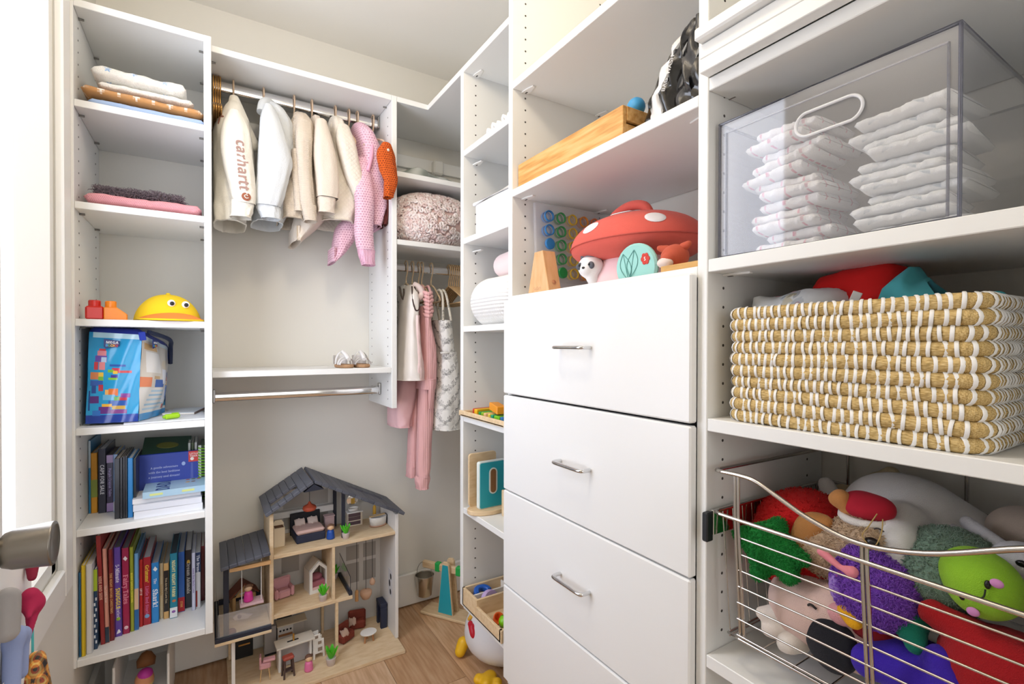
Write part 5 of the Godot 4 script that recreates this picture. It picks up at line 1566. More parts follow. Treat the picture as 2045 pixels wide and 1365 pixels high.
	mm.use_colors = true
	mm.mesh = loop.mesh()
	mm.instance_count = 2300
	var rg := RandomNumberGenerator.new()
	rg.seed = 17
	for k in 2300:
		var q := rg.randi_range(0, cb.v.size() - 1)
		var nn: Vector3 = cb.n[q]
		var bs := Basis(Quaternion(Vector3.UP, nn)) if nn.y > -0.99 else Basis()
		mm.set_instance_transform(k, Transform3D(bs * Basis(Vector3.UP, rg.randf() * TAU) * Basis(Vector3.RIGHT, rg.randf_range(-0.5, 0.5)), cb.v[q] + nn * 0.001))
		mm.set_instance_color(k, Color(0.68, 0.50, 0.47).lerp(Color(0.90, 0.84, 0.81), rg.randf()))
	var o := MultiMeshInstance3D.new()
	o.name = "knitted_loops"
	o.multimesh = mm
	var lm := StandardMaterial3D.new()
	lm.vertex_color_use_as_albedo = true
	lm.roughness = 0.95
	o.material_override = lm
	t.add_child(o, true)
	o.set_meta("kind", "stuff")
	# --- pair of sandals on the middle shelf
	var lbs := ["left white baby sandal of the pair on the middle shelf", "right white baby sandal of the pair on the middle shelf"]
	for k in 2:
		var s := thing("baby_sandal", lbs[k], "sandal", V(0.408 + k * 0.062, 1.035, -1.80), V(0, 8 - k * 10, 0), "pair of white sandals")
		var sm := mt("eceae8", 0.5)
		var outl := []
		for j in 20:
			var a := TAU * j / 20.0
			outl.append(Vector2(cos(a) * (0.027 + 0.004 * sin(a)), sin(a) * 0.06))
		var sb := B.new()
		sb.xf = Transform3D(Basis(Vector3.RIGHT, PI / 2), V(0, 0.012, 0))
		sb.prism(outl, 0.0, 0.012, 0.003)
		part(s, "sole", sb, mt("b08a66", 0.8))
		for z in [0.040, 0.022]:
			var rws := []
			for r in 7:
				var e := (r / 6.0 - 0.5) * 0.016
				var row := PackedVector3Array()
				for j in 13:
					var a := PI * j / 12.0
					row.append(V(cos(a) * 0.028, 0.011 + sin(a) * (0.028 - (z - 0.02) * 0.4), z + e + sin(a) * -0.006))
				rws.append(row)
			part(s, "toe_strap", B.new().grid(rws, false), mt("eceae8", 0.5, {"two": 1}))
		part(s, "middle_strap", B.new().tube(smooth([V(0, 0.030, 0.05), V(0, 0.046, 0.02), V(0, 0.055, -0.01)], 4), 0.007, 8), sm)
		var rws := []
		for r in 3:
			var row := PackedVector3Array()
			for j in 15:
				var a := PI * j / 14.0
				row.append(V(cos(a) * 0.027, 0.012 + sin(a) * 0.045, -0.012 - 0.006 * sin(a) + r * 0.008))
			rws.append(row)
		part(s, "ankle_strap", B.new().grid(rws, false), mt("eceae8", 0.5, {"two": 1}))
		rws = []
		for r in 5:
			var row := PackedVector3Array()
			for j in 13:
				var a := PI + PI * j / 12.0
				row.append(V(cos(a) * 0.026, 0.011 + r * 0.008, -0.028 + sin(a) * 0.028))
			rws.append(row)
		part(s, "heel", B.new().grid(rws, false), mt("e4e2e0", 0.5, {"two": 1}))
func disc(c: Vector3, r: Vector3) -> B:
	return B.new().ball(c, r, 16, 8)

func tower_things() -> void:
	var birch := mt("f4e6cf", 0.6, {"map": ["birch", V(2.5, 9, 9)]})
	# --- narrow tower
	var t := thing("ribbon_bundle", "small white ribbon bundle on the highest shelf of the narrow tower", "ribbon", V(0.735, 1.738, -1.25))
	for k in 5:
		part(t, "ribbon", B.new().tube(smooth([V(0.0, 0.006, -0.07 + k * 0.03), V(-0.012, 0.03 + 0.006 * (k % 2), -0.055 + k * 0.03), V(0.01, 0.012, -0.04 + k * 0.03), V(0.03, 0.02, -0.05 + k * 0.03)], 4), 0.006, 6), mt("f4f2ee", 0.6))
	t = thing("storage_bin", "plain white storage bin with rolled rim in the narrow tower", "bin", V(0.865, 1.4575, -1.262))
	var bm := mt("f7f7f7", 0.4)
	for q in [[V(-0.145, 0.05, 0), V(0.006, 0.1, 0.23)], [V(0.145, 0.05, 0), V(0.006, 0.1, 0.23)], [V(0, 0.05, -0.115), V(0.29, 0.1, 0.006)], [V(0, 0.05, 0.115), V(0.29, 0.1, 0.006)]]:
		part(t, "wall", B.new().box(q[0], q[1], 0.002), bm)
	part(t, "base", B.new().box(V(0, 0.003, 0), V(0.286, 0.006, 0.226)), bm)
	part(t, "rim", B.new().tube([V(-0.15, 0.102, -0.12), V(0.15, 0.102, -0.12), V(0.15, 0.102, 0.12), V(-0.15, 0.102, 0.12)], 0.006, 8, true), bm)
	t = thing("knit_blanket", "white ribbed knitted blanket folded thick in the narrow tower", "blanket", V(0.815, 1.1765, -1.295))
	var kb := B.new()
	kb.blob([[V(-0.058, 0.073, -0.034), V(-0.058, 0.073, 0.09), 0.0735, 0.0735, 0.0], [V(0.06, 0.073, -0.034), V(0.06, 0.073, 0.09), 0.0735, 0.0735, 0.02], [V(-0.02, 0.06, -0.03), V(0.04, 0.06, 0.09), 0.07, 0.07, 0.05]], 0.009)
	kb.warp(func(p): return V(p.x, clampf(p.y, 0.001, 0.145), clampf(p.z, -0.112, 0.142)))
	part(t, "body", kb, mt("f3f1ec", 0.95, {"bump": ["rib_y", 0.04, 0.8]}))
	t = thing("rolled_towel", "pale pink rolled towel lying on the white knitted blanket", "towel", V(0.86, 1.3215, -1.262))
	var rt := B.new()
	rt.blob([[V(-0.075, 0.040, -0.045), V(-0.075, 0.042, 0.08), 0.038, 0.042, 0.0], [V(0.03, 0.038, -0.05), V(0.03, 0.038, 0.08), 0.037, 0.037, 0.03], [V(-0.03, 0.036, -0.045), V(0.0, 0.036, 0.08), 0.035, 0.035, 0.03]], 0.008)
	rt.warp(func(p): return V(p.x, maxf(p.y, 0.001), p.z))
	part(t, "roll", rt, mt("f2dedd", 0.95, {"bump": ["cloth", 0.05, 0.6]}))
	# tray of wooden blocks
	t = thing("wooden_tray", "shallow pale wooden tray jutting out of the narrow tower", "tray", V(0.79, 0.8893, -1.287))
	part(t, "base", B.new().box(V(0, 0.003, 0.003), V(0.21, 0.006, 0.268)), birch)
	for q in [[V(-0.101, 0.0085, 0.0), V(0.008, 0.017, 0.29)], [V(0.101, 0.0085, 0.003), V(0.008, 0.017, 0.27)], [V(0.004, 0.0085, 0.134), V(0.2, 0.017, 0.008)], [V(0.004, 0.0085, -0.126), V(0.2, 0.017, 0.008)]]:
		part(t, "edge", B.new().box(q[0], q[1], 0.002), birch)
	var bl := [["red bar block at the back left of the tray", 0.755, -1.380, 0.09, 0.013, 0.020, "c8412a", 4], ["yellow bar block beside the red one in the tray", 0.752, -1.363, 0.09, 0.016, 0.020, "f2c01d", 6], ["dark green bar block in the tray", 0.745, -1.340, 0.07, 0.012, 0.014, "1f9a4a", 2], ["lime bar block in the tray", 0.745, -1.324, 0.07, 0.012, 0.014, "8cc63a", 3], ["small yellow bar block between lime and natural blocks", 0.745, -1.308, 0.07, 0.012, 0.014, "efd33c", 2], ["natural wood bar block in the tray", 0.745, -1.293, 0.08, 0.011, 0.015, "e9c79a", -4], ["pale yellow bar block next to the natural one", 0.745, -1.279, 0.07, 0.010, 0.014, "f2df5a", 0], ["teal green bar block in the tray", 0.745, -1.262, 0.07, 0.013, 0.014, "1fae83", 2], ["bright lime wide block at the right of the tray", 0.745, -1.232, 0.07, 0.030, 0.014, "7ed02c", 0], ["blue bar block at the right end of the tray", 0.745, -1.205, 0.07, 0.014, 0.014, "2f7fc0", 0]]
	for q in bl:
		solo("wooden_block", q[0], "block", B.new().box(V(0, q[5] / 2, 0), V(q[3], q[5], q[4]), 0.002), mt(q[6], 0.45), "wooden blocks in the pale tray", V(q[1], 0.8955, q[2]), V(0, q[7], 0))
	solo("wooden_block", "big orange block lying across the others in the tray", "block", B.new().box(V(0, 0.0115, 0), V(0.03, 0.023, 0.085), 0.002), mt("ef9a1c", 0.45), "wooden blocks in the pale tray", V(0.735, 0.9157, -1.268), V(3, -14, 0))
	solo("wooden_block", "blue arched block standing behind the orange one", "block", B.new().prism([Vector2(-0.055, 0), Vector2(0.055, 0), Vector2(0.055, 0.030), Vector2(0.02, 0.039), Vector2(-0.02, 0.041), Vector2(-0.055, 0.034)], -0.008, 0.008, 0.002), mt("1f83c4", 0.45), "wooden blocks in the pale tray", V(0.80, 0.9095, -1.27), V(0, 78, 0))
	# teal wooden box with a slot
	t = thing("shape_board", "teal wooden box with an oval slot on the narrow tower shelf", "wooden toy", V(0.752, 0.5935, -1.345), V(0, 2, 0))
	var teal := mt("23a7b8", 0.5)
	var ob := []
	for k in 24:
		var a := TAU * k / 24.0
		ob.append(Vector2(cos(a) * 0.075, sin(a) * 0.045 - 0.005))
	var sb := B.new()
	sb.xf = Transform3D(Basis(Vector3.RIGHT, PI / 2), V(0, 0.014, 0))
	sb.prism(ob, 0.0, 0.014, 0.002)
	part(t, "foot", sb, birch)
	var rr := func(w: float, h: float, r: float) -> Array:
		var o := []
		for c in [[1, 1, 0], [-1, 1, 90], [-1, -1, 180], [1, -1, 270]]:
			for j in 5:
				var a := deg_to_rad(c[2] + j * 22.5)
				o.append(Vector2(c[0] * (w / 2 - r) + cos(a) * r, c[1] * (h / 2 - r) + sin(a) * r))
		return o
	part(t, "back_board", B.new().at(V(-0.008, 0.097, -0.034)).prism(rr.call(0.1, 0.166, 0.01), -0.004, 0.004, 0.001), birch)
	part(t, "front_board", B.new().at(V(0.004, 0.087, 0.004)).prism(rr.call(0.1, 0.146, 0.007), -0.008, 0.008, 0.001), mt("e6eee9", 0.5))
	part(t, "front_face", B.new().at(V(0.004, 0.087, 0.0125)).prism(rr.call(0.094, 0.140, 0.006), -0.0005, 0.0006, 0.0), teal)
	part(t, "slot_rim", B.new().at(V(0.004, 0.098, 0.0135)).prism(rr.call(0.030, 0.082, 0.0149), -0.0005, 0.0006, 0.0), mt("e6eee9", 0.5))
	part(t, "slot", B.new().at(V(0.004, 0.098, 0.0145)).prism(rr.call(0.020, 0.074, 0.0099), -0.0005, 0.0004, 0.0), mt("8a5f38", 0.8))
	t = thing("wooden_box", "small pale wooden box beside the teal box", "box", V(0.80, 0.5935, -1.25))
	part(t, "body", B.new().box(V(0, 0.04, 0), V(0.08, 0.08, 0.075), 0.002), birch)
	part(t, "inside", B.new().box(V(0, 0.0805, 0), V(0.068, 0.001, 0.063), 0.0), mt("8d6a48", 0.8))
	part(t, "teal_block", B.new().box(V(0.005, 0.092, -0.01), V(0.04, 0.022, 0.035), 0.002), mt("1f9a98", 0.5))
	# sorting tray on the lowest shelf
	t = thing("sorting_tray", "wooden sorting tray with dividers on the lowest shelf of the narrow tower", "tray", V(0.685, 0.2885, -1.405))
	part(t, "base", B.new().box(V(0.14, 0.003, 0.12), V(0.28, 0.006, 0.24)), birch)
	for q in [[V(0.004, 0.028, 0.045), V(0.008, 0.056, 0.09)], [V(0.276, 0.028, 0.12), V(0.008, 0.056, 0.24)], [V(0.14, 0.028, 0.004), V(0.28, 0.056, 0.008)], [V(0.14, 0.028, 0.094), V(0.28, 0.056, 0.008)], [V(0.004, 0.018, 0.17), V(0.008, 0.036, 0.15)], [V(0.14, 0.018, 0.237), V(0.28, 0.036, 0.008)]]:
		part(t, "wall", B.new().box(q[0], q[1], 0.001), birch)
	for q in [[V(0.14, 0.024, 0.05), V(0.006, 0.048, 0.084)], [V(0.075, 0.024, 0.05), V(0.13, 0.048, 0.005)]]:
		part(t, "divider", B.new().box(q[0], q[1], 0.001), mt("efe9df", 0.6))
	var arch := func(r0: float, r1: float, w: float) -> B:
		var o := []
		for k in 13:
			var a := PI * k / 12.0
			o.append(Vector2(cos(a) * r1, sin(a) * r1))
		for k in 13:
			var a := PI - PI * k / 12.0
			o.append(Vector2(cos(a) * r0, sin(a) * r0))
		return B.new().prism(o, -w / 2, w / 2, 0.003)
	var gp := "toys in the sorting tray"
	solo("toy_arch", "blue toy arch lying in the back left compartment of the sorting tray", "toy", arch.call(0.016, 0.032, 0.02), mt("2463c4", 0.4), gp, V(0.745, 0.322, -1.374), V(-72, 10, 0))
	solo("toy_arch", "lilac toy arch standing in the sorting tray", "toy", arch.call(0.017, 0.033, 0.018), mt("c3abdc", 0.45), gp, V(0.745, 0.316, -1.331), V(-18, 12, 0))
	solo("toy_wedge", "brownish pink wedge at the back right of the sorting tray", "toy", B.new().prism([Vector2(-0.03, 0), Vector2(0.03, 0), Vector2(0.03, 0.02), Vector2(0.0, 0.052)], -0.014, 0.014, 0.003), mt("b0808a", 0.5), gp, V(0.875, 0.296, -1.36), V(0, 60, 0))
	t = thing("toy_cup", "orange toy cup in the front of the sorting tray", "toy", V(0.728, 0.2955, -1.262), V(50, 20, 20), gp)
	part(t, "cup", B.new().lathe([Vector2(0.0, 0.0), Vector2(0.011, 0.0), Vector2(0.015, 0.02), Vector2(0.017, 0.021), Vector2(0.017, 0.024), Vector2(0.012, 0.023), Vector2(0.0, 0.005)], 16), mt("f0662a", 0.35))
	t = thing("toy_ball", "lime green ridged toy ball in the front of the sorting tray", "toy", V(0.728, 0.3125, -1.215), Vector3.ZERO, gp)
	part(t, "ball", disc(Vector3.ZERO, V(0.017, 0.017, 0.017)), mt("86cc1e", 0.35))
	for k in 3:
		part(t, "ridge", B.new().at(V(0, 0, 0), V(60 * k, 20, 90)).lathe([Vector2(0.0165, -0.002), Vector2(0.0188, 0.0), Vector2(0.0165, 0.002)], 18), mt("74b818", 0.35))
	# penguin on the floor
	t = thing("penguin_toy", "round white toy bird with yellow feet on the floor under the narrow tower", "toy bird", V(0.895, 0, -1.495))
	var pp := []
	for k in 17:
		var a := -PI / 2 + PI * k / 16.0
		pp.append(Vector2(cos(a) * (0.138 - 0.034 * sin(a)), 0.127 + 0.122 * sin(a)))
	part(t, "body", B.new().lathe(pp, 32), mt("f1f2f5", 0.4))
	part(t, "foot", B.new().blob([[V(-0.118, 0.020, 0.098), V(0.026, 0.019, 0.040), V(0, -48, 0), -1.0, 0.0], [V(-0.145, 0.022, 0.080), V(-0.152, 0.022, 0.084), 0.015, 0.013, 0.012], [V(-0.130, 0.022, 0.112), V(-0.136, 0.022, 0.118), 0.016, 0.014, 0.012], [V(-0.102, 0.022, 0.130), V(-0.106, 0.022, 0.138), 0.015, 0.013, 0.012]], 0.004), mt("f5c01c", 0.45))
	part(t, "foot", B.new().blob([[V(-0.120, 0.045, -0.085), V(-0.135, 0.022, -0.080), 0.022, 0.019, 0.01], [V(-0.125, 0.02, -0.10), V(-0.12, 0.02, -0.115), 0.017, 0.013, 0.01]], 0.004), mt("f5c01c", 0.45))
	part(t, "red_heart", B.new().blob([[V(-0.128, 0.152, -0.012), V(-0.131, 0.134, 0.014), 0.010, 0.011, 0.008], [V(-0.130, 0.150, 0.004), V(-0.133, 0.128, 0.020), 0.010, 0.008, 0.008]], 0.003), mt("cf1730", 0.45))
	part(t, "beak", B.new().blob([[V(-0.105, 0.172, -0.03), V(-0.128, 0.163, -0.024), 0.012, 0.006, 0.004]], 0.003), mt("eeb53a", 0.5))
	# balance scale
	t = thing("balance_scale", "wooden toy balance with teal post on the floor in the corner", "toy scale", V(0.840, 0.0008, -1.852), V(0, -56, 0))
	part(t, "base", B.new().box(V(0.0, 0.006, 0.0), V(0.225, 0.012, 0.085), 0.003), birch)
	for z in [0.020, -0.020]:
		var tr := [Vector2(-0.036, 0.012), Vector2(0.036, 0.012), Vector2(0.016, 0.218), Vector2(0.010, 0.226), Vector2(-0.010, 0.226), Vector2(-0.016, 0.218)]
		part(t, "post", B.new().prism(tr, z - 0.006, z + 0.006, 0.0015), birch)
		if z > 0.0:
			part(t, "teal_face", B.new().prism([Vector2(-0.033, 0.016), Vector2(0.033, 0.016), Vector2(0.013, 0.214), Vector2(-0.013, 0.214)], z + 0.006, z + 0.0068), teal)
	part(t, "beam", B.new().box(V(0, 0.19, 0), V(0.25, 0.03, 0.018), 0.004), birch)
	for s in [-1.0, 1.0]:
		part(t, "green_band", B.new().box(V(s * 0.05, 0.19, 0), V(0.024, 0.037, 0.024), 0.004), mt("24b455", 0.45))
		var pm := mt("c9c5bd", 0.22, {"metal": 1.0})
		var pl := part(t, "pail", B.new().at(V(s * 0.118, 0.058, 0.0)).lathe([Vector2(0.0, 0.0), Vector2(0.030, 0.001), Vector2(0.039, 0.083), Vector2(0.041, 0.085), Vector2(0.039, 0.087), Vector2(0.037, 0.083), Vector2(0.028, 0.004), Vector2(0.0, 0.003)], 24), pm)
		var hd := []
		for k in 13:
			var a := PI * k / 12.0
			hd.append(V(s * 0.118 + cos(a) * 0.039, 0.138 + sin(a) * 0.060, 0.0))
		part(pl, "pail_handle", B.new().tube(hd, 0.0013, 6), pm)
	# --- drawer tower, upper cell: oak box, ball, black bag
	var oakm := mt("ffffff", 0.5, {"map": ["oak_box", V(9, 9, 0.8)]})
	t = thing("oak_box", "long shallow oak box on the upper shelf of the drawer tower", "box", V(0.71, 1.5335, -0.72))
	for q in [[V(0.005, 0.0335, -0.2), V(0.010, 0.067, 0.392)], [V(0.095, 0.0335, -0.2), V(0.010, 0.067, 0.392)], [V(0.05, 0.052, -0.0075), V(0.0795, 0.029, 0.010)], [V(0.05, 0.016, -0.0095), V(0.0795, 0.033, 0.008)]]:
		part(t, "side", B.new().box(q[0], q[1], 0.001), oakm)
	part(t, "lid", B.new().box(V(0.05, 0.0635, -0.2), V(0.0795, 0.006, 0.37), 0.0), oakm)
	part(t, "base", B.new().box(V(0.05, 0.004, -0.2), V(0.08, 0.008, 0.37), 0.0), oakm)
	solo("blue_ball", "bright blue ball lying on top of the oak box", "ball", disc(Vector3.ZERO, V(0.0195, 0.0195, 0.0195)), mt("3f9bd4", 0.5, {"bump": ["cloth", 0.05, 0.4]}), "", V(0.772, 1.6205, -0.748))
	t = thing("plastic_bag", "crumpled black and white plastic bag at the right of the oak box", "bag", V(0.80, 1.5335, -0.60))
	var P := func(px: Array) -> Array: return px
	var fac := [[V(-0.04, 0.012, -0.105), V(-0.045, 0.05, -0.10), V(-0.035, 0.10, -0.075), V(-0.02, 0.148, -0.048)], [V(-0.055, 0.0, -0.085), V(-0.06, 0.06, -0.075), V(-0.05, 0.11, -0.06), V(-0.03, 0.155, -0.042)], [V(-0.06, 0.0, -0.05), V(-0.07, 0.06, -0.045), V(-0.06, 0.12, -0.025), V(-0.04, 0.175, -0.012)], [V(-0.065, 0.0, -0.02), V(-0.055, 0.06, -0.015), V(-0.06, 0.12, 0.0), V(-0.04, 0.18, 0.012)], [V(-0.06, 0.0, 0.02), V(-0.07, 0.06, 0.022), V(-0.055, 0.12, 0.03), V(-0.04, 0.18, 0.03)], [V(-0.055, 0.0, 0.058), V(-0.05, 0.06, 0.058), V(-0.045, 0.12, 0.058), V(-0.035, 0.175, 0.058)]]
	var cols := ["17171a", "e6e6e8", "17171a", "1d1d20", "141417"]
	for k in 5:
		var rows := []
		for j in 13:
			var f: float = j / 4.0
			var a := mini(int(f), 2)
			var row := PackedVector3Array()
			for m in 7:
				var u := m / 6.0
				var p: Vector3 = fac[k][a].lerp(fac[k][a + 1], f - a).lerp(fac[k + 1][a].lerp(fac[k + 1][a + 1], f - a), u)
				row.append(p + V(-0.007 * sin(PI * u) + 0.004 * sin(j * 1.7 + k * 2.0 + m), 0, 0.003 * sin(j * 1.3 + m * 0.9)))
			rows.append(row)
		part(t, ["black_panel", "white_panel", "black_panel", "black_panel", "black_panel"][k], B.new().grid(rows, false), mt(cols[k], 0.14, {"two": 1, "coat": 0.5}))
	part(t, "back", B.new().box(V(0.02, 0.07, -0.015), V(0.05, 0.14, 0.13), 0.01), mt("1a1a1c", 0.3))
	var lb := B.new()
	lb.xf = Transform3D(Basis(Vector3.UP, -PI / 2) * Basis(Vector3.BACK, deg_to_rad(68)), V(-0.077, 0.085, -0.022))
	lb.text("BAG  WASH", 0.012, 0.0006)
	part(t, "lettering", lb, mt("d8d8da", 0.5))
	# --- game cell
	t = thing("wooden_wedge", "tall pale wooden wedge block at the left of the game cell", "block", V(0.735, 1.2487, -1.012))
	var wg := B.new()
	wg.xf = Transform3D(Basis(Vector3.UP, -PI / 2), Vector3.ZERO)
	wg.prism([Vector2(-0.063, 0), Vector2(0.03, 0), Vector2(0.002, 0.106), Vector2(-0.034, 0.106)], -0.02, 0.02, 0.0015)
	part(t, "body", wg, mt("ecc9a3", 0.55, {"map": ["birch", V(9, 2.5, 9)]}))
	wg = B.new()
	wg.xf = Transform3D(Basis(Vector3.UP, -PI / 2), V(-0.0201, 0.012, -0.02))
	wg.text("Safari", 0.012, 0.0004, 0, "Droid Serif")
	part(t, "lettering", wg, mt("c99a76", 0.7))
	part(t, "peg", B.new().at(V(0, 0.025, 0.025), V(75, 0, 0)).lathe([Vector2(0.0, 0.0005), Vector2(0.006, 0.0), Vector2(0.006, -0.004)], 14), mt("b98058", 0.6))
	t = thing("disc_game", "clear upright board with rows of coloured ring discs", "game", V(0.86, 1.2487, -1.088), V(-3, 0, 0))
	part(t, "board", B.new().box(V(0.025, 0.148, 0), V(0.27, 0.215, 0.010), 0.003), mt("e8edf6", 0.08, {"alpha": 0.16}))
	part(t, "foot", B.new().box(V(0.025, 0.02, 0), V(0.25, 0.04, 0.014), 0.003), mt("e8edf6", 0.1, {"alpha": 0.2}))
	var cc := ["2f86cc", "2f9e52", "ecc63a", "ef9a3a", "ee7a44", "e2603c"]
	var ring := B.new()
	ring.xf = Transform3D(Basis(Vector3.RIGHT, PI / 2), Vector3.ZERO)
	ring.lathe([Vector2(0.0125, -0.003), Vector2(0.0155, -0.003), Vector2(0.0155, 0.003), Vector2(0.0125, 0.003), Vector2(0.0125, -0.003)], 24)
	var full := B.new()
	full.xf = Transform3D(Basis(Vector3.RIGHT, PI / 2), Vector3.ZERO)
	full.lathe([Vector2(0.0, -0.003), Vector2(0.0155, -0.003), Vector2(0.0155, 0.003), Vector2(0.012, 0.0035), Vector2(0.0, 0.0035)], 24)
	for cx in 6:
		for cy in 5:
			var solid: bool = (cx == 0 and cy >= 2) or (cx == 1 and cy == 4)
			var d := part(t, "disc" if solid else "ring", full if solid else ring, mt(cc[cx], 0.3))
			d.position = V(-0.063 + cx * 0.0413, 0.222 - cy * 0.0385, 0.0055)
			if not solid:
				part(t, "ring", ring, mt(cc[cx], 0.3)).position = V(-0.063 + cx * 0.0413, 0.222 - cy * 0.0385, -0.008)
	mushroom()
	solo("wooden_board", "flat pale wooden board at the right front of the game cell", "board", B.new().box(V(0, 0.0055, 0), V(0.05, 0.011, 0.085), 0.001), mt("e2bd7c", 0.6, {"map": ["birch", V(9, 9, 2)]}), "", V(0.728, 1.2487, -0.577))

func mushroom() -> void:
	var vel := ["fleece", 0.10, 0.25]
	var t := thing("mushroom_plush", "big coral mushroom plush with white spots and a teal door", "soft toy", V(0.855, 1.2485, -0.83))
	var coral := mt("dd5f52", 0.85, {"rim": 0.8, "bump": vel})
	var cp := []
	for k in 15:
		var a := PI / 2 * k / 14.0
		cp.append(Vector2(0.158 * pow(cos(a), 0.75), 0.098 + 0.072 * sin(a)))
	var un := []
	for k in 7:
		var a := PI / 2 * k / 6.0
		un.append(Vector2(0.075 + 0.083 * sin(a), 0.062 + 0.036 * (1.0 - cos(a))))
	part(t, "cap", B.new().lathe(un + cp, 40, 0.86, 1.08), coral)
	part(t, "seam", B.new().tube(range(40).map(func(k): return V(cos(TAU * k / 40.0) * 0.1372, 0.0985, sin(TAU * k / 40.0) * 0.172)), 0.0016, 6, true), mt("c9574c", 0.8))
	part(t, "handle", B.new().tube(smooth([V(-0.02, 0.158, -0.062), V(-0.02, 0.180, -0.045), V(-0.02, 0.191, 0.0), V(-0.02, 0.182, 0.045), V(-0.02, 0.155, 0.066)], 5), 0.011, 10), coral)
	part(t, "stem", B.new().lathe([Vector2(0.0, 0.0), Vector2(0.108, 0.0), Vector2(0.116, 0.012), Vector2(0.105, 0.045), Vector2(0.09, 0.075)], 32, 0.86, 1.08), mt("f2cdd0", 0.9, {"rim": 0.5}))
	# white spots laid on the cap
	var spot := func(az: float, el: float, ra: float, rb: float) -> B:
		var rows := []
		for r in 5:
			var row := PackedVector3Array()
			for k in 18:
				var an := TAU * k / 18.0
				var z2 := az + cos(an) * ra * r / 4.0
				var e2 := el + sin(an) * rb * r / 4.0
				var rr := 0.158 * pow(cos(e2), 0.75)
				row.append(V(-cos(z2) * rr * 0.86, 0.098 + 0.072 * sin(e2), sin(z2) * rr * 1.08) * 1.0 + V(-cos(z2) * cos(e2), sin(e2), sin(z2) * cos(e2)) * (0.0026 if r < 4 else 0.0005))
			rows.append(row)
		return B.new().grid(rows)
	for q in [[-0.12, 0.50, 0.17, 0.20], [0.95, 0.50, 0.16, 0.20], [-1.15, 0.34, 0.12, 0.22], [0.25, 1.15, 0.35, 0.13]]:
		part(t, "white_spot", spot.call(q[0], q[1], q[2], q[3]), mt("ece9ec", 0.85))
	var dr := B.new()
	var o := []
	for k in 32:
		var a := TAU * k / 32.0
		o.append(Vector2(cos(a) * 0.056, sin(a) * 0.049))
	dr.xf = Transform3D(Basis(Vector3.UP, -PI / 2) * Basis(Vector3.RIGHT, 0.12), V(-0.110, 0.026, 0.112))
	dr.prism(o, -0.006, 0.006, 0.004)
	dr.warp(func(p): return V(p.x, maxf(p.y, 0.0), p.z))
	var dp := part(t, "door", dr, mt("9ed6cf", 0.85, {"rim": 0.5}))
	var W := Transform3D(Basis(Vector3.UP, -PI / 2) * Basis(Vector3.RIGHT, 0.12), V(-0.110, 0.026, 0.112))
	for q in [[-0.025, 0.0, 8.0], [-0.006, 0.004, -16.0]]:
		var lf := []
		for k in 9:
			var u := k / 8.0
			lf.append(W * V(q[0] + 0.015 * sin(PI * u) + sin(deg_to_rad(q[2])) * (u - 0.5) * -0.06, -0.022 + u * 0.054 + q[1], 0.0066))
		for k in 9:
			var u := 1.0 - k / 8.0
			lf.append(W * V(q[0] - 0.015 * sin(PI * u) + sin(deg_to_rad(q[2])) * (u - 0.5) * -0.06, -0.022 + u * 0.054 + q[1], 0.0066))
		part(dp, "leaf_stitching", B.new().tube(lf, 0.0007, 5, true), mt("5f9d98", 0.8))
		part(dp, "leaf_vein", B.new().tube([lf[0], lf[8]], 0.0006, 5), mt("5f9d98", 0.8))
	var fl := B.new()
	fl.xf = W * Transform3D(Basis(), V(0.030, 0.014, 0.0066))
	for k in 6:
		var a := TAU * k / 6.0
		fl.ball(V(cos(a) * 0.007, sin(a) * 0.007, 0), V(0.0052, 0.0052, 0.001), 10, 6)
	fl.ball(Vector3.ZERO, V(0.006, 0.006, 0.0012), 10, 6)
	part(dp, "flower_badge", fl, mt("cf3a2c", 0.6))
	fl = B.new()
	fl.xf = W * Transform3D(Basis(), V(0.030, 0.014, 0.0078))
	fl.text("S", 0.010, 0.0005, 0, "Droid Sans", true)
	part(dp, "badge_letter", fl, mt("f6efe8", 0.6))
	# raccoon
	t = thing("raccoon_plush", "small grey and white raccoon plush under the left of the mushroom", "soft toy", V(0.755, 1.2487, -0.872), V(0, 18, 0))
	var wh := mt("eeeeef", 0.9, {"rim": 0.4})
	var gy := mt("8b8f96", 0.9, {"rim": 0.4})
	part(t, "head", B.new().blob([[V(0, 0.050, 0), V(0.026, 0.026, 0.030), Vector3.ZERO, -1.0, 0.0], [V(-0.014, 0.042, 0.0), V(-0.022, 0.040, 0.0), 0.018, 0.010, 0.015], [V(0, 0.018, 0.006), V(0, 0.008, 0.008), 0.014, 0.010, 0.008]], 0.003), wh)
	part(t, "forehead", B.new().blob([[V(0.002, 0.0555, 0), V(0.0262, 0.0222, 0.0262), Vector3.ZERO, -1.0, 0.0]], 0.003), gy)
	for s in [-1.0, 1.0]:
		part(t, "ear", B.new().blob([[V(0.004, 0.072, s * 0.020), V(0.004, 0.081, s * 0.025), 0.010, 0.005, 0.0]], 0.0025), mt("62666d", 0.9))
		var ep := part(t, "eye_patch", B.new().at(V(-0.022, 0.049, s * 0.014), V(s * 20, s * -28.0, 0)).ball(Vector3.ZERO, V(0.0065, 0.0085, 0.011), 14, 8), mt("5a5e66", 0.9))
		part(ep, "eye", disc(V(-0.029, 0.050, s * 0.013), V(0.002, 0.003, 0.003)), mt("141414", 0.2))
	part(t, "nose", disc(V(-0.0325, 0.043, 0.0), V(0.003, 0.0028, 0.004)), mt("1c1c1c", 0.3))
	# deer
	t = thing("deer_plush", "small rust brown deer plush under the right of the mushroom", "soft toy", V(0.757, 1.2487, -0.632), V(0, 10, 0))
	var rs := mt("c4583f", 0.9, {"rim": 0.5})
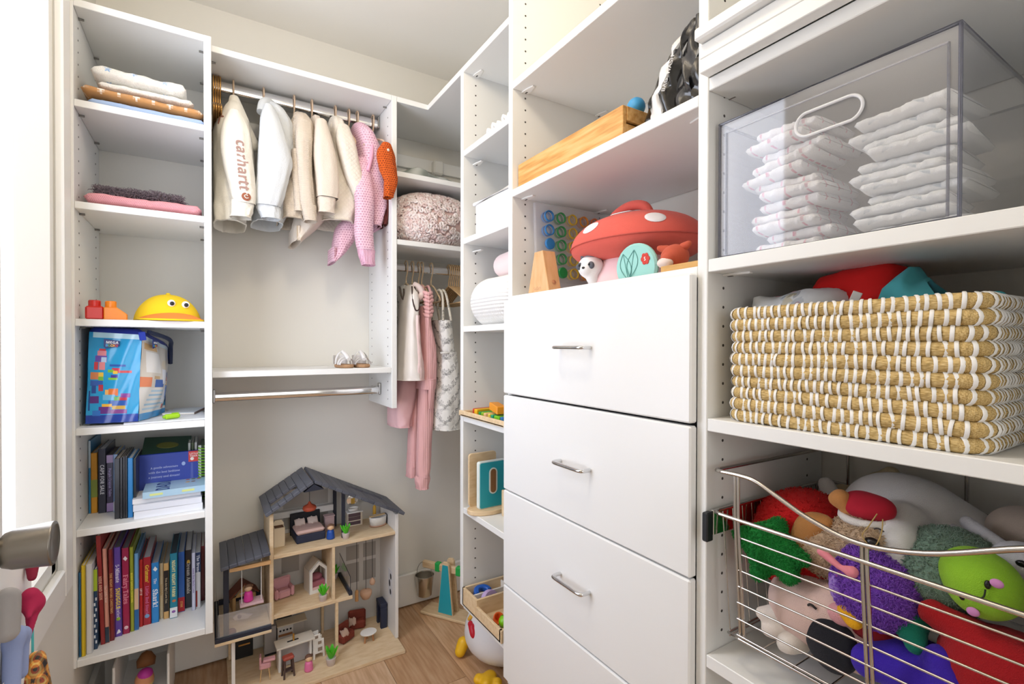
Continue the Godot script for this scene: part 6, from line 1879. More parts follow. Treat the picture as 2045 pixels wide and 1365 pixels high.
	part(t, "head", B.new().blob([[V(0, 0.036, 0), V(0.024, 0.024, 0.027), Vector3.ZERO, -1.0, 0.0], [V(-0.018, 0.030, 0.0), V(-0.024, 0.028, 0.0), 0.016, 0.012, 0.012], [V(0, 0.014, 0), V(0, 0.012, 0), 0.013, 0.012, 0.01]], 0.003), rs)
	part(t, "muzzle", disc(V(-0.028, 0.022, -0.004), V(0.012, 0.010, 0.016)), mt("ead8d0", 0.9))
	part(t, "eye", disc(V(-0.022, 0.038, 0.008), V(0.003, 0.003, 0.003)), mt("151515", 0.2))
	for s in [-1.0, 1.0]:
		part(t, "ear", B.new().blob([[V(0, 0.052, s * 0.018), V(-0.004, 0.056, s * 0.030), 0.009, 0.006, 0.004]], 0.0025), rs)

func nth(k: int, n: int) -> String:
	if k == 0:
		return "lowest"
	if k == n - 1:
		return "topmost"
	return ["", "second lowest", "third lowest", "fourth lowest", "fifth lowest", "sixth lowest", "seventh lowest", "eighth lowest", "ninth lowest", "tenth lowest", "eleventh lowest", "twelfth lowest"][k]

func bin_and_diapers() -> void:
	var x0 := 0.712
	var t := thing("clear_bin", "clear smoky plastic bin full of folded diapers", "bin", V(x0, 1.2570, -0.3535))
	var pane := mt("d9dae4", 0.04, {"alpha": 0.10})
	var W := 0.302
	var Dp := 0.325
	var h := 0.219
	for q in [["front_wall", V(0.0015, h / 2, 0), V(0.003, h, W)], ["back_wall", V(Dp, h / 2, 0), V(0.003, h, W)], ["side_wall", V(Dp / 2, h / 2, -W / 2), V(Dp, h, 0.003)], ["side_wall", V(Dp / 2, h / 2, W / 2), V(Dp, h, 0.003)], ["base", V(Dp / 2, 0.002, 0), V(Dp, 0.003, W)]]:
		part(t, q[0], B.new().box(q[1], q[2], 0.0), pane)
	var dk := mt("5d5f70", 0.1, {"alpha": 0.62})
	for sz in [-1.0, 1.0]:
		for x in [0.0, Dp]:
			part(t, "corner_edge", B.new().tube([V(x, 0.001, sz * W / 2), V(x, h, sz * W / 2)], 0.0022, 8), dk)
		part(t, "inner_edge", B.new().tube([V(0.002, 0.006, sz * (W / 2 - 0.011)), V(0.002, h - 0.016, sz * (W / 2 - 0.011))], 0.0016, 8), dk)
	part(t, "rim", B.new().tube([V(0, h, -W / 2), V(Dp, h, -W / 2), V(Dp, h, W / 2), V(0, h, W / 2)], 0.0026, 8, true), dk)
	part(t, "inner_rim", B.new().tube([V(0.002, h - 0.016, -W / 2 + 0.011), V(0.002, h - 0.016, W / 2 - 0.011)], 0.0014, 8), mt("b7b8c2", 0.1, {"alpha": 0.6}))
	part(t, "bottom_edge", B.new().tube([V(0, 0.0025, -W / 2), V(Dp, 0.0025, -W / 2), V(Dp, 0.0025, W / 2), V(0, 0.0025, W / 2)], 0.0022, 8, true), dk)
	var hr := []
	for k in 28:
		var a := TAU * k / 28.0
		hr.append(V(-0.001, 0.168 + sin(a) * 0.0165, 0.0135 + signf(cos(a)) * 0.0255 + cos(a) * 0.0165))
	part(t, "handle_ring", B.new().tube(hr, 0.0022, 8, true), mt("f2f3f6", 0.08, {"alpha": 0.75}))
	# diapers
	paint_tex("diaper_pink", 128, 128, func(x, y):
		var c := col("efeeee")
		if fposmod(x * 3.0 + 0.13, 1.0) < 0.10 and fposmod(y * 5.0, 1.0) < 0.72:
			c = col("df8fa4")
		return c)
	paint_tex("diaper_leaf", 128, 128, func(x, y):
		var c := col("edeeed")
		for k in [[0.3, 0.3, 0.5], [0.75, 0.7, -0.6], [0.65, 0.2, 1.2], [0.2, 0.8, 2.2]]:
			var p := (Vector2(fposmod(x - k[0] + 0.5, 1.0) - 0.5, fposmod(y - k[1] + 0.5, 1.0) - 0.5)).rotated(k[2])
			if absf(p.y) < 0.055 * (1.0 - pow(p.x / 0.17, 2.0)) and absf(p.x) < 0.17:
				c = col("b9c4cc")
		return c)
	var dm := [mt("ffffff", 0.95, {"map": ["diaper_pink", 0.10], "bump": ["cloth", 0.05, 0.8]}), mt("ffffff", 0.95, {"map": ["diaper_leaf", 0.09], "bump": ["cloth", 0.05, 0.6]})]
	for s in 2:
		var n := 12 if s == 0 else 11
		var top := 0.196 if s == 0 else 0.160
		var th := top / n
		var proto: Array = []
		for v in 3:
			var b := B.new()
			slab(b, 0.095 if s == 0 else 0.105, th * 1.12, 0.115, 40 + v + s * 7, 0.62, 0.14)
			proto.append(b)
		for k in n:
			var jx := 0.010 * sin(k * 2.3 + s)
			var jz := 0.012 * sin(k * 1.7 + s * 2.0)
			var tilt := 0.0
			if s == 0 and k in [7, 8]:
				jz -= 0.016
				tilt = 8.0
			var o := solo("folded_diaper", "%s white diaper in the %s stack inside the clear bin" % [nth(k, n), "pink-marked left" if s == 0 else "leaf-printed right"], "diaper", proto[k % 3], dm[s], "folded diapers in the clear bin", V(0.805 + jx, 1.2595 + k * th, (-0.418 if s == 0 else -0.268) + jz), V(0, 90 + 5 * sin(k * 1.1), tilt + 2.0 * sin(k * 0.9)))
			o.rotation_degrees = V(0, -90 + 4.0 * sin(k * 1.1), 2.0 * sin(k * 0.9) + tilt)

func woven_basket() -> void:
	var y0 := 0.9968
	var org := V(0.868, y0, -0.331)
	var hx := 0.165
	var hz := 0.158
	var t := thing("woven_basket", "rectangular straw basket coiled with white plastic wraps", "basket", org)
	height_tex("straw_n", 128, 4.0, func(x, y): return 0.5 + 0.5 * sin(y * TAU * 6.0 + 2.0 * sin(x * TAU)) * (0.7 + 0.3 * sin(y * TAU * 17.0)))
	var sm := mt("ffffff", 0.75, {"map": ["straw", 2.0, 10.0], "bump": ["straw_n", 2.0, 0.9, 12.0]})
	var wm := mt("f3f2ef", 0.4)
	var ring := B.new()
	var R := []
	for k in 13:
		var a := TAU * k / 12.0
		var row := PackedVector3Array()
		for j in [[-0.0022, 0.0], [-0.0014, 0.0009], [0.0014, 0.0009], [0.0022, 0.0]]:
			row.append(V(j[0] + 0.0035 * sin(a), cos(a) * (0.0098 + j[1]), sin(a) * (0.0098 + j[1])))
		R.append(row)
	ring.grid(R, false)
	var rm := ring.mesh()
	var rest: Array[Transform3D] = []
	var rg := RandomNumberGenerator.new()
	rg.seed = 4
	var made := 0
	for row in 10:
		var y := 0.0095 + row * 0.0177
		var sh := 0.0012 * sin(row * 1.7)
		var ax := hx - 0.0095 + sh
		var az := hz - 0.0095 + sh
		var rc := 0.018
		var P := []
		for q in [[1, 1, 0], [-1, 1, 90], [-1, -1, 180], [1, -1, 270]]:
			for j in 6:
				var a := deg_to_rad(q[2] + j * 18.0)
				P.append(V(q[0] * (ax - rc) + cos(a) * rc, y, q[1] * (az - rc) + sin(a) * rc))
		# even steps along straight runs
		var D := []
		for k in P.size():
			var p: Vector3 = P[k]
			var q: Vector3 = P[(k + 1) % P.size()]
			var m := maxi(1, int(p.distance_to(q) / 0.03))
			for j in m:
				D.append(p.lerp(q, float(j) / m) + V(0, 0.0005 * sin(k + j * 1.3 + row), 0))
		part(t, "coil", B.new().tube(D, 0.0094, 10, true), sm)
		# wraps, a little apart and leaning; those of the front face and near corner are parts
		var len := 0.0
		for k in D.size():
			len += D[k].distance_to(D[(k + 1) % D.size()])
		var s := 0.003 * (row % 3)
		var along := 0.0
		var k := 0
		while s < len - 0.003:
			while k < D.size() - 1 and along + D[k].distance_to(D[k + 1]) < s:
				along += D[k].distance_to(D[k + 1])
				k += 1
			var p0: Vector3 = D[k]
			var p1: Vector3 = D[(k + 1) % D.size()]
			var dir := (p1 - p0).normalized()
			var p := p0 + dir * (s - along)
			var bs := Basis(dir, Vector3.UP, dir.cross(Vector3.UP)).orthonormalized() * Basis(Vector3.BACK, rg.randf_range(-0.12, 0.12)) * Basis(Vector3.UP, (0.20 if int(s * 400) % 2 else -0.10) + rg.randf_range(-0.10, 0.10))
			if p.x < -ax + 0.012 and made < 290:
				made += 1
				var o := MeshInstance3D.new()
				o.name = "wrap_%03d" % made
				o.mesh = rm
				o.material_override = wm
				t.add_child(o, true)
				o.transform = Transform3D(bs, p)
			else:
				rest.append(Transform3D(bs, p))
			s += rg.randf_range(0.0085, 0.0135)
	var mm := MultiMesh.new()
	mm.transform_format = MultiMesh.TRANSFORM_3D
	mm.mesh = rm
	mm.instance_count = rest.size()
	for k in rest.size():
		mm.set_instance_transform(k, rest[k])
	var w := MultiMeshInstance3D.new()
	w.name = "other_wraps"
	w.multimesh = mm
	w.material_override = wm
	t.add_child(w, true)
	w.set_meta("kind", "stuff")
	part(t, "bottom", B.new().box(V(0, 0.008, 0), V(hx * 2 - 0.03, 0.01, hz * 2 - 0.03)), mt("b8924e", 0.8))
	# what lies in it
	paint_tex("floral", 256, 256, func(x, y):
		var c := col("e9ecee")
		for k in 26:
			var p := Vector2(fposmod(x - fposmod(k * 0.377, 1.0) + 0.5, 1.0) - 0.5, fposmod(y - fposmod(k * 0.619 + 0.3, 1.0) + 0.5, 1.0) - 0.5).rotated(k * 1.9)
			if k % 4 == 0:
				var an := atan2(p.y, p.x)
				if p.length() < 0.075 * (0.45 + 0.55 * absf(cos(an * 2.5))):
					return col("d98c96")
			elif absf(p.x) < 0.07 and absf(p.y) < 0.026 * (1.0 - pow(p.x / 0.07, 2.0)):
				return col(["", "80858e", "a9b4c0", "c9b25c"][k % 4])
		return c)
	var crs := ["crease", 0.25, 0.5]
	var fp := B.new()
	fp.blob([[V(0.83, 1.165, -0.435), V(0.10, 0.030, 0.062), V(0, 20, 6), -1.0, 0.0], [V(0.85, 1.178, -0.405), V(0.075, 0.030, 0.055), V(0, -10, -5), -1.0, 0.02], [V(0.79, 1.178, -0.475), V(0.79, 1.196, -0.488), 0.016, 0.006, 0.03]], 0.006, 0.004, 30.0)
	solo("floral_pillow", "white pillow with pink flowers and grey leaves in the woven basket", "pillow", fp, mt("ffffff", 0.85, {"map": ["floral", 0.16], "bump": crs}))
	var rd := B.new()
	rd.blob([[V(0.87, 1.175, -0.375), V(0.86, 1.190, -0.33), 0.040, 0.040, 0.03], [V(0.86, 1.205, -0.405), V(0.86, 1.212, -0.335), 0.024, 0.026, 0.03], [V(0.84, 1.165, -0.36), V(0.82, 1.17, -0.31), 0.02, 0.022, 0.03]], 0.006, 0.006, 22.0)
	solo("red_cloth", "bright red fleece cloth bundled in the woven basket", "cloth", rd, mt("e01512", 0.9, {"rim": 0.3, "bump": crs}))
	var tw := B.new()
	var rows := []
	var pr := [[V(0.80, 1.172, -0.318), V(0.795, 1.178, -0.25)], [V(0.79, 1.195, -0.308), V(0.80, 1.186, -0.255)], [V(0.81, 1.212, -0.300), V(0.81, 1.196, -0.262)], [V(0.83, 1.226, -0.290), V(0.83, 1.200, -0.268)], [V(0.85, 1.226, -0.284), V(0.85, 1.205, -0.270)], [V(0.87, 1.19, -0.30), V(0.87, 1.18, -0.25)]]
	for k in pr.size():
		var row := PackedVector3Array()
		for j in 9:
			row.append(pr[k][0].lerp(pr[k][1], j / 8.0) + V(0.006 * sin(j * 0.9 + k), 0.003 * sin(j * 1.1), 0))
		rows.append(row)
	tw.grid(rows, false)
	solo("turquoise_cloth", "turquoise cloth peaked upright in the woven basket", "cloth", tw, mt("58bcc4", 0.9, {"two": 1, "rim": 0.3, "bump": crs}))
	tw = B.new()
	tw.blob([[V(0.80, 1.165, -0.225), V(0.80, 1.168, -0.245), 0.010, 0.006, 0.01], [V(0.80, 1.166, -0.225), V(0.80, 1.172, -0.192), 0.011, 0.010, 0.01]], 0.004)
	solo("small_cloth", "small turquoise and white cloth at the right of the basket", "cloth", tw, mt("43b3bd", 0.9))
	solo("white_tag", "white folded tag between red and turquoise cloth", "tag", B.new().box(V(0, 0.013, 0), V(0.002, 0.026, 0.012), 0.0005), mt("ebe8e2", 0.6), "", V(0.79, 1.170, -0.345), V(25, 15, 20))

func wire_basket() -> void:
	var t := thing("wire_basket", "chrome wire pull-out basket full of soft toys", "basket", V(0.69, 0.655, -0.285))
	var ch := mt("cfcbc6", 0.18, {"metal": 1.0})
	var x1 := 0.352
	var zl := -0.213
	var zr := 0.213
	# frame ring and upper rim (the rim dips in front)
	part(t, "frame_ring", B.new().tube([V(0.0, 0.193, zl + 0.012), V(0.004, 0.193, zl + 0.003), V(0.014, 0.193, zl), V(x1, 0.193, zl), V(x1, 0.193, zr), V(0.014, 0.193, zr), V(0.004, 0.193, zr - 0.003), V(0.0, 0.193, zr - 0.012)], 0.0032, 8, true), ch)
	var rim := smooth([V(0.0, 0.261, zl + 0.014), V(0.0, 0.262, zl + 0.045), V(0.0, 0.259, zl + 0.072), V(0.0, 0.245, zl + 0.105), V(0.0, 0.226, zl + 0.15), V(0.0, 0.214, -0.005), V(0.0, 0.226, zr - 0.15), V(0.0, 0.259, zr - 0.072), V(0.0, 0.262, zr - 0.045), V(0.0, 0.261, zr - 0.014)], 6)
	part(t, "upper_rim", B.new().tube([V(x1, 0.257, zl), V(0.016, 0.26, zl), V(0.004, 0.261, zl + 0.004)] + rim + [V(0.004, 0.261, zr - 0.004), V(0.016, 0.26, zr), V(x1, 0.257, zr)], 0.0034, 8), ch)
	for z in [-0.172, 0.001, 0.174]:
		var top: float = 0.26 if absf(z) > 0.1 else 0.214
		for d in [-0.0026, 0.0026]:
			part(t, "front_bar", B.new().tube([V(0.0, top, z + d), V(0.001, 0.19, z + d), V(0.008, 0.01, z + d * 1.2 + signf(0.1 - z) * 0.006)], 0.0026, 8), ch)
		part(t, "back_bar", B.new().tube([V(x1, 0.0, z), V(x1, 0.257, z)], 0.003, 8), ch)
	for k in 7:
		var y := 0.165 - k * 0.0252
		part(t, "front_wire", B.new().tube([V(0.004, y, -0.172), V(0.005, y, 0.174)], 0.0015, 8), ch)
		part(t, "back_wire", B.new().tube([V(x1, y, zl), V(x1, y, zr)], 0.0012, 6), ch)
	for k in 13:
		var x := 0.025 + k * 0.0265
		for z in [zl, zr]:
			part(t, "side_wire", B.new().tube([V(x, 0.193, z), V(x, 0.0, z * 0.93)], 0.0012, 6), ch)
	for k in 9:
		part(t, "bottom_wire", B.new().tube([V(0.012, 0.001, -0.19 + k * 0.0475), V(x1, 0.001, -0.19 + k * 0.0475)], 0.0014, 6), ch)
	part(t, "bottom_frame", B.new().tube([V(0.008, 0.006, -0.172), V(0.02, -0.001, -0.198), V(x1, -0.001, -0.198), V(x1, -0.001, 0.198), V(0.02, -0.001, 0.198), V(0.008, 0.006, 0.174)], 0.0024, 8, true), ch)
	for z in [zl - 0.007, zr + 0.007]:
		part(t, "slide_rail", B.new().box(V(0.18, 0.172, z), V(0.345, 0.04, 0.006), 0.001), mt("d9d9d6", 0.15, {"metal": 1.0}))
		part(t, "rail_cap", B.new().box(V(-0.004, 0.168, z + 0.0), V(0.016, 0.047, 0.011), 0.002), mt("16181c", 0.45))

func soft_toys() -> void:
	var fu := ["fleece", 0.05, 1.3]
	var F := func(h: String) -> StandardMaterial3D: return mt(h, 0.95, {"rim": 0.7, "bump": fu})
	var flat := func(b: B) -> B: return b.warp(func(p): return V(maxf(p.x, 0.7005), maxf(p.y, 0.6575), clampf(p.z, -0.494, -0.08)))
	var g := "soft toys in the wire basket"
	var E := func(x, y, z, rx, ry, rz, r := Vector3.ZERO, k := 0.015) -> Array: return [V(x, y, z), V(rx, ry, rz), r, -1.0, k]
	var C := func(a: Vector3, b: Vector3, ra: float, rb: float, k := 0.012) -> Array: return [a, b, ra, rb, k]
	# strawberry
	var t := thing("strawberry_plush", "big red strawberry plush with a green felt top", "soft toy", Vector3.ZERO, Vector3.ZERO, g)
	var fb: B = flat.call(B.new().blob([E.call(0.845, 0.790, -0.435, 0.085, 0.085, 0.080, V(0, 0, 0), 0.0), C.call(V(0.83, 0.77, -0.40), V(0.80, 0.735, -0.365), 0.06, 0.03)], 0.006))
	part(t, "body", fb, F.call("d81414"))
	fur(t, fb, 5000, 0.0035, 0.0005, F.call("d81414"), 1)
	fb = flat.call(B.new().blob([E.call(0.748, 0.800, -0.440, 0.018, 0.032, 0.038, V(0, 0, 0), 0.0), C.call(V(0.75, 0.80, -0.45), V(0.742, 0.806, -0.485), 0.02, 0.010), C.call(V(0.745, 0.79, -0.44), V(0.735, 0.757, -0.448), 0.024, 0.010), C.call(V(0.748, 0.80, -0.42), V(0.745, 0.800, -0.385), 0.02, 0.008), C.call(V(0.748, 0.79, -0.42), V(0.738, 0.772, -0.402), 0.02, 0.012), C.call(V(0.75, 0.81, -0.44), V(0.76, 0.835, -0.43), 0.02, 0.010)], 0.0045))
	part(t, "leaf_top", fb, F.call("189038"))
	fur(t, fb, 6000, 0.0045, 0.0005, F.call("189038"), 2, "leaf_pile")
	# big white lamb
	t = thing("lamb_plush", "large white floppy plush lying at the back of the basket", "soft toy", Vector3.ZERO, Vector3.ZERO, g)
	var wm = F.call("eae8e6")
	part(t, "body", flat.call(B.new().blob([E.call(0.935, 0.850, -0.325, 0.065, 0.062, 0.085, V(8, 0, 0), 0.0), E.call(0.95, 0.825, -0.27, 0.05, 0.055, 0.06), C.call(V(0.85, 0.855, -0.305), V(0.800, 0.850, -0.292), 0.034, 0.026), C.call(V(0.80, 0.850, -0.292), V(0.785, 0.818, -0.288), 0.025, 0.019), E.call(0.90, 0.79, -0.33, 0.08, 0.08, 0.10, Vector3.ZERO, 0.04)], 0.006)), wm)
	part(t, "paw_pad", disc(V(0.772, 0.815, -0.283), V(0.010, 0.014, 0.013)), mt("d8b4ac", 0.9))
	part(t, "ear", B.new().blob([C.call(V(0.90, 0.815, -0.395), V(0.945, 0.866, -0.450), 0.020, 0.013, 0.0)], 0.004), wm)
	for q in [[V(0.985, 0.845, -0.42), V(0.97, 0.853, -0.435), 0.017], [V(0.99, 0.875, -0.39), V(0.99, 0.897, -0.368), 0.016]]:
		part(t, "tan_ear", B.new().blob([C.call(q[0], q[1], q[2], q[2] * 0.8, 0.0), C.call(q[0], q[0] + V(-0.01, -0.02, 0.02), q[2], q[2], 0.01)], 0.004), F.call("c9b996"))
	# puppy with a hat
	t = thing("puppy_plush", "small cream puppy plush wearing a red and white hat", "soft toy", Vector3.ZERO, Vector3.ZERO, g)
	var pm = F.call("dcbf9e")
	fb = flat.call(B.new().blob([E.call(0.80, 0.853, -0.326, 0.028, 0.026, 0.029, Vector3.ZERO, 0.0), E.call(0.775, 0.848, -0.310, 0.016, 0.014, 0.016), E.call(0.79, 0.808, -0.380, 0.030, 0.036, 0.032, Vector3.ZERO, 0.012), C.call(V(0.80, 0.83, -0.345), V(0.80, 0.80, -0.36), 0.03, 0.03, 0.02)], 0.004))
	part(t, "body", fb, pm)
	fur(t, fb, 6000, 0.005, 0.0005, pm, 5)
	var hm := part(t, "hat", B.new().blob([E.call(0.803, 0.884, -0.327, 0.030, 0.018, 0.031, V(0, 0, 0), 0.0), E.call(0.80, 0.893, -0.335, 0.014, 0.010, 0.016), E.call(0.80, 0.889, -0.308, 0.012, 0.012, 0.014)], 0.0035), mt("b3122c", 0.9, {"rim": 0.4}))
	part(hm, "hat_brim", B.new().tube(range(24).map(func(k): return V(0.801 + cos(TAU * k / 24.0) * 0.0285, 0.871 + 0.003 * cos(TAU * k / 24.0), -0.327 + sin(TAU * k / 24.0) * 0.030)), 0.0055, 8, true), F.call("efe9e2"))
	part(t, "ear", B.new().blob([C.call(V(0.79, 0.872, -0.343), V(0.785, 0.893, -0.354), 0.009, 0.011, 0.0), C.call(V(0.785, 0.893, -0.354), V(0.783, 0.89, -0.36), 0.010, 0.008, 0.01)], 0.003), F.call("c98a4e"))
	part(t, "ear", B.new().blob([E.call(0.775, 0.826, -0.400, 0.014, 0.034, 0.018, V(20, 0, 0), 0.0), E.call(0.782, 0.848, -0.385, 0.014, 0.014, 0.024, V(-20, 0, 0), 0.015)], 0.0035), F.call("c88a4c"))
	part(t, "nose", disc(V(0.758, 0.852, -0.303), V(0.006, 0.006, 0.009)), mt("191513", 0.25))
	for z in [-0.323, -0.300]:
		part(t, "eye", B.new().tube(smooth([V(0.771, 0.866, z - 0.006), V(0.769, 0.869, z), V(0.771, 0.866, z + 0.006)], 3), 0.001, 5), mt("3a3436", 0.6))
	part(t, "thread", B.new().tube(smooth([V(0.77, 0.888, -0.302), V(0.756, 0.873, -0.306), V(0.752, 0.858, -0.312), V(0.752, 0.848, -0.299), V(0.757, 0.866, -0.292), V(0.772, 0.882, -0.296)], 4), 0.0008, 5), mt("c3a566", 0.7))
	# purple bird
	t = thing("bird_plush", "furry purple bird plush with a yellow beak and pink bow", "soft toy", Vector3.ZERO, Vector3.ZERO, g)
	fb = flat.call(B.new().blob([E.call(0.765, 0.786, -0.297, 0.048, 0.046, 0.046, Vector3.ZERO, 0.0), E.call(0.757, 0.790, -0.320, 0.032, 0.036, 0.026), E.call(0.765, 0.825, -0.312, 0.022, 0.014, 0.022)], 0.0045))
	part(t, "body", fb, F.call("8045c0"))
	fur(t, fb, 8000, 0.005, 0.0005, F.call("8f55cf"), 3)
	part(t, "face", B.new().blob([E.call(0.742, 0.785, -0.328, 0.019, 0.026, 0.019, Vector3.ZERO, 0.0)], 0.003), F.call("a684d6"))
	part(t, "beak", B.new().blob([E.call(0.735, 0.758, -0.322, 0.010, 0.013, 0.012, V(30, 0, 0), 0.0), E.call(0.728, 0.748, -0.310, 0.008, 0.008, 0.009)], 0.003), F.call("f2b010"))
	part(t, "bow", B.new().blob([C.call(V(0.728, 0.815, -0.326), V(0.724, 0.816, -0.312), 0.004, 0.008, 0.0), C.call(V(0.728, 0.815, -0.328), V(0.728, 0.828, -0.352), 0.004, 0.006, 0.0)], 0.0025), mt("ee8f9c", 0.8))
	var ey := part(t, "eye", disc(V(0.7245, 0.784, -0.318), V(0.003, 0.009, 0.006)), mt("14121a", 0.15))
	part(ey, "eye_glint", disc(V(0.7222, 0.781, -0.3155), V(0.0015, 0.003, 0.002)), mt("f4f4f6", 0.2))
	part(t, "cheek", disc(V(0.728, 0.803, -0.328), V(0.002, 0.006, 0.006)), F.call("c2508e"))
	# turtle
	t = thing("turtle_plush", "grey green turtle plush with a bright lime smiling head", "soft toy", Vector3.ZERO, Vector3.ZERO, g)
	fb = flat.call(B.new().blob([E.call(0.825, 0.826, -0.240, 0.052, 0.050, 0.056, Vector3.ZERO, 0.0), E.call(0.80, 0.81, -0.245, 0.04, 0.04, 0.045)], 0.0055))
	part(t, "shell", fb, F.call("7e9a86"))
	fur(t, fb, 6000, 0.004, 0.0005, F.call("889f8e"), 4)
	part(t, "head", flat.call(B.new().blob([E.call(0.768, 0.836, -0.193, 0.036, 0.036, 0.036, Vector3.ZERO, 0.0), E.call(0.775, 0.848, -0.205, 0.03, 0.026, 0.03)], 0.004)), F.call("93c92e"))
	for q in [[V(0.7345, 0.851, -0.182), V(0.7325, 0.856, -0.174)], [V(0.735, 0.829, -0.2035), V(0.735, 0.815, -0.194)]]:
		part(t, "eye", disc(q[0], V(0.0025, 0.005, 0.003)), mt("141414", 0.2))
		part(t, "cheek", disc(q[1], V(0.003, 0.005, 0.006)), mt("d48ec8", 0.8))
	part(t, "smile", B.new().tube(smooth([V(0.7315, 0.846, -0.183), V(0.7305, 0.838, -0.184), V(0.7312, 0.832, -0.189)], 3), 0.0009, 5), mt("22301a", 0.7))
	# pale pig with a black patch
	t = thing("pig_plush", "pale pink plush with a round black patch at the bottom left", "soft toy", Vector3.ZERO, Vector3.ZERO, g)
	var pk = F.call("e6c6ba")
	part(t, "body", flat.call(B.new().blob([E.call(0.80, 0.712, -0.395, 0.064, 0.060, 0.066, Vector3.ZERO, 0.0), E.call(0.775, 0.735, -0.350, 0.034, 0.034, 0.036), E.call(0.79, 0.69, -0.33, 0.05, 0.035, 0.06)], 0.005)), pk)
	part(t, "patch", flat.call(B.new().blob([E.call(0.752, 0.694, -0.350, 0.024, 0.040, 0.040, V(0, -20, 0), 0.0)], 0.004)), F.call("14151e"))
	part(t, "ear", flat.call(B.new().blob([C.call(V(0.765, 0.695, -0.425), V(0.752, 0.688, -0.452), 0.018, 0.010, 0.0), C.call(V(0.762, 0.672, -0.42), V(0.752, 0.668, -0.44), 0.018, 0.012, 0.01)], 0.004)), F.call("efe2d6"))
	part(t, "snout", B.new().blob([E.call(0.748, 0.742, -0.335, 0.013, 0.015, 0.018, Vector3.ZERO, 0.0)], 0.003), F.call("e0a0a4"))
	part(t, "eye", B.new().tube(smooth([V(0.741, 0.738, -0.376), V(0.739, 0.742, -0.371), V(0.740, 0.738, -0.364)], 3), 0.0018, 5), mt("191516", 0.5))
	part(t, "foot", flat.call(B.new().blob([C.call(V(0.76, 0.668, -0.40), V(0.742, 0.666, -0.405), 0.018, 0.016, 0.0)], 0.004)), F.call("efe6dc"))
	# others
	var rc := B.new()
	rc.blob([E.call(0.775, 0.745, -0.175, 0.05, 0.045, 0.062, V(0, 0, 0), 0.0), C.call(V(0.755, 0.79, -0.235), V(0.76, 0.75, -0.14), 0.016, 0.03), C.call(V(0.76, 0.69, -0.17), V(0.76, 0.68, -0.10), 0.05, 0.05, 0.03)], 0.006, 0.006, 18.0)
	solo("red_plush", "dark red fleece plush at the right front of the wire basket", "soft toy", flat.call(rc), F.call("a80f18"), g)
	var ip := B.new()
	ip.blob([E.call(0.775, 0.700, -0.255, 0.05, 0.036, 0.055, Vector3.ZERO, 0.0), E.call(0.742, 0.698, -0.300, 0.018, 0.022, 0.020), C.call(V(0.75, 0.735, -0.225), V(0.75, 0.69, -0.20), 0.02, 0.03)], 0.005)
	solo("indigo_plush", "indigo blue furry plush at the bottom of the wire basket", "soft toy", flat.call(ip), F.call("3d20ae"), g)
	var tp := B.new()
	tp.blob([C.call(V(0.765, 0.770, -0.265), V(0.752, 0.758, -0.262), 0.013, 0.014, 0.0), C.call(V(0.765, 0.760, -0.258), V(0.752, 0.742, -0.252), 0.013, 0.012, 0.008), C.call(V(0.80, 0.775, -0.25), V(0.765, 0.768, -0.26), 0.02, 0.014)], 0.0035)
	solo("green_plush", "teal green plush foot between the purple bird and the red plush", "soft toy", tp, F.call("0f7f66"), g)
	solo("round_plush", "round beige plush at the back right of the wire basket", "soft toy", flat.call(B.new().blob([E.call(0.945, 0.862, -0.195, 0.045, 0.035, 0.042, Vector3.ZERO, 0.0)], 0.005)), F.call("cdbcae"), g)
	t = thing("bunny_plush", "white long-eared plush peeking out behind the turtle", "soft toy", Vector3.ZERO, Vector3.ZERO, g)
	part(t, "head", B.new().blob([E.call(0.835, 0.858, -0.175, 0.03, 0.02, 0.03, Vector3.ZERO, 0.0)], 0.004), F.call("dedde2"))
	part(t, "eye", disc(V(0.806, 0.862, -0.170), V(0.003, 0.004, 0.006)), mt("16161a", 0.2))
	for q in [[V(0.85, 0.855, -0.205), V(0.895, 0.857, -0.262)], [V(0.845, 0.862, -0.195), V(0.88, 0.875, -0.239)]]:
		part(t, "ear", B.new().blob([C.call(q[0], q[1], 0.010, 0.0085, 0.0)], 0.003), F.call("dedde2"))
	solo("red_toy", "dark red plush wedged under the purple bird", "soft toy", flat.call(B.new().blob([E.call(0.80, 0.735, -0.315, 0.05, 0.035, 0.05, Vector3.ZERO, 0.0)], 0.005)), F.call("9c1216"), g)
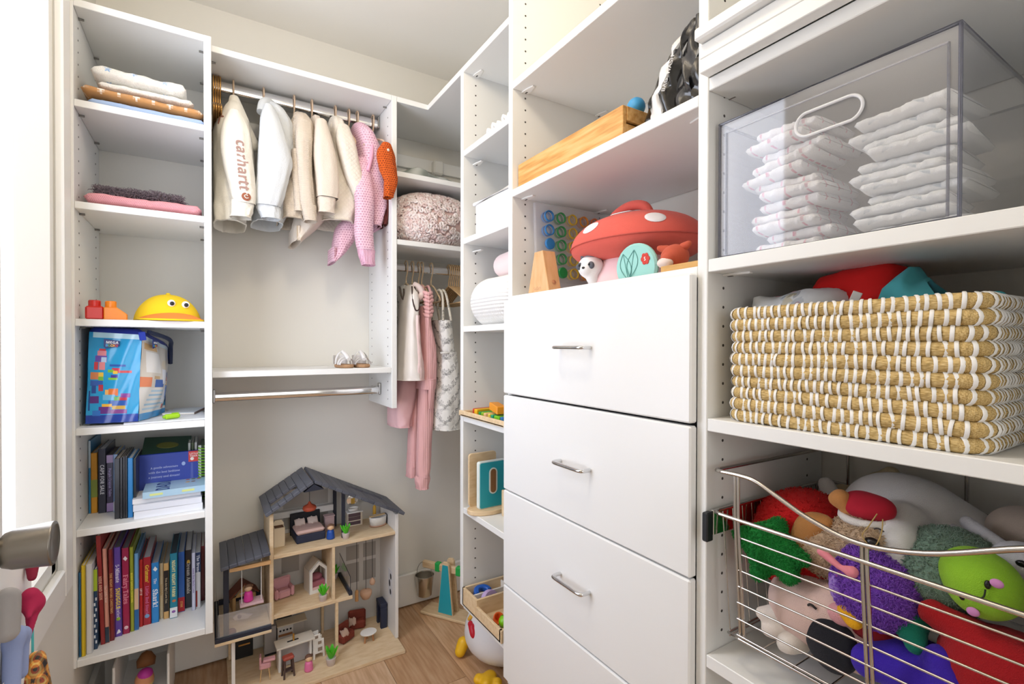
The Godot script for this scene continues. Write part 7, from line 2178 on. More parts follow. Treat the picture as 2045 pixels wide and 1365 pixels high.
func dollhouse() -> void:
	var o := V(0.325, 0.0008, -1.85)
	var t := thing("dollhouse", "wooden dollhouse with dark slate roofs on the floor against the back wall", "dollhouse", o)
	var wd := mt("f3e8d6", 0.6, {"map": ["birch", V(2.5, 9, 9)]})
	var wt := mt("eceae6", 0.5)
	var nv := mt("232838", 0.55)
	var gy := mt("d3d1cc", 0.7)
	var bx := func(called: String, x0: float, x1: float, y0: float, y1: float, z0: float, z1: float, m: Material, e := 0.001) -> MeshInstance3D:
		return part(t, called, B.new().box(V((x0 + x1) / 2, (y0 + y1) / 2, (z0 + z1) / 2) - V(o.x, 0, o.z), V(x1 - x0, y1 - y0, z1 - z0), e), m)
	bx.call("base", 0.05, 0.602, 0.0, 0.012, -1.992, -1.70, wd)
	bx.call("right_wall", 0.593, 0.605, 0.012, 0.48, -1.985, -1.786, wt)
	bx.call("left_wall", 0.168, 0.180, 0.19, 0.555, -1.985, -1.786, wd)
	bx.call("middle_floor", 0.1805, 0.436, 0.205, 0.217, -1.978, -1.786, wd)
	bx.call("attic_floor", 0.1805, 0.5925, 0.404, 0.416, -1.978, -1.786, wd)
	bx.call("partition", 0.377, 0.387, 0.012, 0.205, -1.800, -1.787, wd)
	bx.call("partition", 0.366, 0.376, 0.217, 0.404, -1.976, -1.787, wd)
	bx.call("rear_post", 0.362, 0.372, 0.012, 0.205, -1.976, -1.964, wd)
	# back wall with its window panels
	var bk := B.new().at(V(-o.x, 0, -1.985 - o.z))
	bk.prism([Vector2(0.168, 0.19), Vector2(0.18, 0.19), Vector2(0.18, 0.012), Vector2(0.605, 0.012), Vector2(0.605, 0.478), Vector2(0.304, 0.638), Vector2(0.168, 0.553)], -0.005, 0.005)
	var back := part(t, "back_wall", bk, gy)
	for q in [[0.226, 0.286, 0.268, 0.328], [0.458, 0.508, 0.262, 0.318], [0.525, 0.575, 0.262, 0.318], [0.458, 0.508, 0.170, 0.248], [0.525, 0.575, 0.170, 0.248], [0.458, 0.508, 0.330, 0.395], [0.525, 0.575, 0.330, 0.395], [0.232, 0.39, 0.505, 0.56], [0.232, 0.39, 0.43, 0.476]]:
		var w := part(back, "window_panel", B.new().box(V((q[0] + q[1]) / 2 - o.x, (q[2] + q[3]) / 2, -1.9797 - o.z), V(q[1] - q[0], q[3] - q[2], 0.0012), 0.0), mt("a5a19b", 0.4))
	bx.call("attic_rail", 0.1805, 0.405, 0.480, 0.503, -1.978, -1.955, wt)
	bx.call("attic_rail", 0.225, 0.385, 0.572, 0.58, -1.978, -1.966, wt)
	# roofs of separate boards; left and right of the ridge, with a skylight left open in each
	var board := func(root: Vector3, dir: Vector3, s0: float, s1: float, z0: float, z1: float) -> void:
		var nrm := V(-dir.y, dir.x, 0)
		if nrm.y < 0:
			nrm = -nrm
		var b := B.new()
		b.xf = Transform3D(Basis(dir, nrm, dir.cross(nrm)), root + dir * ((s0 + s1) / 2) + V(0, 0, (z0 + z1) / 2) + nrm * 0.006 - V(o.x, 0, o.z))
		b.box(Vector3.ZERO, V(s1 - s0 - 0.0006, 0.011, absf(z1 - z0)), 0.0015)
		part(t, "roof_board", b, mt(["565963", "50535d", "5b5e68"][int(s0 * 977.0) % 3], 0.6))
	var rl := V(0.304, 0.642, 0)
	var dl := V(-0.145, -0.0895, 0).normalized()
	for k in 7:
		if k in [2, 3, 4, 5]:
			board.call(rl, dl, k * 0.0245, k * 0.0245 + 0.0245, -1.768, -1.808)
			board.call(rl, dl, k * 0.0245, k * 0.0245 + 0.0245, -1.862, -1.995)
		else:
			board.call(rl, dl, k * 0.0245, k * 0.0245 + 0.0245, -1.768, -1.995)
	var dr := V(0.315, -0.166, 0).normalized()
	for k in 14:
		if k >= 6 and k <= 11:
			board.call(rl, dr, k * 0.0255, k * 0.0255 + 0.0255, -1.768, -1.880)
			board.call(rl, dr, k * 0.0255, k * 0.0255 + 0.0255, -1.925, -1.995)
		else:
			board.call(rl, dr, k * 0.0255, k * 0.0255 + 0.0255, -1.768, -1.995)
	part(t, "ridge_block", B.new().at(V(-o.x, 0, -1.80 - o.z)).prism([Vector2(0.272, 0.616), Vector2(0.336, 0.618), Vector2(0.304, 0.640)], -0.012, 0.03), nv)
	bx.call("attic_post", 0.407, 0.419, 0.416, 0.580, -1.832, -1.822, nv)
	bx.call("attic_post", 0.405, 0.417, 0.416, 0.580, -1.965, -1.955, nv)
	# balcony
	bx.call("balcony_floor", 0.012, 0.1675, 0.200, 0.209, -1.985, -1.72, wd)
	bx.call("balcony_kerb", 0.0125, 0.1675, 0.2092, 0.222, -1.7345, -1.7205, nv)
	bx.call("balcony_kerb", 0.0125, 0.026, 0.2092, 0.222, -1.985, -1.735, nv)
	bx.call("balcony_kerb", 0.0265, 0.1675, 0.2092, 0.225, -1.985, -1.972, nv)
	var gl := mt("e6ebf0", 0.05, {"alpha": 0.14})
	bx.call("glass_rail", 0.021, 0.168, 0.222, 0.292, -1.729, -1.7265, gl, 0.0)
	bx.call("glass_rail", 0.0175, 0.0195, 0.222, 0.292, -1.98, -1.73, gl, 0.0)
	bx.call("balcony_post", 0.036, 0.051, 0.2092, 0.424, -1.768, -1.753, nv)
	bx.call("balcony_post", 0.156, 0.1675, 0.2092, 0.432, -1.965, -1.953, wd)
	bx.call("roof_beam", 0.052, 0.1675, 0.412, 0.424, -1.744, -1.734, mt("dcb88c", 0.6, {"map": ["birch", V(2.5, 9, 9)]}))
	bx.call("balcony_leg", 0.057, 0.067, 0.012, 0.200, -1.752, -1.742, wt)
	bx.call("balcony_leg", 0.055, 0.063, 0.012, 0.200, -1.975, -1.966, wd)
	for k in 6:
		board.call(V(0.029, 0.424, 0), V(0.138, 0.021, 0).normalized(), k * 0.0231, k * 0.0231 + 0.0231, -1.722, -1.955)
	# inner glass rail beside the open well
	bx.call("stair_kerb", 0.424, 0.436, 0.217, 0.230, -1.968, -1.789, nv)
	part(t, "stair_glass", B.new().at(V(0.430 - o.x, 0, -o.z), V(0, -90, 0)).prism([Vector2(-1.965, 0.230), Vector2(-1.795, 0.230), Vector2(-1.795, 0.282), Vector2(-1.965, 0.305)], -0.001, 0.001), gl)
	part(t, "glass_edge", B.new().tube([V(0.430, 0.305, -1.965) - V(o.x, 0, o.z), V(0.430, 0.282, -1.795) - V(o.x, 0, o.z), V(0.430, 0.230, -1.793) - V(o.x, 0, o.z)], 0.0011, 6), mt("2a2c32", 0.4))
	# wall picture on the right wall
	part(t, "wall_sticker", B.new().box(V(0.5922 - o.x, 0.200, -1.845 - o.z), V(0.0006, 0.1, 0.045), 0.0), mt("dfe0e4", 0.6))
	for q in [[0.225, 0.012, -1.838], [0.195, 0.014, -1.852], [0.165, 0.011, -1.842]]:
		part(t, "sticker_shape", B.new().ball(V(0.5918 - o.x, q[0], q[2] - o.z), V(0.0006, q[1], 0.009), 12, 6), mt("22252c", 0.6))

func doll_furniture() -> void:
	var g := "dollhouse furniture"
	var F := V(0, 0.0128, 0)     # ground floor
	var Mf := V(0, 0.2178, 0)
	var At := V(0, 0.4168, 0)
	var birch := mt("ecd5b2", 0.6)
	var pinkm := mt("d9a3ac", 0.85)
	var wt := mt("f0eeea", 0.5)
	var nv := mt("232a42", 0.6)
	# potted plants
	var pots := [[V(0.3555, 0.0128, -1.757), 1.15, 30.0, "toy potted plant with splayed leaves on the dollhouse ground floor"], [V(0.339, 0.2178, -1.805), 1.0, 0.0, "toy potted plant in front of the small house bed on the middle floor"], [V(0.419, 0.4168, -1.815), 0.95, 60.0, "toy potted plant on the dollhouse attic floor"], [V(0.409, 0.2178, -1.955), 0.9, 10.0, "toy potted plant behind the stair rail of the dollhouse"]]
	var pl: Node3D = null
	for q in pots:
		if pl == null:
			pl = thing("toy_plant", q[3], "toy plant", q[0], V(0, q[2], 0), "toy potted plants")
			part(pl, "pot", B.new().lathe([Vector2(0.0, 0.0), Vector2(0.011, 0.0), Vector2(0.0145, 0.021), Vector2(0.0135, 0.0215), Vector2(0.0, 0.019)], 20), mt("d5c8c4", 0.7))
			for k in 6:
				var a := TAU * k / 6.0
				var b := B.new()
				b.xf = Transform3D(Basis(Vector3.UP, a) * Basis(Vector3.RIGHT, 0.30 + 0.22 * (k % 2)), V(0, 0.019, 0))
				b.ball(V(0, 0.018, 0.002), V(0.0065, 0.020, 0.0028), 12, 8)
				part(pl, "leaf", b, mt("4fc022", 0.4))
			pl.scale = Vector3.ONE * q[1]
		else:
			copy(pl, q[0], V(0, q[2], 0), q[3]).scale = Vector3.ONE * q[1]
	# peg dolls
	var dolls := [[V(0.372, 0.4168, -1.842), "1f4fa8", "7a5a46", "toy peg doll in a blue dress beside the bed", 0.0], [V(0.285, 0.0128, -1.766), "e678a8", "6a4a3c", "toy peg doll in a pink dress by the kitchen island", 0.0], [V(0.107, 0.283, -1.800), "de3f9c", "8a6248", "toy peg doll in a magenta dress on the swing", 0.0]]
	for q in dolls:
		var d := thing("peg_doll", q[3], "doll", q[0], Vector3.ZERO, "toy peg dolls")
		part(d, "dress", B.new().lathe([Vector2(0.0, 0.0), Vector2(0.0135, 0.0), Vector2(0.0145, 0.004), Vector2(0.0125, 0.024), Vector2(0.009, 0.032), Vector2(0.0, 0.033)], 20), mt(q[1], 0.3))
		part(d, "head", B.new().ball(V(0, 0.0405, 0), V(0.0115, 0.0105, 0.0115)), mt("e6bf98", 0.6))
		part(d, "hair", B.new().ball(V(0, 0.0435, -0.002), V(0.0120, 0.0095, 0.0115)), mt(q[2], 0.7))
		part(d, "hair_bun", B.new().ball(V(0.011, 0.044, -0.008), V(0.004, 0.004, 0.004), 10, 6), mt(q[2], 0.7))
	# attic
	var t := thing("toy_bed", "navy toy double bed with pink bedding in the dollhouse attic", "toy bed", V(0.305, 0.4168, -1.895), V(0, 3, 0), g)
	part(t, "frame", B.new().box(V(0, 0.014, 0.0), V(0.098, 0.028, 0.095), 0.003), nv)
	part(t, "headboard", B.new().box(V(0, 0.040, -0.051), V(0.104, 0.080, 0.008), 0.002), mt("171a22", 0.6))
	part(t, "mattress", B.new().box(V(0, 0.034, 0.0), V(0.092, 0.014, 0.088), 0.005), mt("d9b7ae", 0.9))
	part(t, "blanket", B.new().box(V(0, 0.0365, 0.014), V(0.096, 0.013, 0.066), 0.006), mt("dcbab2", 0.9))
	for x in [-0.022, 0.022]:
		part(t, "pillow", slab(B.new(), 0.036, 0.012, 0.026, 31, 0.8), mt("e2cdc2", 0.9)).transform = Transform3D(Basis(Vector3.RIGHT, 0.8), V(x, 0.046, -0.036))
	t = thing("toy_cabinet", "cream toy bin cabinet with arched top at the left of the attic", "toy cabinet", V(0.205, 0.4168, -1.872), Vector3.ZERO, g)
	part(t, "body", B.new().box(V(0, 0.033, 0), V(0.036, 0.066, 0.036), 0.002), mt("e9d9bd", 0.6))
	part(t, "back", B.new().at(V(0, 0.066, -0.016)).prism([Vector2(-0.018, -0.002), Vector2(0.018, -0.002), Vector2(0.018, 0.006), Vector2(0.010, 0.017), Vector2(-0.010, 0.017), Vector2(-0.018, 0.006)], -0.002, 0.002), mt("e9d9bd", 0.6))
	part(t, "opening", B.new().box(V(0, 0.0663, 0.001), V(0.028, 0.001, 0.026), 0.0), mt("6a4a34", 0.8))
	t = thing("toy_shelf", "small pink toy shelf behind the blue doll", "toy shelf", V(0.385, 0.4168, -1.935), Vector3.ZERO, g)
	part(t, "body", B.new().box(V(0, 0.026, 0), V(0.034, 0.052, 0.028), 0.002), mt("cdb0b0", 0.7))
	part(t, "top", B.new().box(V(0, 0.054, 0), V(0.038, 0.004, 0.03), 0.001), mt("d8bcbc", 0.7))
	t = thing("toy_vanity", "brown toy vanity with white top, basin and round mirror in the attic", "toy vanity", V(0.478, 0.4168, -1.936), Vector3.ZERO, g)
	part(t, "body", B.new().box(V(0, 0.026, 0), V(0.056, 0.050, 0.036), 0.001), mt("d9cbb6", 0.6))
	for y in [0.013, 0.030, 0.044]:
		part(t, "drawer", B.new().box(V(-0.003, y, 0.0185), V(0.046, 0.013, 0.002), 0.0005), mt("57434a", 0.5))
	part(t, "top", B.new().box(V(0, 0.053, 0), V(0.060, 0.004, 0.040), 0.001), wt)
	part(t, "basin", B.new().at(V(-0.004, 0.055, 0.003)).lathe([Vector2(0.0, 0.002), Vector2(0.018, 0.0), Vector2(0.020, 0.012), Vector2(0.018, 0.013), Vector2(0.016, 0.005), Vector2(0.0, 0.003)], 20, 1.0, 0.8), wt)
	var mr := part(t, "mirror", B.new().at(V(-0.004, 0.094, -0.014), V(90, 0, 0)).lathe([Vector2(0.0, 0.0), Vector2(0.021, 0.0), Vector2(0.021, 0.004), Vector2(0.0, 0.004)], 24), mt("e4e4e2", 0.1, {"metal": 0.9}))
	part(mr, "picture", B.new().box(V(-0.002, 0.09, -0.0085), V(0.014, 0.022, 0.001), 0.0), mt("b99238", 0.6))
	t = thing("toy_bathtub", "white toy bathtub with a wooden tray across it in the attic", "toy bathtub", V(0.556, 0.4168, -1.884), V(0, 10, 0), g)
	part(t, "base", B.new().lathe([Vector2(0.0, 0.0), Vector2(0.030, 0.0), Vector2(0.030, 0.006), Vector2(0.0, 0.006)], 24, 1.1, 0.8), mt("d6a78a", 0.6))
	part(t, "tub", B.new().at(V(0, 0.006, 0)).lathe([Vector2(0.0, 0.0), Vector2(0.029, 0.0), Vector2(0.031, 0.028), Vector2(0.029, 0.030), Vector2(0.025, 0.028), Vector2(0.023, 0.006), Vector2(0.0, 0.004)], 24, 1.1, 0.8), wt)
	part(t, "tray", B.new().box(V(0, 0.038, -0.002), V(0.066, 0.004, 0.012), 0.001), mt("e3c28e", 0.6))
	part(t, "tap", B.new().tube([V(0.034, 0.003, 0.006), V(0.034, 0.034, 0.008), V(0.028, 0.042, 0.002)], 0.002, 6), mt("30323a", 0.4))
	t = thing("toy_bottle", "tall golden toy bottle behind the bathtub", "toy bottle", V(0.563, 0.4168, -1.955), Vector3.ZERO, g)
	part(t, "bottle", B.new().lathe([Vector2(0.0, 0.0), Vector2(0.007, 0.0), Vector2(0.0065, 0.05), Vector2(0.003, 0.056), Vector2(0.0, 0.058)], 14), mt("d8a83e", 0.4))
	# lamps
	t = thing("toy_pendant_lamp", "rust red toy pendant lamp hanging under the dollhouse ridge", "toy lamp", V(0.302, 0.53, -1.85), Vector3.ZERO, g)
	part(t, "cord", B.new().tube([V(0, 0.028, 0), V(0, 0.104, 0)], 0.0011, 6), mt("1c1c20", 0.6))
	part(t, "shade", B.new().lathe([Vector2(0.020, 0.0), Vector2(0.0235, 0.006), Vector2(0.021, 0.014), Vector2(0.007, 0.022), Vector2(0.003, 0.030), Vector2(0.0, 0.031)], 24), mt("bc5236", 0.5, {"two": 1}))
	var pd := [["tan cylinder toy pendant lamp left of the three over the stair well", 0.479, 0.135, 0.177], ["tan bowl toy pendant lamp in the middle over the stair well", 0.514, 0.134, 0.171], ["small tan ball toy pendant lamp at the right over the stair well", 0.539, 0.181, 0.211]]
	for k in 3:
		t = thing("toy_pendant_lamp", pd[k][0], "toy lamp", V(pd[k][1], pd[k][2], -1.90), Vector3.ZERO, g)
		var hh: float = pd[k][3] - pd[k][2]
		part(t, "cord", B.new().tube([V(0, hh, 0), V(0, 0.4035 - pd[k][2], 0)], 0.0010, 6), mt("1c1c20", 0.6))
		var pf: Array = [[Vector2(0.0, 0.0), Vector2(0.0065, 0.0), Vector2(0.0065, hh - 0.006), Vector2(0.003, hh), Vector2(0.0, hh)], [Vector2(0.0, 0.0), Vector2(0.014, 0.002), Vector2(0.022, 0.018), Vector2(0.0225, 0.030), Vector2(0.018, 0.033), Vector2(0.0, hh)], [Vector2(0.0, 0.0), Vector2(0.008, 0.003), Vector2(0.0115, 0.012), Vector2(0.009, 0.022), Vector2(0.0, hh)]][k]
		part(t, "shade", B.new().lathe(pf, 20), mt(["c99a66", "d5ad90", "d5ad90"][k], 0.6))
	# middle floor
	t = thing("toy_armchair", "pink toy armchair on the dollhouse middle floor", "toy armchair", V(0.222, 0.2178, -1.905), V(0, 12, 0), g)
	part(t, "seat", B.new().box(V(0, 0.017, 0.004), V(0.042, 0.028, 0.034), 0.005), pinkm)
	part(t, "back", B.new().box(V(0, 0.036, -0.016), V(0.062, 0.062, 0.012), 0.006), pinkm)
	for s in [-1.0, 1.0]:
		part(t, "arm", B.new().box(V(s * 0.027, 0.022, 0.004), V(0.012, 0.036, 0.040), 0.005), pinkm)
	t = thing("toy_house_bed", "white toy house-frame bed with a pink mattress on the middle floor", "toy bed", V(0.333, 0.2178, -1.905), V(0, 10, 0), g)
	var fr := [Vector2(-0.033, 0.0), Vector2(0.033, 0.0), Vector2(0.033, 0.080), Vector2(0.0, 0.112), Vector2(-0.033, 0.080)]
	var inn := [Vector2(-0.024, 0.012), Vector2(0.024, 0.012), Vector2(0.024, 0.076), Vector2(0.0, 0.099), Vector2(-0.024, 0.076)]
	for z in [0.028, -0.028]:
		var b := B.new()
		for k in 5:
			var a: Vector2 = fr[k]
			var c: Vector2 = fr[(k + 1) % 5]
			b.prism([a, c, inn[(k + 1) % 5], inn[k]], z - 0.004, z + 0.004)
		part(t, "frame", b, mt("f4f3f0" if z > 0 else "d9cfc0", 0.5))
	for s in [-1.0, 1.0]:
		part(t, "side", B.new().box(V(s * 0.031, 0.04, 0), V(0.003, 0.08, 0.052), 0.0), mt("d8cdbc", 0.6))
		part(t, "roof", B.new().at(V(s * 0.0165, 0.0975, 0), V(0, 0, -s * 44)).box(Vector3.ZERO, V(0.044, 0.003, 0.05), 0.0005), mt("cfc4b2", 0.6))
	part(t, "mattress", B.new().box(V(0, 0.026, 0), V(0.056, 0.022, 0.048), 0.005), mt("b7707c", 0.9))
	part(t, "blanket", B.new().blob([[V(0, 0.044, -0.005), V(0.024, 0.014, 0.018), Vector3.ZERO, -1.0, 0.0]], 0.004), mt("b06a78", 0.9))
	part(t, "step", B.new().box(V(0, 0.016, 0.0275), V(0.047, 0.009, 0.005), 0.001), mt("efc9c9", 0.7))
	# balcony: swing, doghouse, floor toys
	t = thing("toy_swing", "pink toy swing seat hanging on white ropes on the balcony", "toy swing", V(0.116, 0.275, -1.80), Vector3.ZERO, g)
	part(t, "seat", B.new().box(V(0, 0.0035, 0), V(0.068, 0.007, 0.048), 0.001), mt("e3c0c4", 0.7))
	for s in [-1.0, 1.0]:
		part(t, "rope", B.new().tube([V(s * 0.028, 0.007, 0.006), V(s * 0.028, 0.148 + s * 0.004, 0.008)], 0.0016, 6), wt)
	t = thing("toy_doghouse", "wooden toy doghouse with a brown roof on the balcony", "toy doghouse", V(0.098, 0.2098, -1.925), V(0, 8, 0), g)
	for s in [-1.0, 1.0]:
		part(t, "side", B.new().box(V(s * 0.031, 0.024, 0), V(0.010, 0.048, 0.05), 0.002), mt("d3aa72", 0.6))
		part(t, "roof", B.new().at(V(s * 0.022, 0.068, 0), V(0, 0, -s * 42)).box(Vector3.ZERO, V(0.062, 0.006, 0.056), 0.002), mt("7c4230", 0.6))
	part(t, "gable", B.new().at(V(0, 0.045, 0.02)).prism([Vector2(-0.03, 0), Vector2(0.03, 0), Vector2(0.0, 0.036)], -0.002, 0.002), mt("d9b27c", 0.6))
	part(t, "bone", B.new().at(V(-0.004, 0.055, 0.023)).tube([V(-0.01, 0, 0), V(0.01, 0.002, 0)], 0.003, 6), mt("e9e4da", 0.5))
	t = thing("toy_dog", "small pale wooden toy dog on the balcony floor", "toy dog", V(0.088, 0.2098, -1.838), V(0, -10, 0), g)
	part(t, "body", B.new().at(V(0, 0.009, 0)).prism([Vector2(-0.018, -0.009), Vector2(0.02, -0.009), Vector2(0.034, 0.002), Vector2(0.016, 0.006), Vector2(-0.002, 0.014), Vector2(-0.014, 0.010), Vector2(-0.024, 0.002)], -0.005, 0.005, 0.002), mt("e4cdc0", 0.7))
	part(t, "ear", B.new().ball(V(-0.004, 0.012, 0.0052), V(0.006, 0.007, 0.002), 10, 6), mt("b39a98", 0.8))
	t = thing("toy_cushion", "brown domed toy cushion at the front of the balcony", "toy cushion", V(0.057, 0.2098, -1.765), Vector3.ZERO, g)
	part(t, "dome", B.new().lathe([Vector2(0.0, 0.0), Vector2(0.014, 0.0), Vector2(0.0145, 0.004), Vector2(0.011, 0.010), Vector2(0.0, 0.013)], 20), mt("8a5a50", 0.8))
	# kitchen
	t = thing("toy_stove", "grey toy kitchen counter with stove knobs and dark oven", "toy stove", V(0.232, 0.0128, -1.945), Vector3.ZERO, g)
	part(t, "body", B.new().box(V(0.0, 0.045, 0), V(0.052, 0.09, 0.05), 0.001), mt("dcd9d4", 0.5))
	part(t, "counter", B.new().box(V(0.045, 0.045, -0.004), V(0.038, 0.09, 0.042), 0.001), mt("b9b2aa", 0.6))
	part(t, "counter_top", B.new().box(V(0.022, 0.0925, 0), V(0.1, 0.004, 0.052), 0.001), mt("e6d9bf", 0.6))
	part(t, "hob", B.new().box(V(0.0, 0.116, -0.012), V(0.05, 0.022, 0.012), 0.001), mt("15161a", 0.4))
	part(t, "oven_trim", B.new().box(V(0.0, 0.060, 0.0255), V(0.046, 0.008, 0.001), 0.0), mt("a9754c", 0.6))
	part(t, "oven_handle", B.new().box(V(0.0, 0.044, 0.0262), V(0.042, 0.009, 0.003), 0.001), mt("17181c", 0.4))
	for k in 4:
		part(t, "knob", B.new().at(V(-0.017 + k * 0.0113, 0.077, 0.0258)).ball(Vector3.ZERO, V(0.0036, 0.0036, 0.002), 10, 6), mt("141414", 0.4))
	t = thing("toy_fridge", "tall pale grey toy fridge left of the toy stove", "toy fridge", V(0.183, 0.0128, -1.945), Vector3.ZERO, g)
	part(t, "body", B.new().box(V(0, 0.05, 0), V(0.038, 0.1, 0.045), 0.001), mt("a9a6a4", 0.6))
	part(t, "plinth", B.new().box(V(0, 0.004, 0.0232), V(0.036, 0.007, 0.001), 0.0), mt("202024", 0.6))
	t = thing("toy_cupboard", "black toy cupboard with a brass handle under the balcony", "toy cupboard", V(0.103, 0.0128, -1.968), Vector3.ZERO, g)
	part(t, "body", B.new().box(V(0, 0.04, 0), V(0.055, 0.08, 0.024), 0.001), mt("14171a", 0.5))
	part(t, "handle", B.new().box(V(0, 0.047, 0.0135), V(0.036, 0.005, 0.004), 0.001), mt("c9944a", 0.4))
	t = thing("toy_island", "white toy kitchen island with a brass tap", "toy island", V(0.248, 0.0128, -1.822), V(0, 3, 0), g)
	part(t, "front_panel", B.new().box(V(0.006, 0.042, -0.008), V(0.096, 0.078, 0.004), 0.001), mt("b9b7b8", 0.6))
	for s in [-1.0, 1.0]:
		part(t, "side", B.new().box(V(s * 0.049, 0.042, 0.0), V(0.008, 0.084, 0.038), 0.001), wt)
	part(t, "top", B.new().box(V(0, 0.0865, 0.004), V(0.122, 0.006, 0.058), 0.001), mt("dcd6ca", 0.5))
	part(t, "sink", B.new().box(V(-0.006, 0.0897, 0.006), V(0.036, 0.0012, 0.007), 0.0), mt("16171a", 0.5))
	part(t, "tap", B.new().tube([V(-0.004, 0.09, 0.008), V(-0.004, 0.112, 0.006)], 0.003, 8), mt("c9953c", 0.35, {"metal": 0.6}))
	t = thing("toy_stool", "toy bar stool with red seat and dark legs at the island", "toy stool", V(0.222, 0.0128, -1.772), V(0, 8, 0), g)
	part(t, "seat", B.new().box(V(0, 0.062, 0), V(0.034, 0.012, 0.026), 0.004), mt("a5493c", 0.5))
	for s in [-1.0, 1.0]:
		for z in [-1.0, 1.0]:
			part(t, "leg", B.new().tube([V(s * 0.016, 0.0, z * 0.013), V(s * 0.012, 0.058, z * 0.009)], 0.0032, 8), mt("54413c", 0.6))
	part(t, "stretcher", B.new().box(V(0, 0.02, 0), V(0.026, 0.004, 0.02), 0.001), mt("54413c", 0.6))
	t = thing("toy_high_chair", "pink toy high chair on thin wooden legs in the kitchen", "toy chair", V(0.155, 0.0128, -1.795), V(0, -5, 0), g)
	part(t, "seat", B.new().box(V(0, 0.048, 0), V(0.034, 0.020, 0.026), 0.004), mt("dca4aa", 0.7))
	part(t, "back", B.new().box(V(-0.014, 0.062, -0.002), V(0.006, 0.036, 0.026), 0.002), mt("dca4aa", 0.7))
	part(t, "tray", B.new().box(V(0.012, 0.066, 0.006), V(0.036, 0.008, 0.02), 0.002), mt("dca4aa", 0.7))
	for s in [-1.0, 1.0]:
		for z in [-1.0, 1.0]:
			part(t, "leg", B.new().tube([V(s * 0.015, 0.0, z * 0.012), V(s * 0.010, 0.04, z * 0.008)], 0.0016, 6), mt("d9b480", 0.6))
	t = thing("toy_step_stool", "white toy step ladder with square openings beside the island", "toy ladder", V(0.326, 0.0128, -1.826), V(0, 6, 0), g)
	part(t, "side", B.new().at(Vector3.ZERO).prism([Vector2(-0.020, 0.0), Vector2(-0.014, 0.0), Vector2(-0.013, 0.018), Vector2(0.013, 0.018), Vector2(0.014, 0.0), Vector2(0.020, 0.0), Vector2(0.016, 0.066), Vector2(0.006, 0.066), Vector2(0.004, 0.086), Vector2(-0.022, 0.086)], 0.008, 0.012, 0.0005), wt)
	part(t, "rear_side", B.new().prism([Vector2(-0.020, 0.0), Vector2(-0.014, 0.0), Vector2(-0.013, 0.018), Vector2(0.013, 0.018), Vector2(0.014, 0.0), Vector2(0.020, 0.0), Vector2(0.016, 0.066), Vector2(0.006, 0.066), Vector2(0.004, 0.086), Vector2(-0.022, 0.086)], -0.016, -0.012, 0.0005), wt)
	for q in [[-0.009, 0.077, 0.011], [0.002, 0.055, 0.012], [0.003, 0.032, 0.015]]:
		part(t, "opening", B.new().box(V(q[0], q[1], 0.0122), V(q[2], q[2] * 0.85, 0.0008), 0.0), mt("9a8a7c", 0.8))
	for y in [0.030, 0.052, 0.074]:
		part(t, "step", B.new().box(V(-0.004, y - 0.006, -0.002), V(0.026, 0.004, 0.02), 0.0005), wt)
	# living room
	for q in [[V(0.430, 0.0128, -1.875), 32.0, "rust red toy sofa at the front left of the living room"], [V(0.490, 0.0128, -1.938), -12.0, "rust red toy sofa against the dollhouse back wall"]]:
		t = thing("toy_sofa", q[2], "toy sofa", q[0], V(0, q[1], 0), "rust red toy sofas")
		var rs := mt("7f3526", 0.8)
		part(t, "seat", B.new().box(V(0, 0.017, 0.006), V(0.062, 0.032, 0.034), 0.007), rs)
		part(t, "back", B.new().box(V(0, 0.032, -0.016), V(0.066, 0.058, 0.014), 0.007), rs)
	for q in [[V(0.424, 0.047, -1.863), 32.0, "small beige toy cushion on the front sofa"], [V(0.470, 0.047, -1.922), -12.0, "small beige toy cushion on the rear sofa"]]:
		solo("toy_cushion", q[2], "toy cushion", slab(B.new(), 0.028, 0.012, 0.026, 33, 0.8), mt("c3a796", 0.9), "beige toy cushions", q[0], V(55, q[1], 20))
	t = thing("toy_coffee_table", "white oval toy coffee table on wooden legs", "toy table", V(0.503, 0.0128, -1.825), Vector3.ZERO, g)
	part(t, "top", B.new().lathe([Vector2(0.0, 0.031), Vector2(0.029, 0.031), Vector2(0.030, 0.033), Vector2(0.029, 0.035), Vector2(0.0, 0.035)], 28, 1.0, 0.85), wt)
	for a in [0.5, 2.6, 4.7]:
		part(t, "leg", B.new().tube([V(cos(a) * 0.019, 0.0, sin(a) * 0.016), V(cos(a) * 0.014, 0.031, sin(a) * 0.012)], 0.0035, 8), mt("b9845a", 0.6))
	t = thing("toy_fireplace", "navy toy fireplace surround by the right dollhouse wall", "toy fireplace", V(0.577, 0.0128, -1.905), Vector3.ZERO, g)
	part(t, "top", B.new().box(V(0, 0.088, 0), V(0.026, 0.014, 0.062), 0.001), nv)
	for z in [-1.0, 1.0]:
		part(t, "pillar", B.new().box(V(0, 0.040, z * 0.024), V(0.024, 0.080, 0.014), 0.001), nv)
	part(t, "hearth_back", B.new().box(V(0.009, 0.040, 0), V(0.005, 0.080, 0.034), 0.0), mt("0f1116", 0.7))

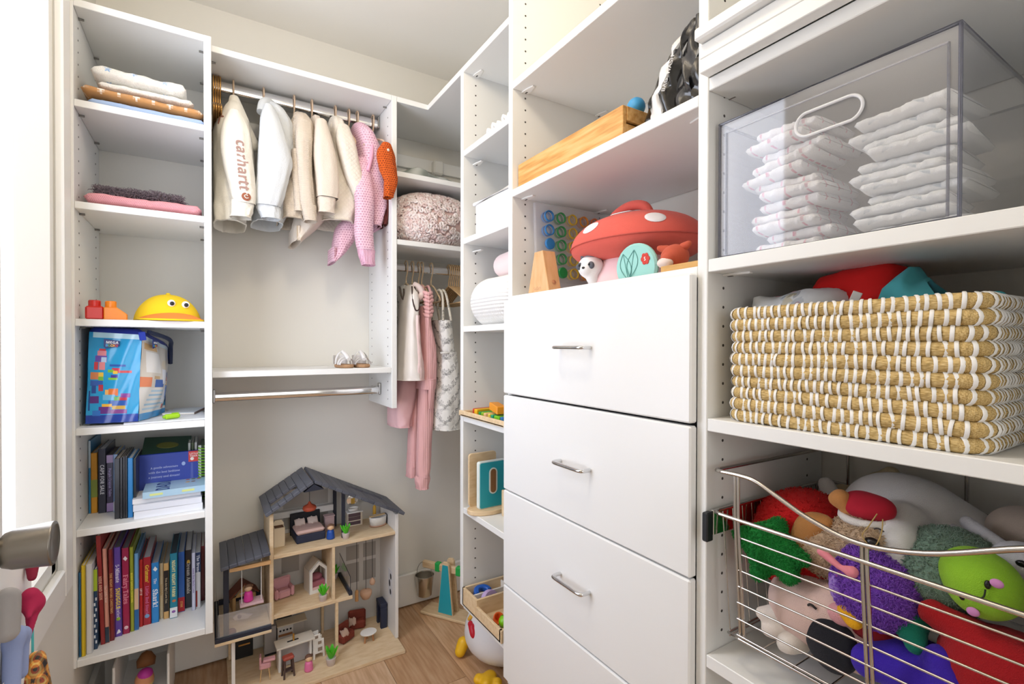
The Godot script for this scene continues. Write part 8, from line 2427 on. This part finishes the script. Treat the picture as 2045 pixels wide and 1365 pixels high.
func door_things() -> void:
	var t := thing("open_door", "white door standing open at the left edge, with a metal knob", "door", V(-0.236, 0.008, -0.46))
	part(t, "leaf", B.new().box(V(0, 1.0, 0), V(0.036, 2.0, 0.775), 0.002), mt("f2f1ee", 0.4))
	var st := mt("8f8a82", 0.30, {"metal": 1.0})
	var kb := B.new()
	kb.xf = Transform3D(Basis(Vector3.BACK, -PI / 2), V(0.018, 0.881, -0.29))
	kb.lathe([Vector2(0.0, 0.0), Vector2(0.031, 0.0), Vector2(0.031, 0.004), Vector2(0.012, 0.008), Vector2(0.0115, 0.020), Vector2(0.0185, 0.026), Vector2(0.0215, 0.034), Vector2(0.0245, 0.066), Vector2(0.0238, 0.0675), Vector2(0.021, 0.068), Vector2(0.0195, 0.0665), Vector2(0.0, 0.0655)], 40)
	part(t, "knob", kb, st, "brushed metal knob")
	t = thing("pocket_organizer", "white fabric pocket organizer hanging on the open door under the knob", "organizer", V(-0.205, 0.25, -0.60))
	var wm := mt("f1f0f0", 0.85, {"two": 1})
	part(t, "backing", B.new().box(V(0, 0.305, -0.005), V(0.003, 0.61, 0.585), 0.001), wm)
	for r in 4:
		for k in 3:
			var rows := []
			for j in 7:
				var row := PackedVector3Array()
				for m in 13:
					var u := m / 12.0
					row.append(V(0.002 + (0.011 - 0.001 * j) * sin(PI * u) * (0.5 + j / 12.0), 0.50 - r * 0.125 - 0.095 * (j / 6.0) - (0.02 if j == 0 else 0.0) * sin(PI * u), -0.293 + k * 0.192 + u * 0.186))
				rows.append(row)
			part(t, "pocket", B.new().grid(rows, false), wm)
	for q in [[-0.2945, "teal_edge", "4cbcc0", 0.25], [0.285, "teal_edge", "4cbcc0", 0.3], [-0.101, "lavender_strip", "c4c0ee", 0.3], [0.091, "lavender_strip", "c4c0ee", 0.3]]:
		part(t, q[1], B.new().box(V(0.0022, q[3], q[0]), V(0.002, q[3] * 2.0 - 0.01, 0.008 if q[1] == "teal_edge" else 0.02), 0.0), mt(q[2], 0.8))
	var g := "small toys in the door organizer"
	solo("pink_toy", "crimson pink starry soft toy in the upper pocket of the organizer", "toy", B.new().blob([[V(-0.194, 0.797, -0.850), V(-0.192, 0.785, -0.852), 0.009, 0.012, 0.008], [V(-0.192, 0.782, -0.852), V(-0.191, 0.755, -0.832), 0.008, 0.003, 0.006], [V(-0.192, 0.785, -0.85), V(-0.192, 0.79, -0.868), 0.008, 0.003, 0.006], [V(-0.192, 0.79, -0.85), V(-0.191, 0.778, -0.83), 0.008, 0.003, 0.006]], 0.0025), mt("b01a4c", 0.8), g)
	solo("red_toy", "dark red toy poking out beneath the door knob", "toy", B.new().blob([[V(-0.197, 0.835, -0.872), V(-0.195, 0.815, -0.862), 0.008, 0.005, 0.0]], 0.0025), mt("8f1a3a", 0.8), g)
	solo("blue_toy", "pale blue arched soft toy in the lower pocket of the organizer", "toy", B.new().blob([[V(-0.195, 0.775, -0.79), V(-0.193, 0.715, -0.772), 0.009, 0.008, 0.0], [V(-0.195, 0.775, -0.79), V(-0.194, 0.765, -0.812), 0.010, 0.008, 0.01], [V(-0.194, 0.765, -0.812), V(-0.193, 0.722, -0.806), 0.008, 0.007, 0.008]], 0.0025), mt("93a2cc", 0.85), g)
	solo("grey_toy", "silver grey toy in the left pocket of the organizer", "toy", B.new().blob([[V(-0.197, 0.825, -0.778), V(-0.195, 0.79, -0.77), 0.012, 0.011, 0.0]], 0.003), mt("a9a5a2", 0.5), g)
	paint_tex("scale_print", 128, 128, func(x, y):
		var q := Vector2(fposmod(x * 3.0 + 0.5 * floor(y * 3.0), 1.0), fposmod(y * 3.0, 1.0)) - Vector2(0.5, 0.5)
		var r := q.length()
		return col("141010") if r > 0.42 else (col("d98a2c") if r > 0.30 else (col("e9c46a") if r > 0.2 else (col("b5451c") if r > 0.1 else col("1a1410")))))
	solo("patterned_toy", "black and gold patterned toy in the bottom pocket of the organizer", "toy", B.new().blob([[V(-0.193, 0.705, -0.868), V(-0.191, 0.66, -0.838), 0.010, 0.022, 0.0]], 0.003), mt("ffffff", 0.5, {"map": ["scale_print", 0.06]}), g)
